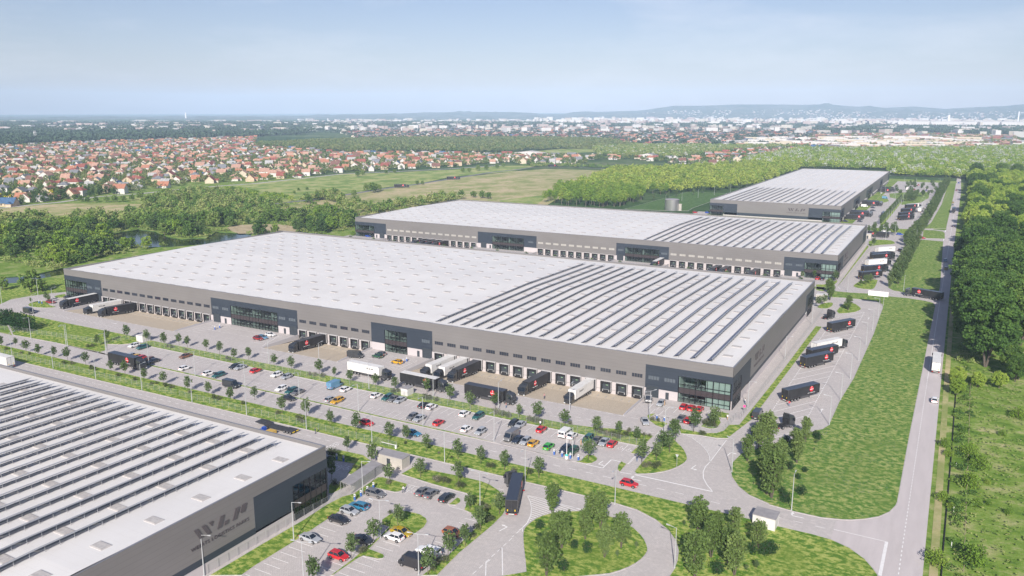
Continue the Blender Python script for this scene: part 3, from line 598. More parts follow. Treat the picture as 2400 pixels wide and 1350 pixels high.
def glazing(root, F, u0, u1, nb, top=7.95, corner=0, name='curtain_wall', z0=0.):
    """two-storey curtain wall with real rooms behind it"""
    g = MB(); g.quad(F.at(u0, .05, .05), F.at(u1, .05, .05), F.at(u1, 2.8, .05), F.at(u0, 2.8, .05)); g.quad(F.at(u0, 4.55, .05), F.at(u1, 4.55, .05), F.at(u1, top, .05), F.at(u0, top, .05))
    cw = g.obj(name, ['curtain_glass'], root)
    m = MB(); n = nb*3
    for k in range(n+1):
        u = u0+(u1-u0)*k/n; t = .11 if k % 3 == 0 else .035; F.box(m, u-t, u+t, 0, top, -.06, .16)
    for w in (.03, 1.25, 2.8, 4.5, 5.5, top): F.box(m, u0, u1, w-.04, w+.04, -.05, .13)
    m.obj('mullion', ['mullion'], cw)
    s = MB(); F.box(s, u0-.05, u1+.05, 2.84, 4.46, -.2, .1)
    s.obj('spandrel', ['spandrel'], cw)
    i = MB(); D = 7.5
    F.box(i, u0+.05, u1-.05, -.1, .02, -D, -.12, 1); F.box(i, u0+.05, u1-.05, 2.84, 4.3, -D, -.22, 1); F.box(i, u0+.05, u1-.05, top+.05, top+.3, -D, -.12, 0)
    F.box(i, u0+.02, u1-.02, 0, top, -D-.2, -D, 0)
    for k in range(nb+1):
        u = u0+(u1-u0)*k/nb; uu = min(max(u, u0+.2), u1-.2)
        F.box(i, uu-.1, uu+.1, 0.02, top, -D, -1.6 if 0 < k < nb else -.14, 0 if k % 2 == 0 else 2)
    for k in range(nb*2):                                   # desks and chairs behind the panes
        u = u0+(u1-u0)*(k+.5)/(nb*2)
        for z in (.02, 4.3):
            F.box(i, u-.8, u+.8, z+.68, z+.74, -3.0, -2.1, 3); F.box(i, u-.75, u-.7, z, z+.68, -2.9, -2.2, 2); F.box(i, u+.7, u+.75, z, z+.68, -2.9, -2.2, 2); F.box(i, u-.2, u+.25, z+.35, z+.95, -1.9, -1.5, 2)
    i.obj('interior', ['interior', 'interior_floor', 'interior_dark', 'desk_white'], root)
def warehouse(name, label, x0, x1, y0, y1, front, right, axis='y', H=13., rows=None, skx=None, sky_=None, pw=1.0):
    root = empty(name, (0, 0, 0), label=label, cat='warehouse')
    # each facade: dict(base, blocks=[(u0,u1)], glass=[(u0,u1,bays)], plinth top, low band, docks=[(u0,u1,n)], doors=[u0..], small=[u])
    wl = MB(); cl = MB(); dc = MB(); pl = MB(); gates = MB()
    for kind, pos, ua, ub, sp in (('front', y0, x0, x1, front), ('right', x1, y0, y1, right)):
        F = Face(kind, pos); hol = [(g[0], g[1], 0, 7.95) for g in sp.get('glass', [])]; P = sp.get('plinth', 2.85)
        pl.holed(ua, ub, -1.6, P, hol, F.fn(0)); band = sp.get('band', P)
        if band > P: dc.holed(ua, ub, P, band, hol+[(a, b, 0, 13) for a, b in sp.get('blocks', [])], F.fn(.07))
        cl.holed(ua, ub, band, H-.06, hol+[(a, b, 0, 10.05) for a, b in sp.get('blocks', [])], F.fn(.09))
        cl.holed(ua, ub, band-.12, band, hol+[(a, b, 0, 13) for a, b in sp.get('blocks', [])], F.fn(.085)) if band == P and not band > P else None
        for a, b in sp.get('blocks', []):
            d2 = MB(); d2.holed(a, b, 2.85, 10.05, hol, F.fn(.16)); F.box(d2, a-.04, a+.04, 2.85, 10.05, .0, .17); F.box(d2, b-.04, b+.04, 2.85, 10.05, 0, .17)
            d2.quad(F.at(a, 10.05, .0), F.at(b, 10.05, 0), F.at(b, 10.05, .16), F.at(a, 10.05, .16)); d2.obj('dark_cladding', ['dark_cladding'], root)
        for g in sp.get('glass', []): glazing(root, F, g[0], g[1], g[2])
        for (a, b, n) in sp.get('docks', []):
            for k in range(n):
                u = a+(b-a)*(k+.5)/n; d = child('loading_dock', DOCK, root, F.at(u, 0, .12), F.rz()); child('dock_door', DDOOR, d, (0, -.0, 0))
        for (a, b, n, wm) in sp.get('wins', []):
            for k in range(n): u = a+(b-a)*(k+.5)/n; child('window', wm, root, F.at(u, 6.15, .02), F.rz())
        for u, wm in sp.get('win1', []): child('window', wm, root, F.at(u, 6.15, .1), F.rz())
        for u in sp.get('doors', []):
            m = MB(); F.box(m, u-1.8, u+1.8, 0, 3.55, .0, .24, 0)
            for z in (.6, 1.2, 1.8, 2.4, 3.0): F.box(m, u-1.8, u+1.8, z-.02, z+.02, .24, .26, 1)
            F.box(m, u-1.95, u-1.8, 0, 3.7, 0, .3, 2); F.box(m, u+1.8, u+1.95, 0, 3.7, 0, .3, 2); F.box(m, u-1.95, u+1.95, 3.55, 3.7, 0, .3, 2)
            m.obj('sectional_door', ['door_dark', 'black_rubber', 'dark_cladding'], root)
        for u in sp.get('small', []):
            m = MB(); F.box(m, u-.5, u+.5, 0, 2.15, 0, .1, 0); F.box(m, u+.3, u+.36, 1., 1.12, .1, .18, 1); m.obj('door', ['door_dark', 'galvanised'], root)
        if 'logo' in sp:
            u, k, z = sp['logo']; child('logo', wlp_mesh(k, .12, 'sign_dark'), root, F.at(u, z, .12), F.rz())
            tm = text_mesh('WEERTS LOGISTICS PARKS', .92*k, 'sign_dark', .04, 1.1); wd = max(v.co.x for v in tm.vertices)-min(v.co.x for v in tm.vertices); o = child('lettering', tm, root, F.at(u-.35*k, z-1.7*k, .16), sc=(13.9*k/wd, 1, 1)); o.rotation_euler = (R(90), 0, F.rz())
    F = Face('front', y1); cl.quad((x1, y1, 0), (x0, y1, 0), (x0, y1, H-.06), (x1, y1, H-.06)); cl.quad((x0, y1, 0), (x0, y0, 0), (x0, y0, H-.06), (x0, y1, H-.06))
    pl.obj('plinth', ['plinth_concrete'], root); cl.obj('wall', ['cladding'], root); dc.obj('dark_band', ['dark_cladding'], root) if dc.f else None
    zr = (lambda x, y: 12.15+1.0*(1-abs(2*(y-(y0+y1)/2)/(y1-y0)))) if axis == 'y' else (lambda x, y: 12.15+.9*(1-abs(2*(x-(x0+x1)/2)/(x1-x0))))
    r = MB(); xm, ym = (x0+x1)/2, (y0+y1)/2; e = .3
    if axis == 'y':
        for a, b in ((y0+e, ym), (ym, y1-e)): r.quad((x0+e, a, zr(0, a)), (x1-e, a, zr(0, a)), (x1-e, b, zr(0, b)), (x0+e, b, zr(0, b)))
    else:
        for a, b in ((x0+e, xm), (xm, x1-e)): r.quad((a, y0+e, zr(a, 0)), (b, y0+e, zr(b, 0)), (b, y1-e, zr(b, 0)), (a, y1-e, zr(a, 0)))
    r.obj('roof', ['roof_membrane'], root)
    c = MB(); o = .12
    c.box(x0-o, y0-o, H-.85, x1+o, y0+e, H, 0) if False else None
    for (a, b, cc, d) in ((x0-o, y0-o, x1+o, y0+e), (x0-o, y1-e, x1+o, y1+o), (x0-o, y0+e, x0+e, y1-e), (x1-e, y0+e, x1+o, y1-e)):
        c.box(a, b, H-.055, cc, d, H, 0)
    c.quad((x0+e, y1-e, 12), (x1-e, y1-e, 12), (x1-e, y1-e, H-.05), (x0+e, y1-e, H-.05), 1); c.quad((x0+e, y0+e, 12), (x0+e, y1-e, 12), (x0+e, y1-e, H-.05), (x0+e, y0+e, H-.05), 1)
    c.quad((x1-e, y0+e, 12), (x1-e, y1-e, 12), (x1-e, y1-e, H-.05), (x1-e, y0+e, H-.05), 1); c.quad((x0+e, y0+e, 12), (x1-e, y0+e, 12), (x1-e, y0+e, H-.05), (x0+e, y0+e, H-.05), 1)
    c.obj('parapet', ['coping', 'cladding'], root)
    # skylights
    pts = sorted(((x, y) for x in skx for y in sky_ if x0+1 < x < x1-1 and y0+1 < y < y1-1), key=lambda p: math.hypot(p[0]-CX, p[1]-CY))
    vis = [p for p in pts if -60 < px_of(p[0], p[1], 12.5)[0] < 2460 and px_of(p[0], p[1], 12.5)[1] < 1400 and px_of(p[0], p[1], 12.5)[2] > 5]
    for x, y in vis[:100]: child('skylight', SKY, root, (x, y, zr(x, y)+.0))
    if len(vis) > 100:
        b = MB()
        for x, y in vis[100:]: z = zr(x, y); b.box(x-1.5, y-1, z, x+1.5, y+1, z+.14, 0); b.box(x-1.35, y-.85, z+.14, x+1.35, y+.85, z+.2, 1)
        b.obj('skylights', ['skylight_frame', 'skylight_dome'], root, kind='stuff')
    if rows:
        for k, (rx, ya, yb) in enumerate(rows):
            b = MB(); q = MB(); seg = 8; L = (yb-ya)/seg
            for i in range(seg):
                a, c2 = ya+L*i+.0, ya+L*(i+1)-.25; zl, zh = zr(rx, a), zr(rx, c2)
                b.loft([[(rx-.85*pw, a, zl+.2), (rx+.85*pw, a, zl+.25+.8*pw), (rx+.85*pw, a, zl+.3+.8*pw), (rx-.85*pw, a, zl+.25)], [(rx-.85*pw, c2, zh+.2), (rx+.85*pw, c2, zh+.25+.8*pw), (rx+.85*pw, c2, zh+.3+.8*pw), (rx-.85*pw, c2, zh+.25)]])
            y = ya+.3
            while y < yb:
                z = zr(rx, y); q.box(rx+.74*pw, y-.03, z-.02, rx+.8*pw, y+.03, z+.24+.8*pw); q.box(rx-.8, y-.03, z-.02, rx-.74, y+.03, z+.26); y += 2.6
            ys = [ya, min(max(ym, ya), yb), yb] if axis == 'y' else [ya, yb]
            for p, p2 in zip(ys, ys[1:]):
                if p2 > p: z1, z2 = zr(rx, p), zr(rx, p2); q.loft([[(rx+.86*pw, p, z1+.2+.8*pw), (rx+.92*pw, p, z1+.2+.8*pw), (rx+.92*pw, p, z1+.34+.8*pw), (rx+.62*pw, p, z1+.3+.8*pw)], [(rx+.86*pw, p2, z2+.2+.8*pw), (rx+.92*pw, p2, z2+.2+.8*pw), (rx+.92*pw, p2, z2+.34+.8*pw), (rx+.62*pw, p2, z2+.3+.8*pw)]])
            for u, h in ((.77, .5), (-.77, .12)):
                ys = [ya, min(max(ym, ya), yb), yb]
                for p, p2 in zip(ys, ys[1:]):
                    if p2 > p: q.tube((rx+u, p, zr(rx, p)+h), (rx+u, p2, zr(rx, p2)+h), .035, n=4)
            ro = b.obj('solar_row', ['solar_cell'], root); q.obj('rack', ['galvanised'], ro)
    return root, zr
sx = [-4.9-10.15*k for k in range(31)]
HB = dict(blocks=[(-308.1, -281.9), (-212, -165.5), (-130, -103.6), (-26.1, .1)], glass=[(-307.8, -292.4, 3), (-201.0, -175.8, 5), (-124, -114.4, 2), (-15.8, -.35, 3)],
          docks=[(-281.5, -212.3, 14), (-165.2, -130.2, 7), (-103.2, -25.8, 15)], wins=[(-281.7, -212.2, 14, WDARK), (-165.3, -130.1, 7, WDARK), (-103.4, -26.2, 15, WDARK)],
          win1=[(-23.5, WSLATE), (-18.5, WSLATE), (-106.2, WSLATE), (-168, WSLATE), (-173.2, WSLATE), (-209.5, WSLATE), (-204, WSLATE), (-290, WSLATE), (-284.5, WSLATE)],
          doors=[-23.8, -105.8, -167.7, -209.2, -284.6], small=[-19.2, -109.6, -172.3, -204.4])
warehouse('warehouse', 'vast grey warehouse in the centre of the picture with many sandy dock aprons', -308.2, 0, 0, 140.84, HB,
          dict(blocks=[(-.1, 21.8), (121, 140.9)], glass=[(.35, 10.2, 2), (126, 137, 2)], plinth=2.3, band=3.5, logo=(34.2, 1.04, 7.4)), rows=[(-104.3+5.06*k, 4.2, 131) for k in range(20)], skx=sx, sky_=[1.9+10.72*j for j in range(13)])
HC = dict(blocks=[(-312.2, -286), (-213.7, -172.2), (-120.3, -88.9), (-26.3, .1)], glass=[(-311.8, -296, 3), (-203.2, -181, 4), (-114.8, -94.5, 4), (-15.9, -.3, 3)],
          docks=[(-285.5, -214.2, 14), (-171.8, -120.8, 10), (-88.6, -26.8, 12)], wins=[(-285.7, -214, 14, WPALE), (-171.9, -120.6, 10, WPALE), (-88.7, -26.7, 12, WPALE)],
          win1=[(-23.8, WSLATE), (-18.6, WSLATE), (-117.5, WSLATE), (-91.5, WSLATE), (-176, WSLATE)], doors=[-23.8, -117.8, -209.5, -289.4], small=[-19.3, -204.8, -294])
warehouse('warehouse', 'second grey warehouse directly behind the central one, pale high windows over its docks', -312.1, 0, 213.64, 346.33, HC,
          dict(blocks=[(213.6, 234), (328, 346.4)], glass=[(213.95, 224, 2)], plinth=2.3, band=3.5, logo=(246, 1.0, 7.5)), rows=[(-104.8+5.07*k, 218, 335) for k in range(20)], skx=sx, sky_=[215.5+10.72*j for j in range(13)])
warehouse('warehouse', 'grey warehouse farthest back by the woods, logo wall facing forward', -131.53, -29.05, 451.96, 885.1,
          dict(blocks=[(-131.6, -109), (-52.9, -29)], glass=[(-131.2, -120.4, 2), (-42.3, -29.4, 2)], plinth=.9, band=3.2, logo=(-62, 1.05, 7.0)),
          dict(blocks=[(451.9, 470.5), (532, 577), (631, 688), (766, 798), (866, 885.2)], glass=[(452.4, 463, 2), (545, 566, 3), (645, 672, 3), (775, 790, 2)], docks=[(473, 530, 11), (579, 630, 10), (690, 765, 14), (800, 865, 12)]),
          axis='x', rows=[(-34.2-5.5*k, 456, 587) for k in range(17)], skx=[-31.8-10.1*k for k in range(10)], sky_=[456+9.8*j for j in range(44)])
warehouse('warehouse', 'near grey warehouse cut by the lower left corner, dark letters on its side wall', -330, -64.11, -215, -99.46, {},
          dict(blocks=[(-120.7, -99.4)], glass=[(-110, -99.8, 2)], plinth=2.3, band=3.65, logo=(-128.87, 1.0, 7.7)), rows=[(-165.4+4.99*k, -190, -103.2) for k in range(19)], skx=[-68.5-10*k for k in range(26)], sky_=[-108.6-10.4*j for j in range(10)], pw=1.15)
# ================================================================ VEHICLES
def paint(name, c, rough=.28, metal=.0): 
    m = mat(name, c, rough, metal, spec=.6, coat=.6); return m
PC = {k: paint('paint_'+k, c) for k, c in dict(white=(.82, .82, .82), silver=(.38, .40, .43), grey=(.16, .16, .165), charcoal=(.035, .038, .042), black=(.02, .02, .024), navy=(.025, .035, .06), red=(.52, .02, .025), teal=(.02, .11, .105),
      yellow=(.62, .34, .01), green=(.04, .36, .03), blue=(.03, .19, .33), brown=(.20, .085, .04), orange=(.33, .11, .04), gold=(.42, .30, .015), dark_green=(.02, .085, .04), royal=(.02, .08, .42), sky=(.12, .27, .42), maroon=(.28, .02, .02)).items()}
mat('car_glass', (.015, .022, .035), .06, spec=.8); mat('tail_red', (.55, .01, .01), .3); mat('head_clear', (.75, .78, .8), .1); mat('rim', (.38, .39, .4), .3, .7); mat('plate', (.8, .8, .75), .5); mat('marker_yellow', (.8, .55, .02), .5); mat('underbody', (.02, .02, .022), .7)
def wheel_mesh(r, w):
    b = MB(); n = 14
    b.tube((0, -w/2, 0), (0, w/2, 0), r, n=n, mi=0); b.tube((0, -w/2-.012, 0), (0, -w/2, 0), r*.62, n=n, mi=1); b.tube((0, w/2, 0), (0, w/2+.012, 0), r*.62, n=n, mi=1); return b.mesh('wheel', ['black_rubber', 'rim'])
CW = wheel_mesh(.33, .22); TW = wheel_mesh(.5, .3)
HL = MB().box(-.06, -.16, -.07, .05, .16, .07).mesh('headlight', ['head_clear']); TL = MB().box(-.04, -.14, -.09, .05, .14, .09).mesh('taillight', ['tail_red'])
def car_proto(name, L, Wd, Hh, belt, st, gh, hood=.0, box=False):
    """st: (x fraction, z top of lower body, width factor); gh: (x0 base, x0 top, x1 top, x1 base) of the glasshouse"""
    P = Proto(name); b = MB(); rings = []
    for x, zt, wf in st:
        w = Wd/2*wf; X = x*L/2; zb = .24 if abs(x) < .93 else .34
        rings.append([(X, -w*.9, zb), (X, w*.9, zb), (X, w, zb+.16), (X, w, zt-.16), (X, w*.93, zt), (X, -w*.93, zt), (X, -w, zt-.16), (X, -w, zb+.16)])
    b.loft(rings, 0)
    for s in (-1, 1):
        for X in (-.30*L, .31*L): b.tube((X, s*(Wd/2-.08), .36), (X, s*(Wd/2+.006), .36), .40, n=14, mi=1)
    # roof panel and pillars
    a0, a1, a2, a3 = gh; wb, wt = Wd/2*.9, Wd/2*.70
    b.loft([[(a1, -wt, Hh-.05), (a1, wt, Hh-.05), (a1, wt*.96, Hh), (a1, -wt*.96, Hh)], [((a1+a2)/2, -wt*1.03, Hh-.02), ((a1+a2)/2, wt*1.03, Hh-.02), ((a1+a2)/2, wt, Hh+.035), ((a1+a2)/2, -wt, Hh+.035)], [(a2, -wt, Hh-.05), (a2, wt, Hh-.05), (a2, wt*.96, Hh), (a2, -wt*.96, Hh)]], 0)
    zb = belt-.02
    for s in (-1, 1):
        for p, q in (((a0, zb), (a1, Hh-.03)), ((a3, zb), (a2, Hh-.03)), (((a0+a3)/2-.1, zb), ((a1+a2)/2-.1, Hh-.02))):
            b.tube((p[0], s*wb, p[1]), (q[0], s*wt, q[1]), .045, n=4)
    b.box(.12*L, -Wd/2-.14, belt-.06, .12*L+.12, -Wd/2+.04, belt+.08, 0).box(.12*L, Wd/2-.04, belt-.06, .12*L+.12, Wd/2+.14, belt+.08, 0)
    b.box(-L/2-.02, -.26, .52, -L/2+.02, .26, .64, 2).box(L/2-.03, -.26, .38, L/2+.015, .26, .48, 2).box(L/2-.05, -.45, .5, L/2+.005, .45, .6, 1)
    body = P.add('body', b.mesh(name+'_body', ['paint_white', 'underbody', 'plate'], False), var=True)
    g = MB(); g.loft([[(a0+.03, -wb, zb), (a0+.03, wb, zb), (a1, wt, Hh-.04), (a1, -wt, Hh-.04)], [(a3-.03, -wb, zb), (a3-.03, wb, zb), (a2, wt, Hh-.04), (a2, -wt, Hh-.04)]], 0)
    P.add('windows', g.mesh(name+'_glass', ['car_glass']))
    for X in (-.30*L, .31*L):
        for s in (-1, 1): P.add('wheel', CW, loc=(X, s*(Wd/2-.1), .33))
    zl = st[-2][1]-.12
    for s in (-1, 1): P.add('headlight', HL, body, loc=(L/2-.06, s*Wd*.34, min(zl, .72))); P.add('taillight', TL, body, loc=(-L/2+.03, s*Wd*.37, .84))
    return P
ST_H = [(-1, .80, .86), (-.95, .96, .95), (-.6, .98, 1), (.1, .97, 1), (.45, .93, .99), (.8, .83, .94), (.96, .72, .84), (1, .62, .74)]
ST_S = [(-1, .82, .82), (-.94, .98, .93), (-.6, 1.0, 1), (.1, .94, 1), (.45, .9, .99), (.82, .78, .93), (.97, .68, .82), (1, .58, .72)]
HATCH = car_proto('hatchback', 4.2, 1.8, 1.5, .97, ST_H, (-2.0, -1.55, .25, .95)); SEDAN = car_proto('saloon_car', 4.7, 1.83, 1.44, .96, ST_S, (-1.75, -1.05, .30, 1.1))
WAGON = car_proto('estate_car', 4.7, 1.84, 1.52, .98, ST_H, (-2.25, -1.85, .35, 1.15)); SUV = car_proto('suv', 4.5, 1.88, 1.66, 1.06, [(a, z+.1, w) for a, z, w in ST_H], (-2.12, -1.75, .35, 1.05))
def van_proto(name, L, Wd, Hh, rear_glass=False, side=False):
    P = Proto(name); b = MB(); w = Wd/2; nose = L*.5
    def ring(x, zb, zt, f=1.0, ft=.93): return [(x, -w*f*.95, zb), (x, w*f*.95, zb), (x, w*f, zb+.2), (x, w*f*.98, zt-.25), (x, w*f*ft, zt), (x, -w*f*ft, zt), (x, -w*f*.98, zt-.25), (x, -w*f, zb+.2)]
    xw = nose-.95
    b.loft([ring(-L/2, .42, Hh-.04, .97), ring(-L/2+.1, .34, Hh, 1), ring(xw-.55, .32, Hh, 1), ring(xw-.2, .32, Hh-.14, .99), ring(xw+.42, .32, 1.22, .97), ring(nose-.12, .34, 1.02, .92), ring(nose, .4, .8, .84)], 0)
    for s in (-1, 1):
        for X in (-.27*L, .32*L): b.tube((X, s*(w-.1), .38), (X, s*(w+.006), .38), .42, n=14, mi=1)
    b.box(-L/2-.03, -w*.9, .34, -L/2+.05, w*.9, .5, 1).box(nose-.05, -w*.75, .36, nose+.03, w*.75, .52, 1).box(-L/2-.02, -.26, .6, -L/2+.02, .26, .72, 2)
    b.box(xw-.05, -w-.2, 1.15, xw+.1, -w+.02, 1.45, 1).box(xw-.05, w-.02, 1.15, xw+.1, w+.2, 1.45, 1); b.box(-L/2-.012, -.012, .5, -L/2+.02, .012, Hh-.15, 1)
    body = P.add('body', b.mesh(name+'_body', ['paint_white', 'underbody', 'plate']), var=True)
    g = MB(); g.quad((xw+.40, -w*.84, 1.26), (xw+.40, w*.84, 1.26), (xw-.18, w*.80, Hh-.2), (xw-.18, -w*.80, Hh-.2)) if False else None
    g.loft([[(xw-.16, -w*.82, Hh-.2), (xw-.16, w*.82, Hh-.2), (xw-.2, w*.82, Hh-.3), (xw-.2, -w*.82, Hh-.3)], [(xw+.45, -w*.88, 1.24), (xw+.45, w*.88, 1.24), (xw+.38, w*.88, 1.18), (xw+.38, -w*.88, 1.18)]])
    for s in (-1, 1):
        g.loft([[(xw-.65, s*(w*.99), 1.2), (xw-.65, s*(w*.99), Hh-.42), (xw-.65, s*(w+.005), Hh-.42), (xw-.65, s*(w+.005), 1.2)], [(xw+.2, s*w*.97, 1.25), (xw-.2, s*w*.97, Hh-.42), (xw-.2, s*(w+.004), Hh-.42), (xw+.2, s*(w+.004), 1.25)]])
        if side:
            for k in range(3): x = -L/2+.3+k*1.05; g.box(x, s*w-.02, 1.25, x+.9, s*w+.012, Hh-.4)
    if rear_glass: g.box(-L/2-.025, -w*.8, 1.2, -L/2+.02, -.06, Hh-.35).box(-L/2-.025, .06, 1.2, -L/2+.02, w*.8, Hh-.35)
    P.add('windows', g.mesh(name+'_glass', ['car_glass']))
    for X in (-.27*L, .32*L):
        for s in (-1, 1): P.add('wheel', CW, loc=(X, s*(w-.1), .34))
    for s in (-1, 1): P.add('headlight', HL, body, loc=(nose-.04, s*w*.72, .86)); P.add('taillight', TL, body, loc=(-L/2+.0, s*w*.86, 1.0))
    return P
VAN = van_proto('panel_van', 5.6, 2.0, 2.45); MINI = van_proto('minibus', 5.2, 1.95, 2.15, True, True)
pk = car_proto('pickup', 5.2, 1.9, 1.75, 1.1, [(a, z+.14, w) for a, z, w in ST_H], (-.9, -.6, .5, 1.2))
can = MB(); can.loft([[(-2.5, -.86, 1.1), (-2.5, .86, 1.1), (-2.42, .76, 1.78), (-2.42, -.76, 1.78)], [(-.85, -.88, 1.1), (-.85, .88, 1.1), (-.85, .74, 1.8), (-.85, -.74, 1.8)]]); can.box(-2.52, -.6, 1.25, -2.44, .6, 1.6, 1)
pk.add('canopy', can.mesh('pickup_canopy', ['paint_white', 'car_glass']), var=True)
# ---- lorries: origin on the ground under the rear of the trailer, front towards +x
def tractor(style):
    b = MB(); w = 1.24; top = 3.55 if style == 'tall' else 3.15
    def rg(x, zb, zt, f=1., ft=.9): return [(x, -w*f, zb), (x, w*f, zb), (x, w*f, zt-.35), (x, w*f*ft, zt), (x, -w*f*ft, zt), (x, -w*f, zt-.35)]
    b.loft([rg(-2.15, .95, top), rg(-1.2, .95, top), rg(-.45, .5, top-.18), rg(-.12, .42, 2.9, .99), rg(0.0, .42, 1.75, .96), rg(.03, .42, .9, .93)], 0)
    b.loft([[(-2.15, -1.05, top-.1), (-2.15, 1.05, top-.1), (-2.15, .95, top+.4), (-2.15, -.95, top+.4)], [(-.9, -.95, top-.2), (-.9, .95, top-.2), (-.9, .85, top-.1), (-.9, -.85, top-.1)]], 0)
    for s in (-1, 1): b.box(-.5, s*1.45-.12, 1.9, -.34, s*1.45+.12, 2.75, 1).box(-.45, min(s*1.2, s*1.4), 2.6, -.4, max(s*1.2, s*1.4), 2.66, 1)
    b.box(-.1, -.9, .75, .06, .9, 1.6, 1)
    for z in (.85, 1.02, 1.19, 1.36): b.box(.055, -.85, z, .075, .85, z+.05, 2)
    b.box(-.1, -1.2, .38, .09, 1.2, .62, 2)
    cab = b.mesh('cab', ['paint_charcoal', 'underbody', 'truck_trim'])
    g = MB(); g.loft([[(-.34, -1.08, top-.42), (-.34, 1.08, top-.42), (-.40, 1.08, top-.42), (-.40, -1.08, top-.42)], [(-.10, -1.14, 1.86), (-.10, 1.14, 1.86), (-.16, 1.14, 1.86), (-.16, -1.14, 1.86)]]) if False else None
    g.loft([[(-.22, -1.1, 2.95), (-.22, 1.1, 2.95), (-.02, 1.1, 2.95), (-.02, -1.1, 2.95)], [(.0, -1.14, 1.85), (.0, 1.14, 1.85), (.045, 1.12, 1.85), (.045, -1.12, 1.85)]])
    for s in (-1, 1): g.loft([[(-1.3, s*1.235, 1.95), (-1.3, s*1.235, 2.7), (-1.3, s*1.25, 2.7), (-1.3, s*1.25, 1.95)], [(-.3, s*1.235, 1.85), (-.42, s*1.235, 2.75), (-.42, s*1.25, 2.75), (-.3, s*1.25, 1.85)]])
    win = g.mesh('cab_windows', ['car_glass'])
    c = MB(); c.box(-5.7, -.42, .72, -1.4, .42, 1.0, 0).box(-3.0, -1.2, .45, -1.75, -.62, 1.0, 2).box(-3.0, .62, .45, -1.75, 1.2, 1.0, 2).box(-5.0, -.55, 1.0, -3.7, .55, 1.12, 0).box(-5.8, -1.2, .55, -5.65, 1.2, .75, 0).box(-2.5, -.9, 1.0, -2.2, .9, 2.6, 0)
    for s in (-1, 1): c.box(-4.95, s*.98-.24, 1.02, -3.75, s*.98+.24, 1.08, 0); c.box(-5.85, s*.95-.2, .58, -5.78, s*.95+.2, .74, 1)
    return cab, win, c.mesh('chassis', ['underbody', 'tail_red', 'truck_trim'])
mat('truck_trim', (.10, .10, .105), .4, .3); mat('trailer_black', (.022, .022, .025), .45, col2=(.03, .03, .033), nscale=.8); mat('trailer_white', (.74, .735, .72), .5, col2=(.66, .655, .64), nscale=.7); mat('trailer_roof_sky_tint', (.035, .042, .06), .3, spec=.7); mat('tank_metal', (.45, .45, .46), .3, .7)  # black trailer tops: sky reflection tinted into the base colour as blue-grey
TALL, LOW = tractor('tall'), tractor('low')
red_t = text_mesh('WEERTS', .42, 'logo_white', .01); sup_t = text_mesh('WEERTS LOGISTICS PARKS', .27, 'logo_white', .01)
def disc_mesh():
    b = MB(); n = 28; pts = [(math.cos(2*math.pi*k/n), math.sin(2*math.pi*k/n)) for k in range(n)]
    b.loft([[(.78*u, -.02, .82*v) for u, v in pts], [(.78*u, 0, .82*v) for u, v in pts]], 0); b.box(-.035, -.04, .2, .035, -.02, .95, 1).box(-.6, -.035, -.17, .6, -.02, -.12, 1); b.box(-.16, -.04, .55, .16, -.02, .6, 1); return b.mesh('logo_disc', ['logo_red', 'logo_white'])
DISC = disc_mesh(); WLPS = wlp_mesh(.23, .03, 'logo_black')
def trailer_meshes(side, roof, L=13.6, zb=1.15, zt=4.0):
    w = 1.275; b = MB()
    b.box(0, -w, zb, L, w, zt-.03, 0).box(0, -w+.01, zt-.03, L, w-.01, zt, 1)
    for s in (-1, 1):
        b.box(-.01, s*w-.03, zb-.04, L+.01, s*w+.03, zb+.06, 2).box(-.02, s*w-.045, zb, .05, s*w+.015, zt, 2); b.box(L-.05, s*w-.04, zb, L+.02, s*w+.01, zt, 2)
    b.box(-.025, -.015, zb, 0, .015, zt, 2); b.box(-.03, -w, zt-.1, .02, w, zt-.02, 2)
    for s in (-.8, .8): b.box(-.035, s-.09, zb+.25, -.015, s+.09, zb+.65, 3)
    return b.mesh('trailer', [side, roof, 'truck_trim', 'marker_yellow'])
def chassis_mesh(L=13.6):
    c = MB(); c.box(.2, -.5, .85, L-1.2, -.3, 1.12).box(.2, .3, .85, L-1.2, .5, 1.12)
    for x in (2.0, 3.3, 4.6): c.box(x-.08, -1.1, .45, x+.08, 1.1, .6)
    for x in (.2, 3, 6, 9, 12): c.box(x, -1.1, .95, x+.12, 1.1, 1.13)
    c.box(0.02, -1.22, .62, .2, 1.22, .86, 1).box(-.02, -1.15, .66, .03, -.75, .82, 2).box(-.02, .75, .66, .03, 1.15, .82, 2).box(-.025, -.6, .68, .02, .6, .8, 3)
    for s in (-1, 1): c.box(9.6, s*.95-.06, .25, 9.75, s*.95+.06, 1.1); c.box(9.55, s*.95-.15, .1, 9.8, s*.95+.15, .2); c.box(5.6, min(s*1.12, s*1.2), .5, 9.2, max(s*1.12, s*1.2), 1.0, 1)
    return c.mesh('trailer_chassis', ['underbody', 'truck_trim', 'tail_red', 'plate'])
TB, TWh, TBW = trailer_meshes('trailer_black', 'trailer_roof_sky_tint'), trailer_meshes('trailer_white', 'trailer_white'), trailer_meshes('trailer_black', 'trailer_white')
CHS = chassis_mesh()
THL = MB().box(-.04, -.22, -.1, .04, .22, .1).mesh('headlight', ['head_clear'])
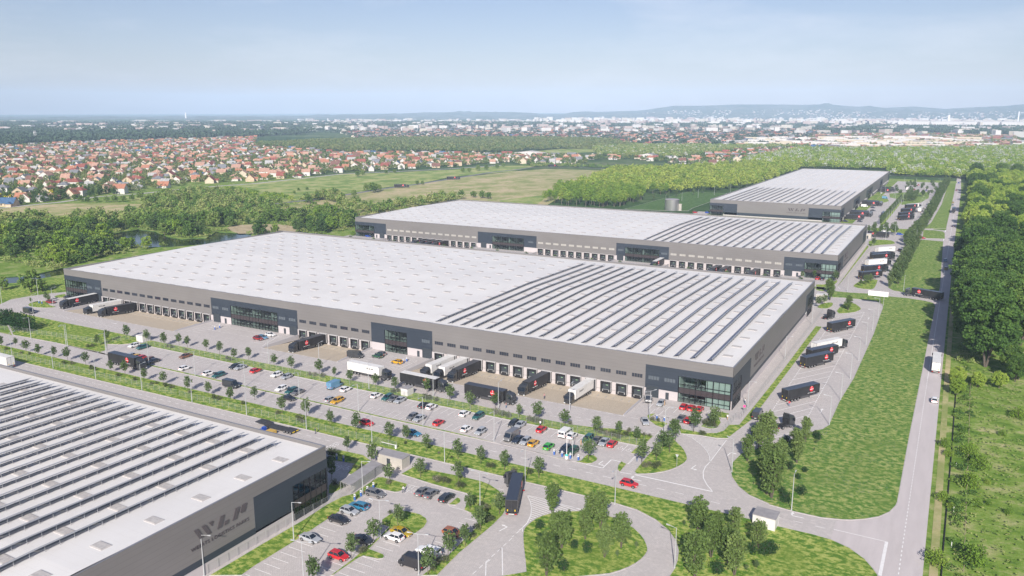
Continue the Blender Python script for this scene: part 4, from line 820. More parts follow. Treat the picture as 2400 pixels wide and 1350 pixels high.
def lorry(x, y, ang, kind, label, tr='tall', art=0., z=0., group='lorries and trailers', slope=0.):
    """kind b/w/bw trailer; tr tractor type or None; art = bend of the tractor against the trailer in degrees"""
    root = empty('lorry' if tr else 'trailer', (x, y, z), R(ang), label=label, cat='lorry' if tr else 'trailer', group=group)
    if slope: root.rotation_euler = (0, slope, R(ang))
    if kind:
        t = child('trailer' if tr else 'cargo_box', {'b': TB, 'w': TWh, 'bw': TBW}[kind], root); child('chassis', CHS, root)
        for s, r in ((-1, 0), (1, math.pi)):
            if kind == 'w': child('logo', WLPS, t, (9.6 if s < 0 else 9.6, s*1.305, 2.75), r)
            else:
                child('logo', DISC, t, (10.0, s*1.305, 2.85), r); o = child('lettering', red_t, t, (10.0, s*1.34, 2.62), r); o.rotation_euler = (R(90), 0, r); o = child('lettering', sup_t, t, (10.0, s*1.31, 1.6), r); o.rotation_euler = (R(90), 0, r)
        for ax in (2.0, 3.3, 4.6):
            for s in (-1, 1): child('wheel', TW, root, (ax, s*1.05, .5))
    if tr:
        cab, win, ch = TALL if tr == 'tall' else LOW; kx = 12.3 if kind else 0
        a = R(art); ca, sa = math.cos(a), math.sin(a)
        def at(u, v): u2 = u+4.4; return (kx+u2*ca-v*sa, u2*sa+v*ca)
        c = child('cab', cab, root, (*at(0, 0), 0), a); child('cab_window', win, c); child('tractor_chassis', ch, root, (*at(0, 0), 0), a)
        for s in (-1, 1): child('headlight', THL, c, (.06, s*.95, .72))
        for u in (-1.45, -4.35):
            for s in (-1, 1): child('wheel', TW, root, (*at(u, s*1.02), .5), a)
    return root
def dx(a, b, n, k): return a+(b-a)*(k+.5)/n
A1, A2, A3 = (lambda k: dx(-281.5, -212.3, 14, k)), (lambda k: dx(-165.2, -130.2, 7, k)), (lambda k: dx(-103.2, -25.8, 15, k))
SL = math.atan(1.25/13.5)
def docked(x, y, kind, label, tr='tall'): return lorry(x, y-.85, -90, kind, label, tr, z=-1.22, slope=-0.035)
q = G(1, 705, 612); lorry(-285.6, -.6, -90, 'bw', 'black lorry with white trailer roof standing in front of the far left office corner')
docked(A1(2), 0, 'w', 'white trailer with black cab docked at the left end of the docks', 'low'); docked(A1(4)-.2, 0, 'b', 'black lorry with red round logo docked beside the white one, left dock row')
docked(A2(2), 0, 'b', 'black lorry docked alone in the short dock row between two office fronts')
docked(A3(1), 0, 'w', 'white docked lorry, left of the two white ones beside a black one', 'low'); docked(A3(2), 0, 'w', 'white docked lorry between another white lorry and a black lorry', 'low')
docked(A3(3)+.1, 0, 'b', 'black docked lorry immediately right of two white lorries'); docked(A3(8), 0, 'b', 'black docked lorry with a person standing by its cab')
docked(A3(11), 0, 'w', 'white docked lorry standing alone near the right end of the docks', 'low')
# moving along the service road and main road
q = G(2, 735, 1290); lorry(q[0]+.5, -25.2, -2, 'w', 'white lorry with black cab driving on the service road past the yellow car', 'low')
q = G(6, 1385, 200); lorry(q[0]-3.5, -26.2, -1.5, 'bw', 'black lorry with white roof parked behind the small white hut', 'tall')
q = G(6, 1885, 290); lorry(q[0]+.8, -25.8, -1.5, 'b', 'long black lorry on the service road below the sandy dock apron')
q = G(1, 960, 1165); lorry(q[0]+1.2, -56.6, -1, 'b', 'black lorry driving along the main road at the left end of the car park')
q = G(1, 165, 1190); lorry(q[0], -77.0, 180, 'w', 'white lorry trailer cut off by the left edge behind the near warehouse', 'low')
q = G(13, 42, 805); lorry(q[0]-1.0, q[1]-.5, 112.5, 'b', 'black lorry seen from behind turning off at the bottom roundabout', 'tall', art=32)
# angled bays
LA = 58.6
def lot(i, a, b, kind, label, tr=None, dxy=(0, 0)): q = G(i, a, b); return lorry(q[0]+dxy[0], q[1]+dxy[1], LA, kind, label, tr)
lot(8, 150, 328, 'b', 'black trailer without cab beside a person in red, lower part of the lorry park')
lot(4, 320, 1205, 'b', 'nearest of the two black trailers beside the white lorry in the lorry park'); lot(4, 362, 1150, 'b', 'black trailer squeezed between a white lorry and another black trailer', None, (0, 2.6)); lot(4, 405, 1088, 'w', 'white lorry parked behind two black trailers in the lorry park', 'low', (0, 3.4))
lot(4, 567, 872, 'b', 'black trailer alone in the upper half of the lorry park'); 
q = G(4, 512, 745); lorry(q[0]+1.0, q[1]+.2, 62, None, 'black tractor unit without trailer at the top of the lorry park'); q = G(8, 110, 572); lorry(q[0], q[1], LA, None, 'black tractor unit without trailer at the bottom of the lorry park behind trees')
lorry(48.9, 187.5, 158, 'b', 'black lorry turning off the public road by the blank white board', 'tall', art=24)
lorry(50.4, 66.5, 90.8, 'w', 'white lorry driving away on the public road beside the forest', 'low')
LB = 50
for (a, b, kind, lab, tr) in ((992, 140, 'w', 'white trailer at the far end of the lorry bays beside the second warehouse', None), (945, 190, 'b', 'farther of the two black lorries side by side near the second warehouse', 'tall'), (942, 207, 'b', 'nearer of the two black lorries side by side near the second warehouse', 'tall'),
      (897, 262, 'w', 'white lorry between black lorries in the bays of the second warehouse', 'low'), (860, 322, 'b', 'black lorry below the white lorry in the bays of the second warehouse', 'tall'), (835, 380, 'b', 'black trailer at the near end of the bays beside a small lawn island', None)):
    q = G(4, a, b); lorry(q[0]+.8, q[1]+1., LB, kind, lab, tr)
C1, C2, C3 = (lambda k: dx(-285.5, -214.2, 14, k)), (lambda k: dx(-171.8, -120.8, 10, k)), (lambda k: dx(-88.6, -26.8, 12, k))
for k, kd in ((6, 'b'), (7, 'b'), (8, 'b'), (9, 'b')): docked(C1(k), 213.6, kd, ['leftmost', 'second from left', 'third from left', 'rightmost'][k-6]+' of four black lorries docked close together at the second warehouse')
docked(C3(5), 213.6, 'b', 'left of two black lorries side by side at the second warehouse docks'); docked(C3(6), 213.6, 'b', 'right of two black lorries side by side at the second warehouse docks'); docked(C3(9), 213.6, 'b', 'black lorry docked alone near the right end of the second warehouse')
lorry(-92.3, 212.8, -90, 'bw', 'black lorry with white roof in front of the second warehouse office', 'tall')
DY = lambda a, b, n, k: a+(b-a)*(k+.5)/n
for y, kd, lab, tr in ((477, 'b', 'black trailer docked nearest the front corner of the far warehouse', None), (501, 'b', 'nearest of three black lorries docked together at the far warehouse', 'tall'), (506.5, 'b', 'middle of three black lorries docked together at the far warehouse', 'tall'), (512, 'b', 'farthest of three black lorries docked together at the far warehouse', 'tall'),
                    (590, 'b', 'nearest of the black lorries in the second dock group of the far warehouse', 'tall'), (595.5, 'b', 'second black lorry in the second dock group of the far warehouse', 'tall'), (601, 'b', 'black lorry beside the red car in the second dock group', 'tall'), (735, 'b', 'black trailer docked in the third dock group of the far warehouse', None), (748, 'b', 'black lorry docked behind the trees in the third dock group', 'tall'), (762, 'b', 'farthest black lorry docked at the end of the far warehouse', 'tall')):
    lorry(-28.1, y, 0, kd, lab, tr)
for a, b, kd, lab, tr in ((1375, 925, 'b', 'nearest of two black lorries in the far lorry park', 'tall'), (1385, 875, 'b', 'second of two black lorries in the far lorry park', 'tall'), (1425, 812, 'b', 'single black lorry in the middle of the far lorry park', 'tall'), (1490, 745, 'b', 'black trailer in front of a white lorry in the far lorry park', None), (1515, 735, 'w', 'white lorry half hidden by a black trailer in the far lorry park', 'low')):
    q = G(32, a, b); lorry(q[0]+.5, q[1]+1, 55, kd, lab, tr)
q = G(32, 1715, 800); lorry(q[0], q[1], 86, 'w', 'white lorry standing in the far lorry park beside the poplars', 'low'); q = G(32, 1885, 690); lorry(q[0], q[1], 86, 'w', 'white lorry driving out at the far end of the lorry park', 'low')
q = G(32, 1160, 850); lorry(q[0], q[1], -90, 'b', 'black lorry driving toward the camera beside the far warehouse', 'tall'); q = G(32, 2225, 800); lorry(46.9, q[1]+12, -90, 'b', 'black lorry driving toward the camera on the far public road', 'tall')
q = G(32, 1215, 1212); lorry(q[0]+.5, q[1]+4, 178, 'b', 'black lorry parked behind the second warehouse among small trees', 'tall')
for i, a, b, an, lab in ((22, 1775, 720, 12, 'dark lorry on the country road across the fields'), (22, 1285, 795, 14, 'second dark lorry on the country road, nearer the bushes'), (23, 338, 602, 0, 'dark lorry on the country road by the white sheds')):
    q = G(i, a, b); lorry(q[0], q[1], math.degrees(math.atan2(1, 1.2)), 'b', lab, 'tall')
# low loader with items beside it
root = empty('low_loader_trailer', (-112.8, -73.5, 0), R(180), label='empty dark low-loader trailer standing on the road behind the near warehouse', cat='trailer')
root.location = (-97.6, -73.9, 0)
m = MB(); m.box(0, -1.3, .75, 3.3, 1.3, .9).box(3.3, -1.3, .55, 9.6, 1.3, .72).loft([[(9.6, -1.3, .55), (9.6, 1.3, .55), (9.6, 1.3, .72), (9.6, -1.3, .72)], [(10.4, -1.3, 1.15), (10.4, 1.3, 1.15), (10.4, 1.3, 1.35), (10.4, -1.3, 1.35)]]).box(10.4, -1.3, 1.15, 13.4, 1.3, 1.4)
for s in (-1, 1): m.box(-.04, s*.7-.45, .6, .0, s*.7+.45, .85, 1)
m.obj('deck', ['charcoal_deck' if 'charcoal_deck' in MATS else mat('charcoal_deck', (.05, .05, .055), .6), 'marker_yellow'], root)
for ax in (.8, 1.9, 3.0):
    for s in (-1, 1): child('wheel', TW, root, (ax, s*1.05, .42), sc=(.84, 1, .84))
t_ = empty('tow_tractor', (-106.2, -77.0, 0), R(178), label='small blue tow tractor beside the dark low-loader trailer', cat='tractor')
m = MB(); m.box(-1.1, -.65, .35, 1.2, .65, .95).box(-.2, -.6, .95, .0, .6, 1.75).box(-1., -.62, 1.7, .3, .62, 1.82).box(-1., -.6, .95, -.9, .6, 1.7); m.obj('body', [PC['royal']], t_); t_.scale = (.8, .8, .8)
for X in (-.75, .8):
    for s in (-1, 1): child('wheel', CW, t_, (X, s*.62, .33))
m = MB(); m.box(-1.2, -.75, .25, 1.2, .75, 1.0).box(-1.25, -.8, .98, 1.25, .8, 1.05); o = m.obj('crate', [mat('crate_yellow', (.55, .36, .08), .7)]); o.location = (-103.2, -77.1, 0); tag(o, 'yellow ochre crate on the road beside the blue tow tractor', 'crate')
# ---- cars
KIND = {'h': (HATCH, 'hatchback'), 's': (SEDAN, 'saloon car'), 'w': (WAGON, 'estate car'), 'u': (SUV, 'suv'), 'v': (VAN, 'van'), 'm': (MINI, 'minibus'), 'p': (pk, 'pickup')}
CARCAT = {'h': 'car', 's': 'car', 'w': 'car', 'u': 'car', 'v': 'van', 'm': 'minibus', 'p': 'pickup'}
def car(k, col, x, y, ang, label, group='parked and moving cars'):
    return KIND[k][0].put((x, y, .05), R(ang), 1, [PC[col]], label=label, cat=CARCAT[k], group=group)
NR, SR = -40.5, -49.9
def ncar(i, a, b, k, col, label, row, ang=90):
    q = G(i, a, b); car(k, col, q[0], row, ang, label, 'cars in the long car park')
N_ = "in the long car park's far row"; S_ = "in the long car park's near row"
for i, a, b, k, col, row, ang, lab in [
  (1, 1270, 1000, 'h', 'white', NR, 270, 'white hatchback leftmost '+N_), (1, 1352, 1015, 'w', 'teal', NR, 270, 'dark teal estate car second from the left '+N_),
  (1, 1225, 1100, 'h', 'silver', SR, 270, 'silver hatchback leftmost '+S_), (1, 1265, 1115, 'h', 'yellow', SR, 270, 'yellow hatchback between silver and red cars '+S_), (1, 1325, 1120, 'h', 'red', SR, 270, 'red hatchback beside the yellow one, left end of the long car park'),
  (1, 1385, 1140, 'w', 'brown', SR, 270, 'brown estate car right of the left-end red hatchback '+S_), (1, 1450, 1145, 's', 'charcoal', SR, 270, 'charcoal saloon beside the brown estate car '+S_), (1, 1742, 1100, 's', 'brown', NR, 270, 'brown saloon car alone '+N_),
  (1, 1733, 1213, 'h', 'white', SR, 90, 'white hatchback alone in the left part '+S_), (1, 2190, 1200, 's', 'charcoal', NR, 270, 'charcoal saloon beside a grey one '+N_), (1, 2255, 1205, 's', 'silver', NR, 270, 'grey saloon right of the charcoal one '+N_),
  (1, 1950, 1262, 'h', 'white', SR, 90, 'white hatchback beside the teal estate car '+S_), (1, 2045, 1280, 'w', 'teal', SR, 270, 'teal estate car beside a white hatchback '+S_), (6, 15, 45, 'h', 'red', NR, 90, 'red hatchback alone left of a white hatchback '+N_),
  (6, 195, 88, 'h', 'white', NR, 270, 'white hatchback beside a silver one '+N_), (6, 298, 103, 'h', 'silver', NR, 270, 'silver hatchback right of the white one '+N_), (6, 850, 218, 'h', 'white', NR, 90, 'white hatchback right of the blue van '+N_),
  (6, 238, 218, 'h', 'white', SR, 270, 'white hatchback left of the teal and grey pair '+S_), (6, 335, 238, 'w', 'teal', SR, 270, 'teal estate car touching close to a grey saloon '+S_), (6, 393, 250, 's', 'grey', SR, 270, 'grey saloon right of the teal estate car '+S_),
  (6, 1125, 278, 'h', 'white', NR, 90, 'white hatchback left of three cars '+N_), (6, 700, 316, 'h', 'silver', SR, 90, 'silver hatchback left of the yellow estate car '+S_), (6, 760, 330, 'w', 'yellow', SR, 270, 'yellow estate car in the middle of the long car park'),
  (6, 1235, 298, 'w', 'teal', NR, 270, 'teal estate car first of three close together '+N_), (6, 1290, 310, 's', 'grey', NR, 270, 'grey saloon between teal and silver cars '+N_), (6, 1348, 323, 's', 'silver', NR, 270, 'silver saloon third of three cars '+N_),
  (6, 1560, 375, 's', 'charcoal', NR, 90, 'charcoal saloon beside a white hatchback '+N_), (6, 1640, 384, 'h', 'white', NR, 90, 'white hatchback right of the charcoal saloon '+N_), (6, 1445, 488, 'h', 'grey', SR, 270, 'dark grey hatchback beside a silver saloon '+S_),
  (6, 1517, 498, 's', 'silver', SR, 270, 'silver saloon beside the dark grey hatchback '+S_), (6, 1697, 540, 'h', 'red', SR, 90, 'red hatchback in the middle '+S_), (6, 1945, 450, 'h', 'white', NR, 90, 'white hatchback left of the right-hand teal car '+N_),
  (6, 2075, 472, 'w', 'teal', NR, 270, 'teal estate car alone in the right part '+N_), (6, 1950, 598, 'h', 'white', SR, 90, 'white hatchback two places left of the grey van '+S_), (6, 2093, 617, 'h', 'silver', SR, 270, 'silver hatchback beside the grey van '+S_),
  (7, 12, 545, 'h', 'charcoal', NR, 270, 'charcoal hatchback left of a silver saloon '+N_), (7, 82, 553, 's', 'silver', NR, 270, 'silver saloon right of the charcoal hatchback '+N_), (7, 280, 596, 'h', 'red', NR, 90, 'red hatchback beside a pedestrian '+N_),
  (7, 50, 698, 's', 'navy', SR, 270, 'dark blue saloon just right of the grey van '+S_), (7, 122, 714, 'h', 'silver', SR, 270, 'silver hatchback between dark blue and yellow cars '+S_), (7, 198, 730, 'h', 'yellow', SR, 90, 'yellow hatchback in the right part '+S_),
  (7, 338, 762, 'h', 'green', SR, 90, 'bright green hatchback, the only one of that colour'), (7, 490, 793, 'u', 'navy', SR, 270, 'dark blue suv by the charging posts '+S_), (7, 570, 802, 'u', 'dark_green', SR, 270, 'dark green suv by the charging posts '+S_),
  (7, 560, 658, 'h', 'white', NR, 90, 'white hatchback right of the white minibus '+N_), (7, 707, 686, 'w', 'teal', NR, 270, 'teal estate car second group from the right '+N_), (7, 790, 700, 's', 'grey', NR, 270, 'grey saloon left of the last silver saloon '+N_),
  (7, 858, 718, 's', 'silver', NR, 270, 'silver saloon left of the last red hatchback '+N_), (7, 930, 738, 'h', 'red', NR, 90, 'red hatchback last in the row beside the wheelchair bays')]:
    ncar(i, a, b, k, col, lab, row, ang)
q = G(6, 745, 190); car('v', 'sky', q[0], NR+.5, 90, 'blue panel van in the far row of the long car park'); q = G(7, 5, 655); car('v', 'grey', q[0]+.3, SR+.6, 270, 'grey panel van in the near row of the long car park'); q = G(7, 490, 645); car('m', 'white', q[0], NR+.2, 90, 'white minibus with windowed rear in the long car park')
for i, a, b, k, col, ang, lab in [
  (7, 1268, 315, 'v', 'grey', 290, 'grey panel van in front of the dark door at the office corner'), (7, 1385, 357, 'h', 'silver', 270, 'silver hatchback beside a person at the office forecourt'), (7, 1600, 388, 'h', 'red', 90, 'left of three red hatchbacks before the glass office corner'), (7, 1670, 400, 'h', 'red', 90, 'middle of three red hatchbacks before the glass office corner'), (7, 1745, 412, 'h', 'red', 90, 'right of three red hatchbacks before the glass office corner'),
  (7, 1572, 500, 's', 'grey', 270, 'grey saloon beside a red hatchback in the near forecourt row'), (7, 1642, 515, 'h', 'red', 90, 'red hatchback beside a grey saloon in the near forecourt row'), (7, 1235, 525, 's', 'silver', -60, 'silver saloon driving out of the office forecourt'), (7, 2283, 470, 'v', 'charcoal', 90, 'charcoal van driving along the right side road of the central warehouse'),
  (6, 305, 308, 's', 'black', 0, 'black saloon on the main road below the teal estate car'), (6, 1030, 540, 'h', 'red', 0, 'red hatchback driving on the main road in the middle'), (6, 1460, 635, 's', 'blue', 0, 'blue saloon driving on the main road'), (7, 1090, 1108, 'h', 'red', -2, 'large red hatchback on the main road near the lower junction'),
  (5, 2150, 190, 'v', 'charcoal', 0, 'charcoal panel van driving on the main road'), (1, 272, 692, 'v', 'charcoal', 0, 'dark van on the loop road at the far left'), (1, 640, 555, 's', 'charcoal', 10, 'charcoal saloon parked before the leftmost office corner'), (1, 475, 600, 'h', 'maroon', 10, 'dark red hatchback by the left island'),
  (2, 22, 940, 'h', 'maroon', 0, 'dark red hatchback leftmost of three in the left forecourt'), (2, 62, 930, 'h', 'sky', 0, 'blue hatchback between red and white ones in the left forecourt'), (2, 135, 905, 'h', 'white', 0, 'white hatchback by the glass front of the left forecourt'),
  (2, 1130, 1105, 'h', 'dark_green', 180, 'green hatchback in the middle office forecourt'), (2, 1158, 1083, 'h', 'grey', 180, 'grey hatchback behind the green one in the middle forecourt'), (2, 1312, 1160, 'h', 'yellow', 180, 'yellow hatchback at a charger in the middle forecourt'), (2, 925, 1105, 'v', 'charcoal', 20, 'charcoal van beside the retaining wall of the short dock row'),
  (12, 1110, 605, 'w', 'grey', 0, 'dark grey estate car at the charging posts of the lower car park'), (12, 1552, 585, 's', 'grey', 90, 'left of two grey saloons in the top row of the lower car park'), (12, 1630, 606, 's', 'grey', 90, 'right of two grey saloons in the top row of the lower car park'), (12, 1775, 642, 'w', 'charcoal', 90, 'charcoal estate car beside the small lawn tip'),
  (12, 955, 722, 'w', 'blue', 180, 'bright blue estate car in the left row of the lower car park'), (12, 870, 768, 'h', 'silver', 0, 'silver hatchback below the bright blue estate car'), (12, 770, 848, 's', 'black', 0, 'black saloon in the left row of the lower car park'), (12, 505, 1022, 's', 'silver', 0, 'silver saloon alone in the left row of the lower car park'),
  (12, 990, 1040, 's', 'charcoal', 0, 'charcoal saloon half hidden by a tree in the lower car park'), (12, 770, 1188, 'h', 'red', 0, 'red hatchback in the middle of the lower car park'), (12, 1355, 965, 's', 'gold', 0, 'mustard yellow saloon beside the lawn island'), (12, 1285, 1012, 'h', 'white', 180, 'white hatchback in front of the mustard yellow saloon'),
  (12, 1828, 972, 'h', 'orange', 0, 'copper brown hatchback in the right row of the lower car park'), (12, 1605, 1150, 'p', 'white', 180, 'white pickup with a canopy in the lower car park'), (12, 1455, 1262, 'v', 'black', 180, 'black van at the bottom of the lower car park'), (12, 660, 282, 'h', 'charcoal', 90, 'charcoal hatchback in the shade behind the near warehouse corner'),
  (8, 1548, 325, 'h', 'white', 90, 'white hatchback driving away on the public road'), (4, 1228, 112, 'u', 'charcoal', 80, 'charcoal suv at the top of the second lorry park'), (4, 1648, 212, 'h', 'sky', 270, 'pale blue car on the public road opposite the meadow'), (4, 1655, 288, 'h', 'gold', 270, 'dark gold car on the public road opposite the meadow'),
  (4, 462, 378, 'h', 'red', 90, 'red hatchback in front of the second warehouse glass corner'), (4, 507, 382, 's', 'navy', 90, 'dark blue saloon in front of the second warehouse glass corner'), (22, 1045, 1252, 's', 'royal', 0, 'blue saloon at the left corner of the second warehouse'), (22, 2130, 1332, 's', 'white', 0, 'white saloon before the second warehouse'), (23, 1705, 1030, 'h', 'red', 0, 'red hatchback by the round metal tank'), (23, 1822, 1032, 'u', 'royal', 0, 'blue suv beside the far warehouse left corner'),
  (32, 2305, 455, 'h', 'maroon', 270, 'dark red car far along the public road'), (32, 2340, 338, 'u', 'royal', 90, 'blue car at the very end of the public road'), (32, 2245, 650, 'h', 'gold', 270, 'mustard car behind the black lorry on the public road'), (32, 2245, 688, 'h', 'silver', 270, 'silver car right behind the black lorry on the public road'), (32, 2255, 1024, 'h', 'navy', 90, 'dark blue car on the public road beside the junction'),
  (32, 1165, 1104, 'h', 'white', 0, 'left of two white cars behind the second warehouse'), (32, 1215, 1106, 'h', 'white', 0, 'right of two white cars behind the second warehouse'), (32, 1410, 1155, 'u', 'royal', 0, 'bright blue suv by the trees between the lorry parks'), (32, 1765, 1212, 'h', 'red', 0, 'small red car on the upper side road'), (32, 550, 945, 'h', 'navy', 0, 'dark blue car before the far warehouse corner'), (32, 780, 948, 'h', 'navy', 0, 'dark blue car right of the far warehouse forecourt'),
  (32, 1175, 580, 'v', 'sky', 0, 'blue van beside the black lorries of the far warehouse'), (32, 850, 710, 'v', 'white', 0, 'white van between the dock groups of the far warehouse'), (32, 985, 728, 'h', 'navy', 0, 'dark blue car right of the white van'), (32, 985, 776, 's', 'charcoal', 0, 'charcoal saloon near the docked lorries of the far warehouse'), (32, 1120, 496, 'h', 'white', 90, 'white car by the long lawn of the far warehouse'), (32, 1180, 415, 's', 'charcoal', 0, 'charcoal saloon near the third dock group'),
  (32, 1640, 442, 'h', 'maroon', 90, 'dark red car nearest in the farthest car park'), (32, 1680, 382, 'h', 'navy', 90, 'dark blue car in the farthest car park'), (32, 1705, 370, 'h', 'red', 90, 'red car in the farthest car park'), (32, 1820, 422, 'v', 'white', 90, 'white van in the farthest car park'), (32, 1830, 455, 'h', 'royal', 90, 'blue car at the near edge of the farthest car park'), (32, 1895, 466, 'h', 'charcoal', 90, 'charcoal car at the near edge of the farthest car park'), (32, 2105, 375, 'v', 'green', 0, 'bright green van by the far poplars'),
  (22, 1345, 785, 'h', 'charcoal', 40, 'dark car just ahead of a lorry on the country road')]:
    q = G(i, a, b); car(k, col, q[0], q[1], ang, lab)
# ================================================================ STREET FURNITURE
def lamp_proto(name, h, arms):
    P = Proto(name); b = MB(); b.tube((0, 0, 0), (0, 0, h), .11, .06, n=8).box(-.16, -.16, 0, .16, .16, .12); pole = b.mesh(name+'_pole', ['lamp_grey'])
    P.add('pole', pole)
    for s in arms:
        a = MB(); a.tube((0, 0, h-.05), (s*1.5, 0, h+.12), .045, .04, n=6); k = P.add('arm', a.mesh('arm', ['lamp_grey']))
        hd = MB(); hd.loft([[(s*1.35, -.12, h+.08), (s*1.35, .12, h+.08), (s*1.35, .12, h+.16), (s*1.35, -.12, h+.16)], [(s*2.1, -.16, h+.1), (s*2.1, .16, h+.1), (s*2.1, .12, h+.22), (s*2.1, -.12, h+.22)]]); hd.box(min(s*1.5, s*2.0), -.1, h+.06, max(s*1.5, s*2.0), .1, h+.1, 1)
        P.add('lamp_head', hd.mesh('lamp_head', ['lamp_grey', 'lamp_glass']), k)
    return P
LMP, LMP2 = lamp_proto('street_lamp', 8.3, (1,)), lamp_proto('street_lamp', 8.3, (1, -1))
def lamp(x, y, rz, label, two=False, group='street lamps'): (LMP2 if two else LMP).put((x, y, .05), R(rz), 1, label=label, cat='street lamp', group=group)
_T = ['', '', 'twenty', 'thirty', 'forty', 'fifty', 'sixty', 'seventy', 'eighty', 'ninety']; _TT = ['', '', 'twentieth', 'thirtieth', 'fortieth', 'fiftieth', 'sixtieth', 'seventieth', 'eightieth', 'ninetieth']
def _o(n):
    if n <= 20: return ORD[n-1]
    if n >= 300: return 'three hundred'+('th' if n == 300 else ' and '+_o(n-300))
    if n >= 200: return 'two hundred'+('th' if n == 200 else ' and '+_o(n-200))
    if n >= 100: return 'hundred'+('th' if n == 100 else ' and '+_o(n-100))
    return _TT[n//10] if n % 10 == 0 else _T[n//10]+'-'+ORD[n % 10-1]
ORD = ['first', 'second', 'third', 'fourth', 'fifth', 'sixth', 'seventh', 'eighth', 'ninth', 'tenth', 'eleventh', 'twelfth', 'thirteenth', 'fourteenth', 'fifteenth', 'sixteenth', 'seventeenth', 'eighteenth', 'nineteenth', 'twentieth']
for k in range(10): lamp(-7.8-22.3*k, -70.4, 90 if k > 3 else -90, f'{ORD[k]} street lamp from the right on the lawn median behind the near warehouse')
for k in range(10): lamp(-26.1-22.45*k, -52.8, -90, f'{ORD[k]} street lamp from the right on the strip beside the long car park')
for k in range(7): lamp(26.5, 2+22.75*k, 180, f'{ORD[k]} street lamp from the front along the big meadow and lorry park', two=False)
for i, a, b, rz, two, lab in [(7, 1280, 490, 60, True, 'street lamp on the small lawn before the office corner'), (7, 1420, 650, 0, True, 'street lamp at the footpath crossing below the office forecourt'), (7, 2193, 390, 0, False, 'street lamp by the fence at the glass corner of the central warehouse'), (4, 158, 1120, 0, False, 'street lamp on the fence strip midway along the central warehouse side'), (4, 408, 795, 0, False, 'street lamp on the fence strip at the rear of the central warehouse side'),
  (4, 740, 490, 90, False, 'street lamp by the side road above the blank board'), (4, 1258, 510, 90, False, 'street lamp on the meadow beside the turning black lorry'), (12, 352, 1020, 15, False, 'street lamp on the lawn beside the near warehouse plinth'), (12, 995, 605, 15, False, 'street lamp at the charging posts beside the bicycle shelter'), (12, 1158, 1000, 15, True, 'street lamp on the narrow lawn island of the lower car park'),
  (12, 2085, 720, 0, True, 'double armed street lamp right of the lower car park'), (12, 445, 1420, 15, True, 'street lamp cut by the bottom edge in the lower car park'), (12, 1515, 1340, 15, True, 'street lamp in front of the black van'), (13, 1513, 1280, 170, False, 'street lamp on the outer curve of the bottom roundabout road'), (8, 218, 1335, 90, False, 'street lamp at the bottom edge of the flowering meadow'), (6, 1650, 275, 90, False, 'street lamp between two black lorries on the service road verge'),
  (2, 120, 1165, 90, False, 'street lamp on the verge left of the short dock row'), (2, 590, 1190, 90, False, 'street lamp on the verge before the short dock row'), (6, 2255, 400, 90, False, 'street lamp on the verge at the cab of the long black lorry'), (7, 535, 420, 90, False, 'street lamp on the verge before the right dock row'), (11, 1900, 1350, 15, False, 'street lamp at the letters of the near warehouse'), (7, 2045, 980, 150, False, 'street lamp at the rounded tip of the big meadow'),
  (1, 290, 930, -90, False, 'street lamp on the left lawn near the dark shrub trees'), (1, 630, 1000, -90, False, 'street lamp on the left lawn near the car park entrance'), (1, 310, 700, 90, False, 'street lamp beside the dark van on the loop road'), (1, 495, 630, 90, False, 'street lamp on the small island of the loop road'), (1, 355, 530, -90, False, 'street lamp behind the loop road under the big tree'), (1, 20, 620, 0, False, 'street lamp at the far left edge by the loop road'), (1, 990, 1040, -90, False, 'street lamp at the left end of the long car park'), (1, 112, 1085, 90, False, 'street lamp on the median cut near the left edge'),
  (2, 1650-600, 1395, 90, False, 'street lamp on the verge behind the blue van')]:
    q = G(i, a, b); lamp(q[0], q[1], rz, lab, two)
k = 0; cnt = {}
for x, y in [(-4+.0, 465+22*j) for j in range(9)]+[(3.2, 460+22*j) for j in range(9)]+[(23, 470+24*j) for j in range(7)]+[(-22, 700), (-20, 730), (-10, 715), (0, 700), (5, 720), (12, 742), (20, 770), (25, 800), (15, 830), (3, 850), (-10, 862), (28, 850), (34, 700), (36, 760)]+[(28.5, 372), (10, 372), (-2, 395), (14, 395)]:
    near = 'along the yard hedge of the far warehouse' if x < 4 and y < 680 else ('in the far lorry park' if y < 640 else 'around the farthest car parks')
    near = 'between the second and far warehouse' if y < 440 else near; cnt[near] = cnt.get(near, 0)+1
    lamp(x, y, 90 if x < 10 else 180, f'{ORD[cnt[near]-1]} distant street lamp '+near, group='distant street lamps '+near); k += 1
for j in range(8): lamp(*up(1560+38*j, 478-7*j), 90, f'{ORD[j]} thin lamp from the left on the dark green lawn by the far warehouse', group='lamps on the dark green lawn')
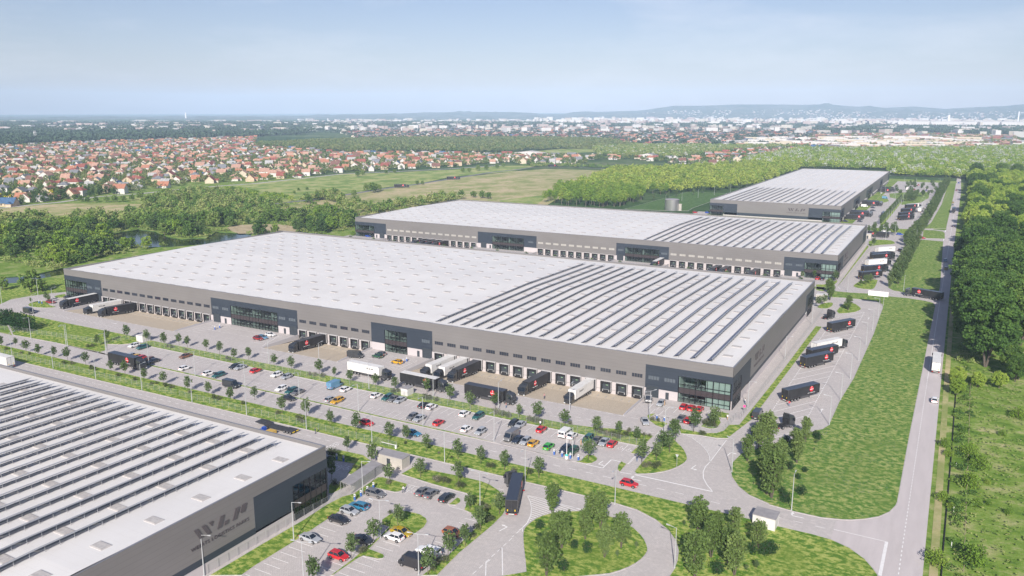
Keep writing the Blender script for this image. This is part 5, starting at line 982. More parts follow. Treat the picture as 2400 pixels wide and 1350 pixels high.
# charging posts
cp = Proto('charging_post'); b = MB(); b.box(-.2, -.14, 0, .2, .14, .95, 0).box(-.2, -.14, .95, .2, .14, 1.5, 1).box(-.13, -.16, 1.15, .13, -.14, 1.38, 2); cp.add('body', b.mesh('post_body', [mat('ev_blue', (.06, .14, .42), .4), 'white_trim', 'car_glass']))
cb = MB(); cb.tube((.2, 0, 1.1), (.34, 0, .5), .025, n=5).tube((.34, 0, .5), (.22, 0, .4), .025, n=5); cp.add('cable', cb.mesh('cable', ['black_rubber']))
for i, a, b, lab in [(12, 920, 650, 'nearest blue charging post left of the bright blue estate car'), (12, 978, 612, 'second blue charging post from the bottom by the bicycle shelter'), (12, 1038, 575, 'blue charging post behind the dark grey estate car'), (12, 1094, 540, 'farthest blue charging post on the lawn by the bicycle shelter'), (12, 752, 270, 'left charging post in the shade behind the near warehouse'), (12, 815, 288, 'right charging post in the shade behind the near warehouse'),
                     (7, 393, 820, 'blue charging post left of the dark blue suv'), (7, 466, 838, 'blue charging post at the tail of the dark blue suv'), (7, 543, 856, 'blue charging post at the tail of the dark green suv'), (7, 618, 872, 'blue charging post last in the row by the lawn tip'), (7, 1348, 488, 'left blue charging post of the office forecourt'), (7, 1418, 505, 'right blue charging post of the office forecourt'),
                     (2, 1370, 1160, 'left blue charging post by the yellow forecourt car'), (2, 1403, 1142, 'right blue charging post by the yellow forecourt car'), (1, 2000, 845, 'left charging post in the wide left forecourt'), (1, 2045, 830, 'right charging post in the wide left forecourt'), (1, 365, 600, 'left charging post on the loop road island'), (1, 392, 604, 'right charging post on the loop road island')]:
    q = G(i, a, b); cp.put((q[0], q[1], .1), 0, 1, label=lab, cat='charging post', group='electric charging posts')
def hut(name, pts, h, wallm, roofm, label, door=None, cat='hut'):
    e = empty(name, (*pts[0], 0), label=label, cat=cat); P = [(p[0]-pts[0][0], p[1]-pts[0][1]) for p in pts]
    b = MB(); b.prism(P, 0, h, 0); b.obj('wall', [wallm], e); c = [sum(p[0] for p in P)/4, sum(p[1] for p in P)/4]
    b = MB(); b.prism([(c[0]+(p[0]-c[0])*1.04, c[1]+(p[1]-c[1])*1.04) for p in P], h+.003, h+.14); b.obj('roof', [roofm], e)
    p, q = Vector((*P[0], 0)), Vector((*P[1], 0)); d = (q-p).normalized(); n = Vector((d.y, -d.x, 0))
    for s, w, nm in ((.45, 1.0, 'door'),) if door else ():
        m = (p+q)*s; m = p+(q-p)*s; b = MB(); v = [m-d*w/2+n*.0, m+d*w/2, m+d*w/2+n*.06, m-d*w/2+n*.06]; b.prism([(t.x, t.y) for t in v], .05, 2.1); b.obj(nm, ['door_dark'], e)
    # ribs and corner posts
    b = MB()
    for k in range(9):
        m = p+(q-p)*(k/8); v = [m-d*.03, m+d*.03, m+d*.03+n*.03, m-d*.03+n*.03]; b.prism([(t.x, t.y) for t in v], 0, h-.02)
    b.prism([((p).x, (p).y), (q.x, q.y), (q+n*.02).to_tuple()[:2], (p+n*.02).to_tuple()[:2]], h-.12, h-.02)
    b.obj('ribs', [wallm], e); return e
mat('hut_beige', (.48, .45, .40), .6, col2=(.42, .40, .36), nscale=.5); mat('hut_white', (.68, .66, .65), .5, col2=(.6, .58, .57), nscale=.6); mat('roof_grey', (.33, .32, .33), .7, col2=(.28, .27, .28), nscale=.7)
a, c = G(12, 1145, 300), G(12, 1365, 360); hut('guard_cabin', [(a[0], -78.6), (-59.2, -78.6), (-59.2, -75.4), (a[0], -75.4)], 2.7, 'hut_beige', 'roof_grey', 'beige guard cabin with grey flat roof and a dark door, by the barrier', True, 'cabin')
q = G(6, 1410, 278); hut('utility_hut', [(q[0]-2.4, q[1]), (q[0], q[1]), (q[0], q[1]+3.2), (q[0]-2.4, q[1]+3.2)], 2.3, 'hut_white', 'roof_grey', 'small white utility hut with grey roof on the verge beside a black lorry', None)
q = G(1, 1330, 962); hut('utility_hut', [(q[0]-3.6, q[1]), (q[0], q[1]), (q[0], q[1]+3.4), (q[0]-3.6, q[1]+3.4)], 2.2, 'hut_white', 'hut_white', 'small white utility hut at the left end of the long car park', None)
q = G(14, 60, 940); hut('utility_hut', [(q[0]-4.6, q[1]+.4), (q[0], q[1]), (q[0]+.1, q[1]+4), (q[0]-4.5, q[1]+4.2)], 2.6, 'hut_white', 'roof_grey', 'white utility hut with grey roof among trees beside the exit road', None)
q = G(4, 535, 600); hut('utility_hut', [(q[0]-4.5, q[1]+2), (q[0], q[1]+2), (q[0], q[1]+6), (q[0]-4.5, q[1]+6)], 3.2, 'hut_beige', 'hut_white', 'cream hut with a dark door behind the rear corner of the central warehouse', True)
q = G(32, 925, 1215); hut('utility_hut', [(q[0]-3, q[1]), (q[0]+1, q[1]), (q[0]+1, q[1]+4), (q[0]-3, q[1]+4)], 3.2, 'hut_beige', 'hut_white', 'cream hut behind the rear corner of the second warehouse', True)
q = G(32, 1740, 1045); hut('utility_hut', [(q[0]-2, q[1]), (q[0], q[1]), (q[0], q[1]+3), (q[0]-2, q[1]+3)], 4, 'hut_white', 'hut_white', 'narrow white booth beside the poplars at the upper side road', None)
q = G(32, 1555, 455); hut('utility_hut', [(q[0]-3, q[1]), (q[0], q[1]), (q[0], q[1]+3), (q[0]-3, q[1]+3)], 4, 'hut_white', 'hut_white', 'tiny white hut near the farthest car parks', None)
# barrier arm by the cabin
e = empty('road_barrier', (*G(12, 1303, 168), 0), label='white raised road barrier beside the beige guard cabin', cat='barrier'); MB().box(-.2, -.2, 0, .2, .2, 1.1).obj('post', ['white_trim'], e); MB().box(-4.6, -.06, .95, 0, .06, 1.05).obj('arm', ['white_trim'], e)
# bicycle shelter
p, q = Vector((*G(12, 885, 590), 0)), Vector((*G(12, 1175, 385), 0)); w_ = Vector((-3.3, .4, 0)); e = empty('bicycle_shelter', p, label='long grey bicycle shelter with slatted sides between lawn and path', cat='bicycle shelter')
d = q-p; b = MB(); b.prism([(0, 0), d.to_tuple()[:2], (d+w_).to_tuple()[:2], w_.to_tuple()[:2]], 2.12, 2.24); b.obj('roof', ['roof_grey'], e)
b = MB(); n = 44
for k in range(n+1):
    m = d*(k/n); b.box(m.x-.03, m.y-.03, 0, m.x+.03, m.y+.03, 2.12); 
    if k % 4 == 0: b.box(m.x+w_.x-.04, m.y+w_.y-.04, 0, m.x+w_.x+.04, m.y+w_.y+.04, 2.12)
for z in (.3, 1.1, 1.9): b.tube((0, 0, z), (d.x, d.y, z), .03, n=4)
b.obj('slats', ['galvanised'], e)
b = MB()
for k in range(14):
    m = d*((k+.5)/14)+w_*.45; b.tube((m.x-.5, m.y, .0), (m.x-.5, m.y, .75), .025, n=4).tube((m.x-.5, m.y, .75), (m.x+.3, m.y, .75), .025, n=4).tube((m.x+.3, m.y, .75), (m.x+.3, m.y, 0), .025, n=4)
b.obj('bicycle_racks', ['galvanised'], e)
# blank board, signs, info totem
q = G(4, 1072, 625); q2 = G(4, 1040, 600); e = empty('blank_board', (q[0], q[1], 0), label='large blank white board on two poles beside the upper lorry park', cat='board')
b = MB(); b.tube((0, 0, 0), (0, 0, 4.2), .09).tube((q2[0]-q[0], q2[1]-q[1], 0), (q2[0]-q[0], q2[1]-q[1], 4.2), .09).tube((0, 0, 4.15), (q2[0]-q[0], q2[1]-q[1], 4.15), .09); b.obj('poles', ['galvanised'], e)
b = MB(); b.box(-6.6, .3, 4.2, 1.6, .5, 6.4); b.obj('panel', ['white_trim'], e)
def sign(i, a, b_, h, colr, label, shape='disc'):
    q = G(i, a, b_); e = empty('road_sign', (*q, 0), label=label, cat='road sign'); MB().tube((0, 0, 0), (0, 0, h), .05, n=6).obj('pole', ['galvanised'], e)
    m = MB(); m.tube((0, -.08, h-.3), (0, -.05, h-.3), .38, n=18) if shape == 'disc' else m.loft([[(-.45, -.08, h), (.45, -.08, h), (0, -.08, h-.8)], [(-.45, -.05, h), (.45, -.05, h), (0, -.05, h-.8)]]); m.obj('sign_plate', [colr], e)
mat('sign_pink', (.75, .08, .3), .4); sign(7, 2160, 430, 2.4, 'sign_pink', 'round pink sign on the fence strip at the glass office corner'); sign(7, 1532, 935, 3.4, 'lamp_grey', 'small triangular sign on the leaf shaped lawn', 'tri')
q = G(7, 508, 862); e = empty('flag_totem', (*q, 0), label='tall thin white pole with a turquoise box at its foot by the chargers', cat='pole'); MB().tube((0, 0, 0), (0, 0, 7.2), .09, .06).obj('pole', ['white_trim'], e); MB().box(-.3, -.2, 0, .3, .2, 1.0).obj('cabinet', ['white_trim'], e); MB().box(-.28, -.22, 1.0, .28, .18, 1.4).obj('display', [mat('turquoise', (.05, .55, .5), .4)], e)
# sprinkler tank by the far warehouse
q = G(23, 1466, 1010); e = empty('water_tank', (q[0], q[1]+6, 0), label='round ribbed metal water tank left of the far warehouse', cat='tank'); b = MB(); b.tube((0, 0, 0), (0, 0, 9.5), 6.2, n=32)
for k in range(5): b.tube((0, 0, 1.5+1.8*k), (0, 0, 1.58+1.8*k), 6.28, n=32)
b.obj('shell', ['tank_metal'], e); b = MB(); b.tube((0, 0, 9.503), (0, 0, 9.9), 6.3, 5.2, n=32); b.obj('roof', ['roof_grey'], e); MB().box(6.3, -.4, 0, 8.6, .8, 6).obj('pump_house', ['hut_beige'], e)
# ---------------------------------------------------------------- fences
mat('old_wood', (.22, .18, .13), .9)
POST = MB().box(-.025, -.025, 0, .025, .025, 1.95).mesh('post', ['galvanised'])
WPOST = MB().tube((0, 0, 0), (.03, 0, 1.4), .07, .06, n=6).mesh('post', ['old_wood'])
def fence(pts, label, step=2.6, h=1.9, m='wire_mesh', name='mesh_fence'):
    e = empty(name, (*pts[0], 0), label=label, cat='fence'); x0, y0 = pts[0]; pb = MB(); c = 0
    for a, b in zip(pts, pts[1:]):
        d = math.hypot(b[0]-a[0], b[1]-a[1]); n = max(1, round(d/step))
        if name != 'wooden_fence': pb.quad((a[0]-x0, a[1]-y0, .1), (b[0]-x0, b[1]-y0, .1), (b[0]-x0, b[1]-y0, h), (a[0]-x0, a[1]-y0, h)); pb.tube((a[0]-x0, a[1]-y0, h), (b[0]-x0, b[1]-y0, h), .012, n=4, mi=1)
        for k in range(n):
            if c < 98: child('post', WPOST if name == 'wooden_fence' else POST, e, (a[0]+(b[0]-a[0])*k/n-x0, a[1]+(b[1]-a[1])*k/n-y0, .0)); c += 1
    pb.obj('mesh_panel' if name != 'wooden_fence' else 'wire', [m, 'galvanised'], e)
fence([(-262, -69.0), (-150, -68.8)], 'wire mesh fence on the median lawn, left half'); fence([(-149, -68.8), (-68, -68.9), G(12, 1303, 155)], 'wire mesh fence on the median lawn, right half up to the cabin')
fence([(-209, -36.4), (-120, -36.5)], 'wire mesh fence on the verge behind the long car park, left half'); fence([(-118, -36.5), (-37, -36.6)]+GP(7, (1090, 712), (1228, 745), (1230, 660)), 'wire mesh fence on the verge behind the long car park, right half')
fence(GP(31, (690, 1215), (960, 1225), (1150, 1250), (1330, 1215), (1370, 1180), (1530, 1000))+[(4.0, -6), (4.3, 45), (4.6, 100), (4.9, 141)], 'wire mesh fence along the right side of the central warehouse')
fence([(4.6, 205), (5, 270), (5.2, 345)], 'wire mesh fence along the right side of the second warehouse'); fence(GP(1, (0, 840), (1000, 985), (1050, 960), (1270, 930)), 'wire mesh fence across the left lawn')
fence(GP(11, (1935, 1330), (2382, 1065))+GP(12, (450, 800), (850, 590)), 'wire mesh fence beside the near warehouse plinth')
b_pipe = MB(); pts = [(56.0, -130), (56.0, -60), (56.4, -10), (56.6, 40), (56.6, 60), (57.2, 80)]
for p, q in zip(pts, pts[1:]): b_pipe.tube((*p, .2), (*q, .2), .13, n=8)
b_pipe.obj('pipe', ['black_rubber'], label='long black pipe lying in the grass along the public road', cat='pipe')
for k, y in enumerate((-95, -74, -55, -38, -12)): MB().tube((57.2+.1*k, y, 0), (57.2+.1*k, y, 1.1), .07).obj('marker_post', ['white_trim'], label=f'{ORD[k]} white marker post from the bottom in the grass beside the black pipe', cat='post', group='white marker posts')
fence([(59.2, -120), (59.6, -60), (60.2, 10), (60.4, 60)], 'old wooden fence posts along the wild meadow', 4, 1.2, 'wire_mesh', 'wooden_fence')
# ---------------------------------------------------------------- people
def person_mesh(walk):
    s = .22 if walk else .06
    V = [(0, 0, .95), (0, 0, 1.2), (0, 0, 1.42), (.0, 0, 1.52), (.02, 0, 1.66), (0, .17, 1.40), (s*.8, .25, 1.14), (.12+s, .24, .92), (0, -.17, 1.40), (-s*.8, -.25, 1.14), (.1-s, -.24, .92), (0, .09, .9), (s*.9, .1, .5), (-s*.2+s*.9, .1, .08), (s*.9+.16, .1, .04), (0, -.09, .9), (-s*.7, -.1, .5), (-s*1.2, -.1, .08), (-s*1.2+.16, -.1, .04)]
    E = [(0, 1), (1, 2), (2, 3), (3, 4), (2, 5), (5, 6), (6, 7), (2, 8), (8, 9), (9, 10), (0, 11), (11, 12), (12, 13), (13, 14), (0, 15), (15, 16), (16, 17), (17, 18)]
    rad = [.14, .13, .15, .055, .105, .07, .05, .035, .07, .05, .035, .095, .07, .05, .045, .095, .07, .05, .045]
    me = bpy.data.meshes.new('body'); me.from_pydata(V, E, []); o = bpy.data.objects.new('tmp', me); COL.objects.link(o)
    m = o.modifiers.new('s', 'SKIN'); me.skin_vertices[0].data[0].use_root = True
    for k, r in enumerate(rad): me.skin_vertices[0].data[k].radius = (r, r)
    o.modifiers.new('u', 'SUBSURF').levels = 1
    dg = bpy.context.evaluated_depsgraph_get(); r = bpy.data.meshes.new_from_object(o.evaluated_get(dg)); bpy.data.objects.remove(o)
    r.materials.clear()
    for q in ('cloth_white', 'cloth_dark', 'skin', 'shoe'): r.materials.append(MATS[q])
    for p in r.polygons:
        z = p.center.z; p.material_index = 3 if z < .1 else 1 if z < .95 and abs(p.center.y) < .2 else 2 if (z > 1.5 or (abs(p.center.y) > .2 and z < 1.02)) else 0
        p.use_smooth = True
    return r
for n_, c_ in (('cloth_white', (.7, .7, .7)), ('cloth_dark', (.06, .07, .11)), ('skin', (.5, .3, .22)), ('shoe', (.04, .04, .04)), ('cloth_red', (.6, .03, .05)), ('cloth_navy', (.04, .05, .09)), ('cloth_pink', (.5, .25, .25)), ('cloth_tan', (.5, .33, .18)), ('hair_brown', (.06, .035, .02)), ('denim', (.12, .18, .3))): mat(n_, c_, .8)
PW, PS = person_mesh(True), person_mesh(False); HAIR = MB().loft([[(.02+r_*math.cos(a)*.98, r_*math.sin(a), z) for a in [k*math.pi/4 for k in range(8)]] for r_, z in ((.10, 1.64), (.118, 1.70), (.10, 1.77), (.04, 1.80))]).mesh('hair', ['hair_brown'], True)
for i, a, b, rz, wk, top, bot, lab in [(6, 553, 625, 90, True, 'cloth_navy', 'cloth_dark', 'person in dark clothes walking on the road behind the near warehouse'), (6, 2327, 385, 200, False, 'cloth_pink', 'denim', 'person in pink top standing by the front of the long black lorry'), (7, 300, 298, 180, False, 'cloth_pink', 'cloth_navy', 'person standing on the apron beside a docked black lorry cab'),
   (7, 262, 556, 90, False, 'cloth_white', 'cloth_dark', 'person in white standing at the verge behind the red hatchback'), (7, 1388, 642, 250, True, 'cloth_navy', 'cloth_navy', 'person in dark blue walking on the footpath crossing'), (7, 1163, 885, 90, True, 'cloth_navy', 'denim', 'person in dark clothes on the footpath by the long lawn tree'), (7, 2167, 345, 60, True, 'cloth_white', 'denim', 'person in white walking at the fence by the glass corner'),
   (7, 2003, 495, 270, True, 'cloth_white', 'cloth_tan', 'person in light clothes walking beside the fence corner'), (7, 1420, 362, 200, False, 'cloth_tan', 'cloth_tan', 'person in tan clothes beside the silver hatchback at the forecourt'), (7, 642, 735, 180, False, 'cloth_tan', 'cloth_tan', 'person in tan clothes standing in the long car park near a tree'), (12, 1372, 578, 190, True, 'cloth_white', 'cloth_dark', 'person in a white top at the wheelchair bay of the lower car park'), (8, 195, 368, 120, True, 'cloth_red', 'denim', 'person in a red top behind the lower black trailer')]:
    q = G(i, a, b); e = empty('person', (q[0], q[1], .09), R(rz), label=lab, cat='person'); o = child('body', PW if wk else PS, e)
    for k, mm in ((0, top), (1, bot)): o.material_slots[k].link = 'OBJECT'; o.material_slots[k].material = MATS[mm]
    child('hair', HAIR, e)
# ================================================================ TREES
def quads_mesh(name, C, S, tint, mname, up_bias=.0, aspect=.62, rng=RNG):
    """one leaf-clump quad per centre"""
    n = len(C); nrm = rng.normal(size=(n, 3)); nrm[:, 2] += up_bias; nrm /= np.linalg.norm(nrm, axis=1, keepdims=True)
    t = rng.normal(size=(n, 3)); a = np.cross(nrm, t); a /= np.linalg.norm(a, axis=1, keepdims=True)+1e-9; b = np.cross(nrm, a)
    S = np.asarray(S).reshape(-1, 1)*np.ones((n, 1)); a = a*S*.5; b = b*S*.5*aspect
    V = np.stack([C-a, C-b*1.0, C+a, C+b*1.0], axis=1).reshape(-1, 3)
    me = bpy.data.meshes.new(name); me.vertices.add(4*n); me.vertices.foreach_set('co', V.astype(np.float32).ravel()); me.loops.add(4*n); me.loops.foreach_set('vertex_index', np.arange(4*n, dtype=np.int32))
    me.polygons.add(n); me.polygons.foreach_set('loop_start', np.arange(0, 4*n, 4, dtype=np.int32)); me.polygons.foreach_set('loop_total', np.full(n, 4, dtype=np.int32))
    at = me.attributes.new('tint', 'FLOAT', 'FACE'); at.data.foreach_set('value', np.clip(tint, 0, 2).astype(np.float32)); me.materials.append(MATS[mname]); me.update(calc_edges=True); return me
def crown_pts(n, lobes, rng=RNG, shell=2.6):
    L = np.array(lobes, float); w = (L[:, 3]*L[:, 4]*L[:, 5])**.72; idx = rng.choice(len(L), n, p=w/w.sum()); d = rng.normal(size=(n, 3)); d /= np.linalg.norm(d, axis=1, keepdims=True)
    r = rng.random(n)**(1/shell); P = L[idx, :3]+d*L[idx, 3:]*r[:, None]; lt = rng.random(len(L))
    return P, np.clip(lt[idx]*.45+rng.random(n)*.55, 0, 1)
def branchy(name, h, stems, spread, z0, zt, r0, barkm='bark', rng=RNG):
    b = MB(); 
    for k in range(stems):
        a = 2*math.pi*k/stems+rng.random(); p = Vector((0, 0, 0)) if stems == 1 else Vector((math.cos(a)*.12, math.sin(a)*.12, 0)); top = Vector((math.cos(a)*spread*(0 if stems == 1 else .6), math.sin(a)*spread*(0 if stems == 1 else .6), zt))
        mid = p.lerp(top, .45)+Vector((rng.normal()*.05*h/5, rng.normal()*.05*h/5, 0)); b.tube(p, mid, r0, r0*.7, n=7); b.tube(mid, top, r0*.7, r0*.2, n=6)
        for j in range(6):
            t = .3+.6*j/6; q = p.lerp(top, t); an = rng.random()*6.28; L = spread*(.55+.5*rng.random())*(1.1-t*.5); e = q+Vector((math.cos(an)*L, math.sin(an)*L, L*.9)); b.tube(q, e, r0*.32, r0*.08, n=5)
    return b.mesh(name, [barkm])
def blob_lobes(H, z0, rad, n, rng, vase=0.):
    out = []
    for k in range(n):
        t = (k+.5)/n; z = z0+(H-z0)*t; pr = math.sin(math.pi*(.12+.80*t))**.7*rad; pr *= (1-vase*(1-t)*.5); a = k*2.4+rng.random(); off = pr*.55*rng.random()+pr*.18; r = pr*(.48+.25*rng.random()); out.append((math.cos(a)*off, math.sin(a)*off, z, r, r, r*.85))
    return out
def shell_lobes(H, z0, rad, n, rng):
    out = [(0, 0, (H+z0)/2, rad*.62, rad*.62, (H-z0)*.33)]; zc, rz = (H+z0)/2, (H-z0)/2
    for k in range(n):
        z = 1-1.75*(k+.5)/n; a = k*2.39996+rng.normal()*.3; c = math.sqrt(max(0, 1-z*z)); f = .78+.25*rng.random(); r = rad*(.17+.16*rng.random()); out.append((math.cos(a)*c*rad*f, math.sin(a)*c*rad*f, zc+z*rz*f, r, r, r*.8))
    return out
def tree_proto(name, H, z0, rad, nl, leaves, ls, mname, stems=1, r0=.08, vase=0., barkm='bark', seed=0, shell=2.6):
    rng = np.random.default_rng(seed); P = Proto(name); P.add('trunk', branchy(name+'_trunk', H, stems, rad*.7, z0, H*.86, r0, barkm, rng))
    C, t = crown_pts(leaves, shell_lobes(H, z0, rad, -nl, rng) if nl < 0 else blob_lobes(H, z0, rad, nl, rng, vase), rng, shell); P.add('crown', quads_mesh(name+'_crown', C, ls*(.7+.6*rng.random(leaves)), t, mname, .25, rng=rng), var=True); return P
ST = [tree_proto('street_tree', 4.6, 1.5, 1.35, 9+k, 470, .40, 'leaf_street', 1, .06, seed=20+k, shell=2.0) for k in range(4)]
VS = [tree_proto('broad_tree', 7.6, 1.2, 2.1, 18+k, 1700, .46, 'leaf_vase', 3, .09, .5, seed=30+k, shell=2.0) for k in range(3)]
PO = [tree_proto('poplar', 8.5, .8, 1.8, 16, 800, .62, 'leaf_street', 2, .09, .2, seed=40+k) for k in range(3)]
BG = [tree_proto('forest_tree', 21, 3, 7.2, -58-k*6, 9000, .85, 'leaf_forest', 2, .35, seed=50+k, shell=3.5) for k in range(4)]
BR = [tree_proto('forest_tree', 15, 1.5, 6.2, -46, 4600, .95, 'leaf_spring', 2, .25, seed=60+k, shell=3.2) for k in range(3)]
MD = [tree_proto('riverside_tree', 10, .8, 4.2, -24, 1000, 1.05, 'leaf_mixed', 2, .2, seed=70+k, shell=3.2) for k in range(4)]
YW = [tree_proto('woodland_tree', 11, 4.5, 3.6, 10, 420, 1.05, 'leaf_bright', 1, .14, barkm='bark_pale', seed=80+k, shell=3) for k in range(3)]
TW_ = [tree_proto('town_tree', 7.5, 1, 3.2, 9, 260, 1.1, 'leaf_town', 1, .15, seed=90+k, shell=3) for k in range(3)]
SH = [tree_proto('flowering_shrub', 1.25, .1, 1.0, 9, 380, .20, 'leaf_shrub', 3, .03, seed=100+k, shell=2.5) for k in range(3)]
BU = [tree_proto('round_bush', 2.6, .1, 1.9, 12, 1100, .30, 'leaf_bright', 3, .06, seed=110+k, shell=4) for k in range(2)]
DB = [tree_proto('dark_bush', 2.4, .1, 1.5, 10, 800, .26, 'leaf_dark', 3, .06, seed=120+k, shell=3.5) for k in range(2)]
CATT = {'flowering_shrub': 'shrub', 'round_bush': 'bush', 'dark_bush': 'bush'}
tk = 0
def plant(L, x, y, s, label, group, z=.1, mats=None, sq=1.):
    global tk; tk += 1; P = L[tk % len(L)]
    P.put((x, y, z), (tk*2.399) % 6.28, (s*sq, s*sq, s), mats, label=label, cat=CATT.get(P.name, 'tree'), group=group)
ON = [_o(k) for k in range(1, 340)]
def row(L, items, s, what, group, mats=None, sq=1.):
    for k, it in enumerate(items):
        q = G(*it[:3]); ss = s*(it[3] if len(it) > 3 else 1)*(.9+.2*RNG.random()); plant(L, q[0], q[1], ss, f'{ON[k]} '+what, group, mats=mats, sq=sq)
row(ST, [(1, 15, 1010), (1, 145, 1000, .7), (1, 245, 1060), (1, 358, 1095, 1.1), (1, 505, 1110), (1, 632, 1135), (1, 800, 1175, 1.1), (1, 1035, 1245), (1, 1165, 1272, 1.05), (5, 1340, 135, .9), (5, 1520, 170), (5, 1750, 235, 1.1), (5, 1940, 270, .95), (5, 2150, 325, 1.05), (5, 2370, 310),
         (6, 245, 435, 1.05), (6, 470, 470, 1.2), (6, 690, 555), (6, 930, 615, 1.15), (6, 1240, 695, 1.15), (6, 1395, 705, .95), (6, 1585, 790, 1.1), (6, 1880, 860, 1.15), (6, 2092, 905), (6, 2312, 965, 1.15), (7, 250, 1040, 1.15)], 1, 'small street tree from the left on the long lawn median', 'street trees on the median')
row(ST, [(1, 905, 1000), (1, 995, 965), (1, 1180, 935, 1.15), (1, 1365, 955, 1.1), (1, 1530, 1000, 1.15), (1, 1668, 990), (1, 1745, 1010), (1, 1922, 1045, .9), (1, 2045, 1075, 1.05), (1, 2180, 1130), (1, 2315, 1125, .95), (2, 168, 1185), (2, 330, 1225), (2, 590, 1265, 1.2), (6, 730, 95, .8), (6, 880, 155, 1.05), (6, 1112, 190), (6, 1290, 225), (6, 1590, 255, 1.05), (6, 1800, 325, 1.15), (6, 1990, 385, 1.15), (6, 2225, 385, 1.15),
         (7, 65, 470, .9), (7, 245, 508, 1.15), (7, 490, 560, 1.1), (7, 785, 640, 1.15), (7, 995, 640, 1.0), (7, 1155, 700, 1.0)], 1, 'small tree from the left on the verge behind the long car park', 'street trees on the verge')
row(ST, [(7, 710, 870, 1.15)], 1.05, 'and only tree on the charger island tip', 'single trees')
row(ST, [(7, 1210, 910, 1.35), (7, 1345, 870, 1.1), (7, 1465, 800, 1.3), (7, 1400, 760, 1.1), (7, 1520, 690, 1.3), (7, 1500, 640, 1.1)], 1.05, 'tree from the bottom along the footpath of the leaf shaped lawn', 'footpath trees')
row(ST, [(7, 1690, 610, 1.3), (7, 1880, 560, 1.25)], 1.05, 'tree from the left in front of the glass office corner', 'office corner trees')
row(ST, [(6, 850, 790), (6, 1080, 915, 1.2), (6, 1245, 1080, 1.1), (6, 1530, 1030, 1.15), (6, 1885, 1090, 1.2), (6, 705, 1060, 1.2)], 1, 'tree from the left around the cabin and bicycle shelter', 'trees near the cabin')
row(ST, [(12, 1320, 890, 1.15), (12, 1095, 1050, 1.1), (12, 890, 1195, 1.25), (12, 530, 1420, 1.25), (12, 1990, 740, 1.0), (12, 2265, 778, 1.15), (12, 2085, 935, 1.15), (12, 1945, 1075, 1.05), (12, 1790, 1190, 1.15), (12, 1600, 1345, 1.3)], 1, 'tree of those in and around the lower car park', 'trees of the lower car park')
row(ST, [(1, 430, 580), (1, 290, 600, .6), (1, 460, 590, .7)], 1, 'small tree on the loop road island', 'loop island trees'); row(MD, [(1, 290, 500, 1.2), (1, 395, 490, .75), (1, 25, 480, .8)], .8, 'large tree behind the loop road at the far left', 'loop road trees')
row(DB, [(1, 20, 800, 2.6), (1, 80, 800, 2.4), (1, 200, 850, 3.), (1, 160, 830, 2.6), (1, 260, 860, 2.6)], 1, 'tall dark shrub on the left lawn by the fence', 'dark shrub trees on the left lawn')
row(VS, [(13, 375, 770), (13, 825, 905, 1.0), (13, 735, 845, .85), (13, 460, 1095, 1.05), (13, 680, 1010, .85), (13, 860, 1180, .9), (13, 1015, 1092, .95), (13, 320, 1350, 1.1), (13, 390, 1000, .8)], .98, 'broad tree on the round bottom island', 'broad trees of the bottom island')
row(VS, [(13, 1735, 960, 1.05), (13, 2070, 985, .9), (13, 1850, 1180, 1.1), (13, 2010, 1250, 1.0), (13, 1700, 1380, 1.15), (13, 2070, 1345, 1.1), (13, 2290, 1095, .9), (13, 1900, 1010, .8)], 1, 'broad tree on the lower right lawn beside the white hut', 'broad trees of the lower right lawn')
row(VS, [(8, 265, 895, 1.15), (8, 30, 1220, 1.35), (8, 345, 700, .95), (7, 2330, 700, 1.1), (7, 2190, 880, .95), (7, 2370, 1190, 1.3), (8, 0, 730, 1.1), (7, 2290, 760, .9), (8, -60, 1080, 1.), (8, 110, 1000, 1.15), (8, -10, 930, 1.05), (8, 250, 800, .85)], 1, 'broad tree at the rounded tip of the big meadow', 'broad trees of the meadow tip')
row(DB, [(13, 255, 910), (13, 690, 1130, 1.2), (13, 480, 1300, 1.2), (13, 580, 1090, .9), (13, 270, 1030, .9)], .8, 'dark low bush on the round bottom island', 'dark bushes of the bottom island')
row(DB, [(8, 470, 680), (8, 445, 650, .8), (8, 200, 960, 1.1), (8, 340, 980, .7), (8, 275, 1045, .7), (8, 310, 1190, 1.1), (8, 160, 1260, 1.1), (8, 130, 1180, .9), (8, 170, 720, 1.2), (8, -40, 1000, 1.2), (8, -120, 640, 1.2)], .85, 'dark low bush on the tip of the big meadow', 'dark bushes of the meadow tip')
row(DB, [(14, 20, 1140, 1.1), (13, 1750, 1080, 1.2), (13, 2230, 1140, 1.1), (13, 2340, 1150), (13, 1920, 1330, 1.1)], .9, 'dark low bush on the lower right lawn', 'dark bushes of the lower right lawn')
row(ST, [(13, 1600, 890, .3), (13, 1670, 930, .3), (13, 530, 790, .3), (13, 880, 1180, .35), (13, 980, 1180, .3), (13, 1155, 1100, .3), (13, 1090, 1020, .3), (13, 2180, 1310, .3), (13, 2270, 1300, .4), (8, 450, 720, .3), (8, 430, 785, .2), (8, 120, 830, .4)], 1.1, 'brownish twiggy low plant among the broad trees', 'twiggy low plants')
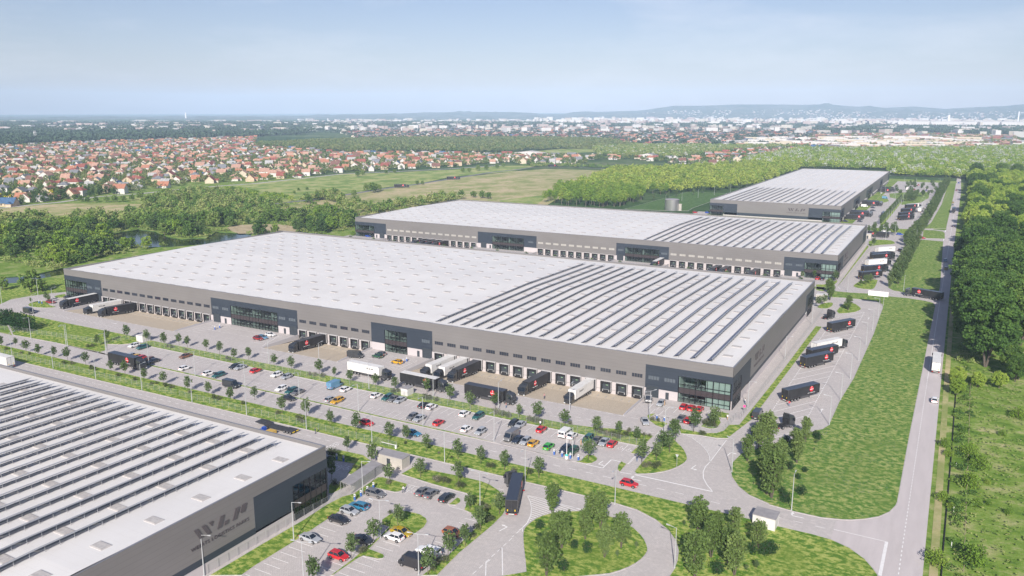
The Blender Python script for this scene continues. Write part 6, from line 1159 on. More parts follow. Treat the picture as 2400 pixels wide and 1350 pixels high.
row(SH, [(6, 400, 500, 1.4), (6, 430, 520), (6, 205, 440), (6, 715, 810, .6), (6, 1700, 810, .5), (6, 1820, 850, .5), (6, 2160, 935), (6, 2200, 940), (7, 10, 985, 1.1), (7, 165, 1000, 1.1), (1, 60, 1035, .9), (1, 195, 1070, .7), (1, 275, 1080, .7), (1, 600, 1165), (1, 665, 1170, 1.1), (1, 850, 1215, 1.1), (1, 890, 1225, .8), (5, 1100, 90), (5, 1255, 130), (5, 1410, 165, .8), (5, 1460, 160, .7), (5, 1540, 185), (5, 1590, 200), (5, 1770, 245, .8), (5, 1990, 300, 1.1), (5, 2030, 310), (5, 2260, 350), (6, 1390, 720, .6)], .95, 'pale flowering shrub from the left-hand set on the median', 'flowering shrubs on the median')
row(SH, [(1, 820, 1010), (1, 860, 1005), (1, 1560, 1010, .8), (1, 1600, 1015), (1, 1730, 1040, .7), (1, 2110, 1120, .9), (1, 2150, 1135, .9), (2, 500, 1270), (2, 550, 1280), (2, 620, 1285, 1.1), (6, 1280, 240, 1.1), (6, 1320, 235), (6, 1570, 295, 1.2), (6, 1620, 305, 1.2), (6, 1680, 320), (6, 2230, 440, 1.3), (6, 2300, 455, 1.3), (6, 2350, 470, 1.2), (7, 160, 500, 1.2), (7, 210, 515, 1.3), (7, 260, 525, 1.2), (7, 830, 620, 1.3), (7, 880, 640, 1.3), (7, 940, 650, 1.4), (7, 1000, 665, 1.4), (7, 1060, 650, 1.2), (7, 1090, 610, 1.1), (7, 1230, 640, .7), (7, 1280, 650, .7), (7, 540, 540, .9)], .95, 'pale flowering shrub on the verge behind the long car park', 'flowering shrubs on the verge')
row(SH, [(7, 1235, 935), (7, 1280, 925, 1.1), (7, 1330, 945, 1.2), (7, 1360, 925), (7, 1310, 500, 1.1), (7, 1360, 510, .9), (31, 1010, 1110, 1.2), (31, 1070, 1090, 1.2), (31, 1130, 1130, 1.2), (31, 1180, 1160, 1.2), (31, 1080, 1150, 1.1), (31, 970, 1280), (31, 1010, 1285)], .95, 'pale flowering shrub on the small lawns around the office forecourt', 'flowering shrubs of the forecourt')
row(SH, [(12, 1230, 495), (12, 1660, 460), (12, 1700, 475, 1.2), (12, 1750, 480, 1.2), (12, 1790, 490), (12, 1890, 520, 1.1), (12, 1920, 528), (12, 690, 225, 1.4), (12, 740, 220, 1.2), (12, 985, 355, 1.1), (12, 1010, 380), (12, 955, 400, 1.1), (12, 920, 345, .8), (12, 730, 505, 1.2), (12, 790, 525, 1.2), (12, 980, 1135), (12, 1005, 1120), (12, 2100, 710, 1.1), (12, 2140, 730, 1.1), (12, 2150, 850), (12, 2190, 840), (12, 2050, 915), (12, 2025, 990, .8), (12, 1700, 1235, 1.1), (12, 1750, 1220, 1.1), (12, 1650, 1300), (12, 1250, 770, .6)], .95, 'pale flowering shrub around the lower car park', 'flowering shrubs of the lower car park')
row(VS, [(4, 745, 665, .95), (4, 575, 570, 1.15), (4, 560, 500, .9)], .95, 'tall tree behind the rear corner of the central warehouse', 'rear corner trees'); row(ST, [(4, 470, 640, 1.1), (4, 520, 620, 1.), (4, 315, 375, .9), (4, 430, 370, 1.), (4, 620, 400, 1.2), (4, 910, 430, 1.2), (4, 860, 440, .7), (4, 950, 420, 1.), (4, 985, 70, 1.1)], 1.05, 'small tree around the second warehouse corner and lorry bays', 'small trees by the second warehouse')
# poplar hedges
for k in range(18): t = k/17; a = G(4, 1160, 450); b = G(4, 1370, 60); plant(PO, a[0]+(b[0]-a[0])*t+(1.6 if k % 2 else -1.2), a[1]+(b[1]-a[1])*t, 1.0+.12*RNG.random(), f'{ON[k]} poplar from the front in the dense row along the meadow', 'poplars of the near dense row')
for k in range(16): plant(PO, 24.6+.35*k+(1.2 if k % 2 else -1), 352+6.8*k, 1.25, f'{ON[k]} poplar from the front in the tall clump by the side road', 'poplars of the tall clump')
for k in range(36): plant(PO, 29.8+.09*k*1.6+(1.6 if k % 2 else -1.4), 484+11.2*k, 1.25, f'{ON[k]} poplar from the front in the long far row beside the road', 'poplars of the long far row')
for k in range(26): plant(PO, -.4+.05*k, 456+7.6*k, .8, f'{ON[k]} poplar from the front in the thin row of the far yard', 'poplars of the far yard')
for k in range(26): plant(ST, 4+14*RNG.random(), 646+70*RNG.random(), 1.5, f'{ON[k]} small tree in the grove between the far lorry park and car parks', 'grove between the far parks')
for k in range(40): plant(ST, -18+52*RNG.random(), 705+170*RNG.random(), 1.3, f'{ON[k]} small tree scattered around the farthest car parks', 'trees of the farthest car parks', mats=None)
for k in range(14): plant(ST, -6+32*RNG.random(), 368+60*RNG.random(), 1.4, f'{ON[k]} small tree between the second and the far warehouse', 'trees between the rear warehouses')
for k in range(12): q = up(1500+30*k+RNG.normal()*3, 474-4.2*k-(0 if k < 6 else -2)); plant(ST, q[0], q[1], 1.6, f'{ON[k]} small tree along the far edge of the dark green lawn', 'trees along the dark green lawn')
for k in range(9): plant(BU, -316+RNG.normal(), 60+22*k, 1.2, f'{ON[k]} bush along the left end of the warehouses', 'bushes left of the warehouses', z=0)
# small trees between central and second warehouse
for k in range(16): plant(ST, -300+19*k+4*RNG.random(), 189, 1.0, f'{ON[k]} small tree from the left on the strip behind the central warehouse', 'trees behind the central warehouse')
# ---- forest along the right side
FR = np.random.default_rng(5)
big = []
for y in range(86, 330, 9):
    for x in (62.5, 76, 89):
        if x < 60+.09*(y+60) or x < 70: big.append((x+FR.normal()*2, y+FR.normal()*2))
for k, (x, y) in enumerate(big): plant(BG, x+(4 if y < 100 else 0), y, .88+.36*FR.random(), f'{ON[k]} big dark green forest tree beside the public road', 'big forest trees beside the road', z=0)
k2 = 0
for y in range(335, 980, 12):
    for x in (66, 79, 92, 106):
        if x > 76+.1*(y-200): continue
        dk = (420 < y < 520 and x > 80) or FR.random() < .12
        plant(BG if dk else BR, x+FR.normal()*2, y+FR.normal()*3, (.8 if dk else .95)+.25*FR.random(), f'{ON[k2]} bright green forest tree farther along the public road' if not dk else f'{ON[k2]} in line, dark tree rising among the bright forest trees', 'bright forest trees beside the road' if not dk else 'dark trees among the bright ones', z=0); k2 += 1
row(BG, [(4, 2300, 1330, .5), (8, 2330, 120, .55), (8, 2250, 60, .6)], .8, 'dark tree at the lower end of the forest', 'lower forest trees'); row(BR, [(8, 1760, 260, .45), (8, 1740, 170, .4), (4, 1760, 1340, .45), (8, 1950, 190, .4), (8, 2150, 200, .45)], .8, 'light green bush tree at the lower forest edge', 'light bush trees')
row(BU, [(8, 1870, 830, 1.2), (8, 1975, 950, 1.15), (8, 1880, 1120, 1.35), (8, 2330, 480, 1.3), (14, 2235, 780, .55), (14, 1940, 700, .55), (14, 1910, 1240, 1.3), (14, 1570, 1240, 1.), (14, 1620, 650, .7), (8, 1680, 830, .7), (8, 1650, 750, .8), (8, 2180, 640, .6), (14, 2050, 690, .4), (14, 1700, 730, .5), (8, 2040, 1090, .4)], 1.05, 'round green bush on the wild meadow right of the road', 'bushes on the wild meadow')
# ---------------------------------------------------------------- woods and villages: sampled over ground polygons
def wpoly(p): return [up(*q) for q in p]
def samp(poly, n, rng, mind=0):
    P = np.array(wpoly(poly)); lo, hi = P.min(0), P.max(0); out = []; 
    A = abs(area([tuple(p) for p in P]));
    while len(out) < n:
        X = rng.uniform(lo[0], hi[0], 20000); Y = rng.uniform(lo[1], hi[1], 20000); k = inpoly([tuple(p) for p in P], X, Y); out += list(zip(X[k], Y[k]))
    return np.array(out[:n]), A
def stuffwood(name, label, P, H, Rd, nl, ls, mname, rng, share=None, hvar=.25):
    """many trees in one mesh: nl leaf clumps over each uneven crown"""
    n = len(P); h = H*(1-hvar+2*hvar*rng.random(n)); r = Rd*(.75+.5*rng.random(n)); d = rng.normal(size=(n, nl, 3)); d /= np.linalg.norm(d, axis=2, keepdims=True); d[:, :, 2] = np.abs(d[:, :, 2])*1.0-.25*rng.random((n, nl))
    rr = (.55+.5*rng.random((n, nl, 1))); off = rng.normal(size=(n, 1, 3))*.0
    C = np.empty((n, nl, 3)); C[:, :, 0] = P[:, 0, None]+d[:, :, 0]*r[:, None]*rr[:, :, 0]; C[:, :, 1] = P[:, 1, None]+d[:, :, 1]*r[:, None]*rr[:, :, 0]; C[:, :, 2] = np.maximum(h[:, None]*.45+d[:, :, 2]*h[:, None]*.55*rr[:, :, 0], .5)
    tt = np.clip(rng.random((n, 1))*1.3+rng.random((n, nl))*.6-.05, 0, 2)
    me = quads_mesh(name, C.reshape(-1, 3), ls*(.7+.6*rng.random(n*nl)), tt.ravel(), mname, .7, .8, rng); o = bpy.data.objects.new(name, me); COL.objects.link(o); return tag(o, label, 'woodland', kind='stuff')
rg = np.random.default_rng(77)
WL = [(0, 512), (60, 513), (150, 508), (240, 510), (300, 506), (345, 492), (335, 478), (400, 456), (470, 450), (560, 457), (620, 480), (690, 482), (735, 466), (800, 454), (815, 482), (900, 490), (1000, 473), (1080, 462), (1085, 470), (832, 512), (835, 560), (663, 545), (250, 600), (150, 632), (100, 640), (60, 620), (-30, 610), (-30, 512)]
P, A = samp(WL, 900, rg); wb = [pond, river, wpoly([(525, 535), (560, 527), (650, 525), (700, 532), (690, 545), (560, 548)]), wpoly([(640, 492), (760, 470), (800, 482), (700, 505), (650, 500)]), [(-345, 0), (-310, 0), (-310, 360), (-330, 360)], wpoly([(0, 640), (150, 632), (160, 655), (0, 668)])]
keep = np.ones(len(P), bool)
for w in wb: keep &= ~inpoly(w, P[:, 0], P[:, 1])
keep &= P[:, 0] < -322; P = P[keep]; P = P[np.argsort(np.hypot(P[:, 0]-CX, P[:, 1]-CY))]
for k, (x, y) in enumerate(P[:230]): 
    plant(MD, x, y, .45+.8*rg.random()**1.3, f'{ON[k]} nearest tree of the riverside wood left of the warehouses', 'riverside wood trees', z=0, mats=[MATS[('leaf_mixed', 'leaf_mixed', 'leaf_bright', 'leaf_forest', 'leaf_town')[rg.integers(5)]]])
stuffwood('riverside_wood', 'mixed green trees massed around the pond beyond the left warehouse end', P[230:], 8.5, 3.6, 110, 1.5, 'leaf_mixed', rg)
Q, A = samp(WL, 1500, rg); kk = Q[:, 0] < -322
for w in wb: kk &= ~inpoly(w, Q[:, 0], Q[:, 1])
stuffwood('scrub', 'low scrub and tall grass between the riverside trees', Q[kk], 2.6, 3.2, 60, .9, 'leaf_mixed', rg, hvar=.5)
def tufts(name, label, n, fx, m_, h, ls, nl=9):
    U = rg.random((n, 2)); stuffwood(name, label, np.array([fx(u, v) for u, v in U]), h, h*.9, nl, ls, m_, rg, hvar=.5)
tufts('tall_grass', 'tall grass tufts over the wild meadow beside the public road', 1500, lambda u, v: (58+(16+.05*(v*190))*u, -110+190*v), 'leaf_mixed', .3, .3)
tufts('weeds', 'weeds and saplings along the fence of the wild meadow', 90, lambda u, v: (57.4+4*u*u, -110+200*v), 'leaf_forest', 1.3, .4, 70)
tufts('undergrowth', 'undergrowth along the forest edge beside the road', 900, lambda u, v: (57+7*u, 84+880*v), 'leaf_mixed', 1.6, .6, 40)
tufts('meadow_plants', 'patches of taller herbs on the big flowering meadow', 1200, lambda u, v: (29+15*u+(0 if v < .4 else 0), -38+200*v), 'leaf_mixed', .16, .2, 6)
# woods beyond
W6 = [(1270, 478), (1310, 452), (1400, 422), (1440, 405), (1560, 402), (1740, 390), (1884, 384), (1884, 395), (1780, 438), (1720, 446), (1600, 451), (1520, 465), (1445, 487), (1380, 486)]
P, A = samp(W6, 1500, rg); P = P[(P[:, 0] < -140) | (P[:, 1] > 890)]; e = wpoly(W6); P = P[np.argsort(np.hypot(P[:, 0]-CX, P[:, 1]-CY))]
for k, (x, y) in enumerate(P[:160]): plant(YW, x, y, .85+.4*rg.random(), f'{ON[k]} nearest yellow green tree of the young wood behind the warehouses', 'young trees at the wood edge', z=0)
stuffwood('young_wood', 'yellow green young wood behind the second and far warehouses', P[160:], 11, 4.2, 90, 1.7, 'leaf_bright', rg)
W5 = [(1740, 380), (1870, 353), (2000, 354), (2300, 351), (2420, 346), (2480, 400), (2480, 438), (2400, 436), (2345, 425), (2300, 424), (2262, 428), (2240, 424), (2090, 428), (2084, 400), (1882, 395), (1820, 398), (1760, 390)]
P, A = samp(W5, 9500, rg); P = P[~((P[:, 0] > -150) & (P[:, 0] < 62) & (P[:, 1] < 985))]; nb = int(len(P)*.06); stuffwood('blossom_trees', 'white blossoming trees scattered over the bright woods', P[:nb], 12.5, 5, 70, 1.5, 'blossom', rg); stuffwood('bright_wood', 'bright green woods behind the far warehouse', P[nb:], 10, 5.2, 78, 1.7, 'leaf_bright', rg)
W7 = [(1390, 347), (1480, 344), (1900, 346), (1750, 352), (1580, 372), (1480, 370), (1400, 366)]
P, A = samp(W7, 3200, rg); stuffwood('mid_wood', 'green woods between the two housing areas', P[200:], 9, 5, 44, 2.6, 'leaf_mixed', rg); stuffwood('blossom_trees', 'pale blossoming trees between the housing areas', P[:200], 9, 5, 44, 2.2, 'blossom', rg)
W3 = [(600, 341), (690, 336), (815, 331), (925, 327), (1200, 327), (1350, 328), (1430, 331), (1490, 344), (1440, 349), (1300, 351), (1200, 357), (1100, 359), (980, 357), (815, 358), (740, 352), (620, 347)]
P, A = samp(W3, 5200, rg); stuffwood('pine_wood', 'dark pine and broadleaf wood between the town quarters', P, 11, 5.5, 40, 3.0, 'leaf_town', rg)
FAR = [(-80, 345), (0, 344), (110, 337), (330, 329), (600, 321), (800, 311), (840, 302), (1000, 298), (1300, 299), (1700, 299), (1900, 303), (1960, 316), (2100, 311), (2400, 318), (2480, 318), (2480, 290), (-80, 290)]
P, A = samp(FAR, 34000, rg); cl_ = np.sin(P[:, 0]*.0031+np.sin(P[:, 1]*.0021)*2)+np.sin(P[:, 1]*.0043+1.3*np.sin(P[:, 0]*.0017))+.5*np.sin(P[:, 0]*.011+P[:, 1]*.009); P = P[(cl_ > -.55) | (rg.random(len(P)) < .12)]; stuffwood('far_forest', 'wide dark forest belt before the city', P, 15, 14, 22, 8.5, 'leaf_far_haze', rg, hvar=.35)
# ---------------------------------------------------------------- houses
for nme, c in dict(roof_orange=(.42, .19, .12), roof_salmon=(.46, .28, .21), roof_red=(.28, .09, .07), roof_brown=(.20, .10, .08), roof_slate=(.20, .21, .23), roof_light=(.40, .40, .40), roof_blue=(.06, .13, .25), render_cream=(.60, .53, .41), render_white=(.66, .64, .61), render_tan=(.58, .46, .33)).items(): mat(nme, c, .85, col2=tuple(v*.8 for v in c), nscale=.5)
mat('solar_roof', (.03, .05, .1), .2)
def house_proto(kind, k):
    P = Proto('house'); L, D, h, rh = [(13, 9, 3.2, 4.2), (11, 10, 5.6, 3.6), (15, 10, 3.0, 3.0), (10, 8, 4.0, 4.6)][k]; w = MB(); r = MB(); o = .5
    if kind == 'gable':
        w.box(-L/2, -D/2, 0, L/2, D/2, h)
        for s in (-1, 1): w.poly([(s*L/2, -D/2, h), (s*L/2, D/2, h), (s*L/2, 0, h+rh)])
        for s in (-1, 1): r.loft([[(-L/2-o, s*(D/2+o), h-.35), (-L/2-o, 0, h+rh+.02), (-L/2-o, 0, h+rh+.22), (-L/2-o, s*(D/2+o), h-.12)], [(L/2+o, s*(D/2+o), h-.35), (L/2+o, 0, h+rh+.02), (L/2+o, 0, h+rh+.22), (L/2+o, s*(D/2+o), h-.12)]])
    else:
        w.box(-L/2, -D/2, 0, L/2, D/2, h); a, b = L/2+o, D/2+o; c = a-b*.9
        r.v = [(-a, -b, h), (a, -b, h), (a, b, h), (-a, b, h), (-c, 0, h+rh*.85), (c, 0, h+rh*.85)]; r.f = [(0, 1, 5, 4), (1, 2, 5), (2, 3, 4, 5), (3, 0, 4), (3, 2, 1, 0)]; r.m = [0]*5
    if k in (0, 2): w.box(L*.1, -D/2-3.2, 0, L/2-.5, -D/2, h*.8); r.loft([[(L*.1-.4, -D/2-3.6, h*.8), (L/2-.1, -D/2-3.6, h*.8), (L*.3, -D/2-3.6, h*.8+1.8)], [(L*.1-.4, -D/2+2, h*.8), (L/2-.1, -D/2+2, h*.8), (L*.3, -D/2+2, h*.8+1.8)]])
    P.add('wall', w.mesh('house_wall', ['render_white']), var=True); P.parts[-1] = (P.parts[-1][0], None, 'w')
    ri = P.add('roof', r.mesh('house_roof', ['roof_orange'])); P.parts[-1] = (P.parts[-1][0], None, 'r')
    P.add('chimney', MB().box(-.4, .6, h+rh*.4, .4, 1.3, h+rh+1.0).mesh('chimney', ['render_tan']), ri)
    for x in (-L*.32, -L*.05): P.add('window', MB().box(x-.6, -D/2-.05, 1.1, x+.6, -D/2+.02, 2.5).mesh('house_window', ['window_glass']))
    P.add('door', MB().box(L*.02, -D/2-.06, .0, L*.02+1, -D/2+.02, 2.1).mesh('house_door', ['door_dark'])); return P
HP = [house_proto('gable', 0), house_proto('gable', 1), house_proto('hip', 2), house_proto('gable', 3), house_proto('hip', 1)]
def put_house(P, x, y, rz, s, wm, rm, label):
    root = empty('house', (x, y, 0), rz, label=label, cat='house', group='houses of the town edge'); root.scale = (s, s, s); made = []
    for o, par, var in P.parts:
        c = o.copy(); COL.objects.link(c); c.parent = root if par is None else made[par]; made.append(c)
        if var in ('w', 'r'): c.material_slots[0].link = 'OBJECT'; c.material_slots[0].material = MATS[wm if var == 'w' else rm]
V1 = [(-30, 492), (0, 487), (70, 480), (140, 473), (230, 460), (300, 452), (380, 441), (470, 431), (600, 425), (700, 416), (800, 404), (930, 399), (1040, 393), (1090, 388), (1160, 384), (1210, 378), (1240, 371), (1200, 363), (1100, 363), (980, 361), (815, 361), (740, 354), (600, 346), (600, 323), (330, 331), (110, 339), (-30, 347)]
V2 = [(1200, 386), (1370, 386), (1380, 376), (1480, 374), (1560, 382), (1650, 391), (1700, 386), (1740, 377), (1800, 364), (1870, 354), (1850, 347), (1750, 352), (1590, 374), (1480, 371), (1400, 368), (1210, 364)]
V3 = [(830, 326), (800, 313), (840, 303), (1000, 299), (1300, 300), (1700, 300), (1900, 305), (1960, 318), (1880, 343), (1480, 343), (1430, 330), (1200, 325), (925, 326)]
V4 = [(1880, 346), (1900, 318), (2100, 313), (2380, 320), (2400, 336), (2300, 350), (2000, 353)]
def lots(poly, dx, dy, ang, rng, jit=.22):
    W_ = wpoly(poly); ca, sa = math.cos(ang), math.sin(ang); U = [(p[0]*ca+p[1]*sa, -p[0]*sa+p[1]*ca) for p in W_]; u0, u1 = min(u[0] for u in U), max(u[0] for u in U); v0, v1 = min(u[1] for u in U), max(u[1] for u in U)
    gu, gv = np.meshgrid(np.arange(u0, u1, dx), np.arange(v0, v1, dy)); gv = gv+(gu/dx).astype(int) % 2*dy*.3; gu = gu+rng.normal(size=gu.shape)*dx*jit; gv = gv+rng.normal(size=gv.shape)*dy*jit*.5
    X = gu*ca-gv*sa; Y = gu*sa+gv*ca; k = inpoly(W_, X, Y); return np.stack([X[k], Y[k]], 1)
RO = ['roof_orange']*9+['roof_salmon']*10+['roof_red']*7+['roof_brown']*6+['roof_slate']*7+['roof_light']*5+['roof_blue']; WA = ['render_cream']*3+['render_white']*5+['render_tan']*2
RNAME = dict(roof_orange='orange tiled', roof_salmon='pale salmon', roof_red='dark red', roof_brown='brown', roof_slate='slate grey', roof_light='light grey', roof_blue='blue'); WNAME = dict(render_cream='cream', render_white='white', render_tan='tan')
H1 = lots(V1, 24, 29, R(32), rg, .3); H2 = lots(V2, 26, 28, R(20), rg); H1 = H1[np.argsort(np.hypot(H1[:, 0]-CX, H1[:, 1]-CY))]
st1 = H1[240:]
for k, (x, y) in enumerate(np.vstack([H1[:240], H2[:60]])):
    a = R(32 if k < 240 else 20)+(R(90) if rg.random() < .4 else 0)+rg.normal()*.08; rm, wm = RO[rg.integers(len(RO))], WA[rg.integers(len(WA))]; p = px_of(x, y); side = ['at the left edge', 'in the left part', 'left of centre', 'near the middle', 'right of the middle', 'in the right part'][min(5, int(p[0]/300))] if k < 240 else 'beyond the moor field'
    dep = ON[k]
    put_house(HP[rg.integers(5)], x, y, a, (.78+.36*rg.random()), wm, rm, f'{WNAME[wm]} house with {RNAME[rm]} roof, {dep} nearest of the town')
def stuff_houses(name, label, P, ang, s0, rng, wm=None):
    gs = {}
    keys = RO; idx = rng.integers(0, len(RO), len(P)); mats_ = list(dict.fromkeys(RO))+['render_cream', 'render_white', 'render_tan']; b = MB()
    for (x, y), i in zip(P, idx):
        a = ang+(math.pi/2 if rng.random() < .4 else 0)+rng.normal()*.1; ca, sa = math.cos(a), math.sin(a); L, D, h, rh = 6*s0*(.8+.5*rng.random()), 4.6*s0*(.8+.4*rng.random()), 3.2*(1+.5*(rng.random() < .3)), 3.6*(.8+.4*rng.random())
        T = lambda u, v, z: (x+u*ca-v*sa, y+u*sa+v*ca, z); ri = mats_.index(RO[i]); wi = mats_.index(WA[rng.integers(len(WA))]); n = len(b.v)
        b.v += [T(-L, -D, 0), T(L, -D, 0), T(L, D, 0), T(-L, D, 0), T(-L, -D, h), T(L, -D, h), T(L, D, h), T(-L, D, h), T(-L, 0, h+rh), T(L, 0, h+rh), T(-L*1.06, -D*1.12, h-.4), T(L*1.06, -D*1.12, h-.4), T(L*1.06, D*1.12, h-.4), T(-L*1.06, D*1.12, h-.4), T(-L*1.06, 0, h+rh+.15), T(L*1.06, 0, h+rh+.15)]
        for f, mi in (((0, 1, 5, 4), wi), ((1, 2, 6, 5), wi), ((2, 3, 7, 6), wi), ((3, 0, 4, 7), wi), ((4, 8, 7), wi), ((5, 6, 9), wi), ((10, 11, 15, 14), ri), ((12, 13, 14, 15), ri)): b.f.append(tuple(n+q for q in f)); b.m.append(mi)
    return b.obj(name, mats_, label=label, cat='houses', kind='stuff')
stuff_houses('town_houses', 'dense mass of red roofed family houses farther back on the left', st1, R(32), .9, rg)
stuff_houses('town_houses', 'houses beyond the moor field and young wood', H2[60:], R(20), 1.1, rg)
H3 = lots(V3, 46, 50, R(12), rg); stuff_houses('town_houses', 'far town quarters in front of the dark forest belt', H3, R(12), 1.5, rg); H4 = lots(V4, 36, 34, R(0), rg); stuff_houses('town_houses', 'far rows of terraced houses on the right', H4, 0, 1.6, rg)
# long white industrial sheds and terraces in the far town
b = MB()
for k in range(120):
    (x, y), = samp([(1640, 342), (1640, 330), (1900, 326), (2260, 326), (2330, 346), (2000, 350), (1900, 344)], 1, rg)[0]; L, D, h = 18+50*rg.random(), 9+10*rg.random(), 6+6*rg.random(); b.box(x-L/2, y-D/2, 0, x+L/2, y+D/2, h, int(rg.random() < .3))
b.obj('far_sheds', ['render_white', 'render_cream'], label='white flat roofed sheds and apartment blocks in the far town', cat='buildings', kind='stuff')
# gardens: trees among the houses
P, A = samp(V1, 11000, rg); P = P[np.argsort(np.hypot(P[:, 0]-CX, P[:, 1]-CY))]
for k, (x, y) in enumerate(P[:150]):
    sp = rg.random(); mm = [MATS['leaf_yellow']] if k in (9, 40, 77, 120) else [MATS['leaf_purple']] if sp < .05 else None
    plant(TW_, x, y, .6+.6*rg.random(), f'{ON[k]} nearest garden tree of the town, yellow with blossom' if k in (9, 40, 77, 120) else f'{ON[k]} nearest garden tree of the town, dark purple' if mm else f'{ON[k]} nearest green garden tree among the town houses', 'yellow garden trees' if k in (9, 40, 77, 120) else 'purple garden trees' if mm else 'green garden trees', z=0, mats=mm)
stuffwood('garden_trees', 'garden trees massed between the town houses', P[150:], 6, 2.8, 46, 1.7, 'leaf_town', rg, hvar=.4)
P, A = samp(V2, 900, rg); stuffwood('garden_trees', 'garden trees around the houses beyond the moor field', P, 7, 3.4, 46, 1.9, 'leaf_town', rg); P, A = samp(V3, 6500, rg); stuffwood('garden_trees', 'trees in the far town quarters', P, 8, 5.5, 22, 4, 'leaf_far_haze', rg); P, A = samp(V4, 1400, rg); stuffwood('garden_trees', 'trees among the terraced houses on the right', P, 8, 5, 24, 3.5, 'leaf_town', rg)
# field bushes
for k, (px, py, s) in enumerate([(875, 452, 1.5), (860, 448, 1.1), (888, 448, 1.), (830, 461, .9), (978, 433, .7), (990, 433, .6), (790, 462, 1.1), (760, 466, 1.2), (745, 470, 1.1), (725, 476, 1.), (1060, 420, .5), (1085, 404, .9), (1100, 404, .9), (1120, 400, 1.), (1140, 398, 1.), (1165, 395, .9), (1180, 392, .9), (700, 448, .5), (720, 446, .5), (690, 455, .5), (175, 470, .8), (190, 473, .8), (205, 474, .7), (225, 474, .7), (250, 474, .8), (270, 474, .9), (290, 473, .8), (310, 470, .8), (1110, 463, .9), (1130, 465, 1.), (1145, 466, .9), (905, 408, .8), (925, 405, .7), (850, 411, 1.), (838, 414, 1.), (330, 468, 1.1), (345, 476, 1.), (360, 480, 1.1), (378, 478, .9)]):
    x, y = up(px, py); plant(MD, x, y, .75*s, f'{ON[k]} bush or small tree standing in the open fields behind the warehouses', 'field bushes', z=0)
P, A = samp([(1210, 392), (1250, 386), (1480, 392), (1640, 394), (1560, 402), (1500, 400), (1440, 397), (1300, 391)], 130, rg); stuffwood('field_hedge', 'hedge of bushes along the far country road', P, 5, 3.5, 60, 1.6, 'leaf_mixed', rg)
P, A = samp([(440, 450), (540, 440), (640, 455), (700, 470), (620, 480), (560, 458), (470, 452)], 90, rg); stuffwood('field_hedge', 'low bushes on the green field edge', P, 3.5, 3.5, 60, 1.3, 'leaf_bright', rg)
# ---------------------------------------------------------------- city and hills
CB = MB(); rc = np.random.default_rng(3)
def block(x, y, w, d, h, a, mi):
    ca, sa = math.cos(a), math.sin(a); n = len(CB.v)
    for z in (0, h):
        for u, v in ((-w, -d), (w, -d), (w, d), (-w, d)): CB.v.append((x+u*ca-v*sa, y+u*sa+v*ca, z))
    for q in ((4, 5, 6, 7), (0, 1, 5, 4), (1, 2, 6, 5), (2, 3, 7, 6), (3, 0, 4, 7)): CB.f.append(tuple(n+i for i in q)); CB.m.append(mi)
def ray(px, D, z=0):
    d = _F*FOC+_R2*(px-1200)-_U2*(262-675); k = D/math.hypot(d.x, d.y); return CX+d.x*k, CY+d.y*k
for k in range(1700):
    px = rc.uniform(1340, 2420) if rc.random() < .78 else rc.uniform(700, 1340); D = rc.uniform(5000, 8300); dens = 1 if px > 1340 else .35
    if rc.random() > dens+.2: continue
    x, y = ray(px, D); block(x, y, rc.uniform(8, 38), rc.uniform(6, 12), rc.choice([7, 9, 12, 18, 24, 31]) if px > 1250 else rc.uniform(6, 14), rc.choice([0, .3, 1.57, 1.9]), int(rc.integers(3)))
for k in range(160): x, y = ray(rc.uniform(2100, 2420), rc.uniform(5000, 5500)); block(x, y, rc.uniform(25, 50), 7, 32, rc.uniform(-.15, .15)+.1, 0)
for k in range(260):
    x, y = ray(rc.uniform(-20, 1300), rc.uniform(3600, 7500)); block(x, y, rc.uniform(10, 55), rc.uniform(8, 20), rc.uniform(5, 10), rc.uniform(0, 3), int(rc.integers(3)))
for k in range(420):
    x, y = ray(rc.uniform(-20, 2420), rc.uniform(3300, 5200)); block(x, y, rc.uniform(6, 26), rc.uniform(5, 12), rc.uniform(13, 22), rc.uniform(0, 3), int(rc.integers(3)))
mat('city_white', (.56, .55, .54), .8); mat('city_cream', (.48, .45, .40), .8); mat('city_rose', (.40, .33, .31), .8)
CB.obj('city_blocks', ['city_white', 'city_cream', 'city_rose'], label='distant city of pale apartment blocks before the hills', cat='city', kind='stuff')
prof = [(-200, 277), (0, 277.5), (300, 276.5), (600, 275.5), (700, 274), (800, 271.5), (930, 269), (1000, 266), (1100, 264.8), (1200, 265), (1245, 266.5), (1275, 270), (1320, 269), (1341, 265), (1372, 263), (1402, 264.4), (1452, 262.5), (1497, 261.4), (1537, 256.4), (1578, 250.6), (1641, 250.6), (1729, 247.6), (1800, 247.5), (1875, 248.5), (1921, 247.6), (1936, 244), (1954, 248.8), (2014, 252.5), (2037, 250.5), (2067, 255), (2140, 252), (2213, 257), (2279, 253.8), (2354, 251.3), (2400, 247.5), (2600, 246)]
hb = MB(); cols = np.linspace(-180, 2580, 260); px_, py_ = zip(*prof); Ds = [(8300, 0), (8900, .22), (9500, .5), (10100, .8), (10600, 1.), (11500, .9), (13000, .5)]
rh_ = np.random.default_rng(9); jit = np.convolve(rh_.normal(size=(260+8)), np.ones(5)/5, 'same')[:260]
for j, (D, f) in enumerate(Ds):
    for i, c in enumerate(cols):
        top = np.interp(c, px_, py_); Hh = CZ+(262.4-top)*10600/FOC; D2 = D+jit[(i*3+j*17) % 260]*260; x, y = ray(c, D2); hb.v.append((x, y, max(-3, Hh*f+(jit[(i+j*31) % 260]*22 if 0 < f < 1 else 0)) if f else -3))
for j in range(len(Ds)-1):
    for i in range(259): a = j*260+i; hb.f.append((a, a+1, a+261, a+260)); hb.m.append(0)
hb.obj('hills', ['hill_wood'], kind='structure', smooth=True)
SB = MB(); CBv = CB; CB = SB
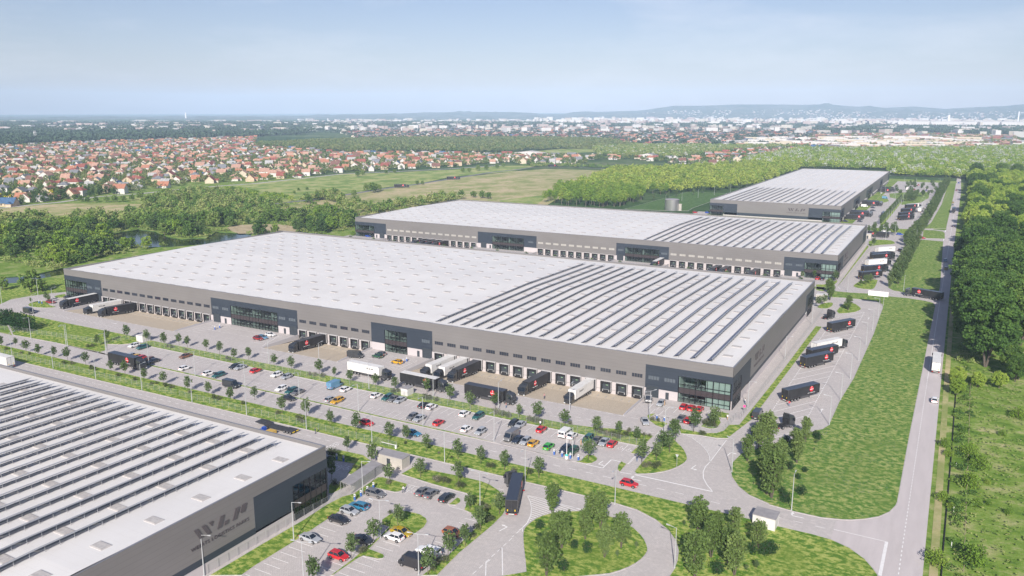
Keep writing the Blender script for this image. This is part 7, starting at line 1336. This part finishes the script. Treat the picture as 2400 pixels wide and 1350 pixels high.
for k in range(700):
    c = rc.uniform(1500, 2420); f = rc.uniform(.0, .62); top = np.interp(c, px_, py_); Hh = CZ+(262.4-top)*10600/FOC; D = np.interp(f, [0, .22, .5, .8], [8300, 8900, 9500, 10100]); x, y = ray(c, D); n = len(CB.v); block(x, y, rc.uniform(4, 12), 5, rc.uniform(5, 9), rc.uniform(0, 3), int(rc.integers(3)))
    for q in range(n, len(CB.v)): v = CB.v[q]; CB.v[q] = (v[0], v[1], v[2]+Hh*f-3)
CB.obj('hillside_villas', ['city_white', 'city_cream', 'city_rose'], label='pale villas scattered over the distant hillsides', cat='houses', kind='stuff')
# towers and masts
def mast(px, pyb, pyt, label, w=3., m='white_trim', lattice=False):
    x, y = up(px, pyb); D = px_of(x, y)[2]; h = (pyb-pyt)*D/FOC; e = empty('tower', (x, y, 0), label=label, cat='tower'); b = MB()
    if lattice:
        for s in (-1, 1):
            for t in (-1, 1): b.tube((s*w, t*w, 0), (s*w*.6, t*w*.6, h), .28, n=4)
        for k in range(7): z0, z1 = h*k/7, h*(k+1)/7; b.tube((-w, -w, z0), (w*.8, -w*.8, z1), .2, n=4).tube((w, -w, z0), (w*.7, w*.7, z1), .2, n=4)
        b.obj('lattice', [m], e); MB().box(-w, -w, h*.82, w, w, h*.86).obj('platform', [m], e)
    else: b.tube((0, 0, 0), (0, 0, h), w, w*.7, n=12); b.obj('shaft', [m], e)
mast(84, 331, 307, 'white lattice mast at the forest edge beyond the town on the left', 3, lattice=True); mast(1594, 294, 286, 'thin white chimney far away before the city', 5); mast(2222, 292, 270, 'tall white tower rising from the distant city on the right', 11); mast(2385, 290, 262, 'slim distant television tower at the right edge', 6)
mast(436, 278.5, 264, 'faint slim mast on the left horizon', 8); mast(1754, 292, 281, 'white square tower block standing out before the hills', 22)
# blue shed and big white hall
def shed(px, py, L, D, h, rz, wm, rm, label, rh=3):
    x, y = up(px, py); e = empty('shed', (x, y, 0), R(rz), label=label, cat='shed'); w = MB(); w.box(-L/2, -D/2, 0, L/2, D/2, h); w.poly([(-L/2, -D/2, h), (L/2, -D/2, h), (0, -D/2, h+rh)]); w.poly([(-L/2, D/2, h), (L/2, D/2, h), (0, D/2, h+rh)]); w.obj('wall', [wm], e)
    r = MB()
    for s in (-1, 1): r.loft([[(s*(L/2+.6), -D/2-.6, h-.2), (0, -D/2-.6, h+rh), (0, -D/2-.6, h+rh+.25), (s*(L/2+.6), -D/2-.6, h)], [(s*(L/2+.6), D/2+.6, h-.2), (0, D/2+.6, h+rh), (0, D/2+.6, h+rh+.25), (s*(L/2+.6), D/2+.6, h)]])
    r.obj('roof', [rm], e); g = MB().box(-L*.3, -D/2-.15, 0, -L*.08, -D/2+.02, h*.7); g.obj('door', ['white_trim'], e); MB().box(L*.1, -D/2-.15, 0, L*.32, -D/2+.02, h*.7).obj('door', ['white_trim'], e)
mat('shed_blue', (.10, .15, .24), .5); mat('shed_roof', (.30, .38, .50), .4)
shed(2376, 444, 19, 15, 5.5, 6, 'shed_blue', 'shed_roof', 'blue grey shed with a pale blue gabled roof at the right edge'); shed(1243, 366, 56, 22, 7, 8, 'render_white', 'render_white', 'large white hall with curved roof at the edge of the clearing', 3); shed(1520, 372, 32, 14, 7, 0, 'render_white', 'roof_slate', 'white hall with a dark roof among the houses beyond the moor', 3)
# ================================================================ HAZE
hz = MB(); hz.box(-15000, -390, -1.6, 15000, 13500, 420)
m = bpy.data.materials.new('haze_air'); m.use_nodes = True; t = m.node_tree; t.nodes.remove(t.nodes['Principled BSDF'])
pv = t.nodes.new('ShaderNodeVolumePrincipled'); pv.inputs['Color'].default_value = (.55, .73, 1, 1); pv.inputs['Density'].default_value = 0.00008; pv.inputs['Anisotropy'].default_value = -.3
t.links.new(pv.outputs[0], t.nodes['Material Output'].inputs['Volume'])
MATS['haze_air'] = m; hz.obj('haze', ['haze_air'], kind='stuff')
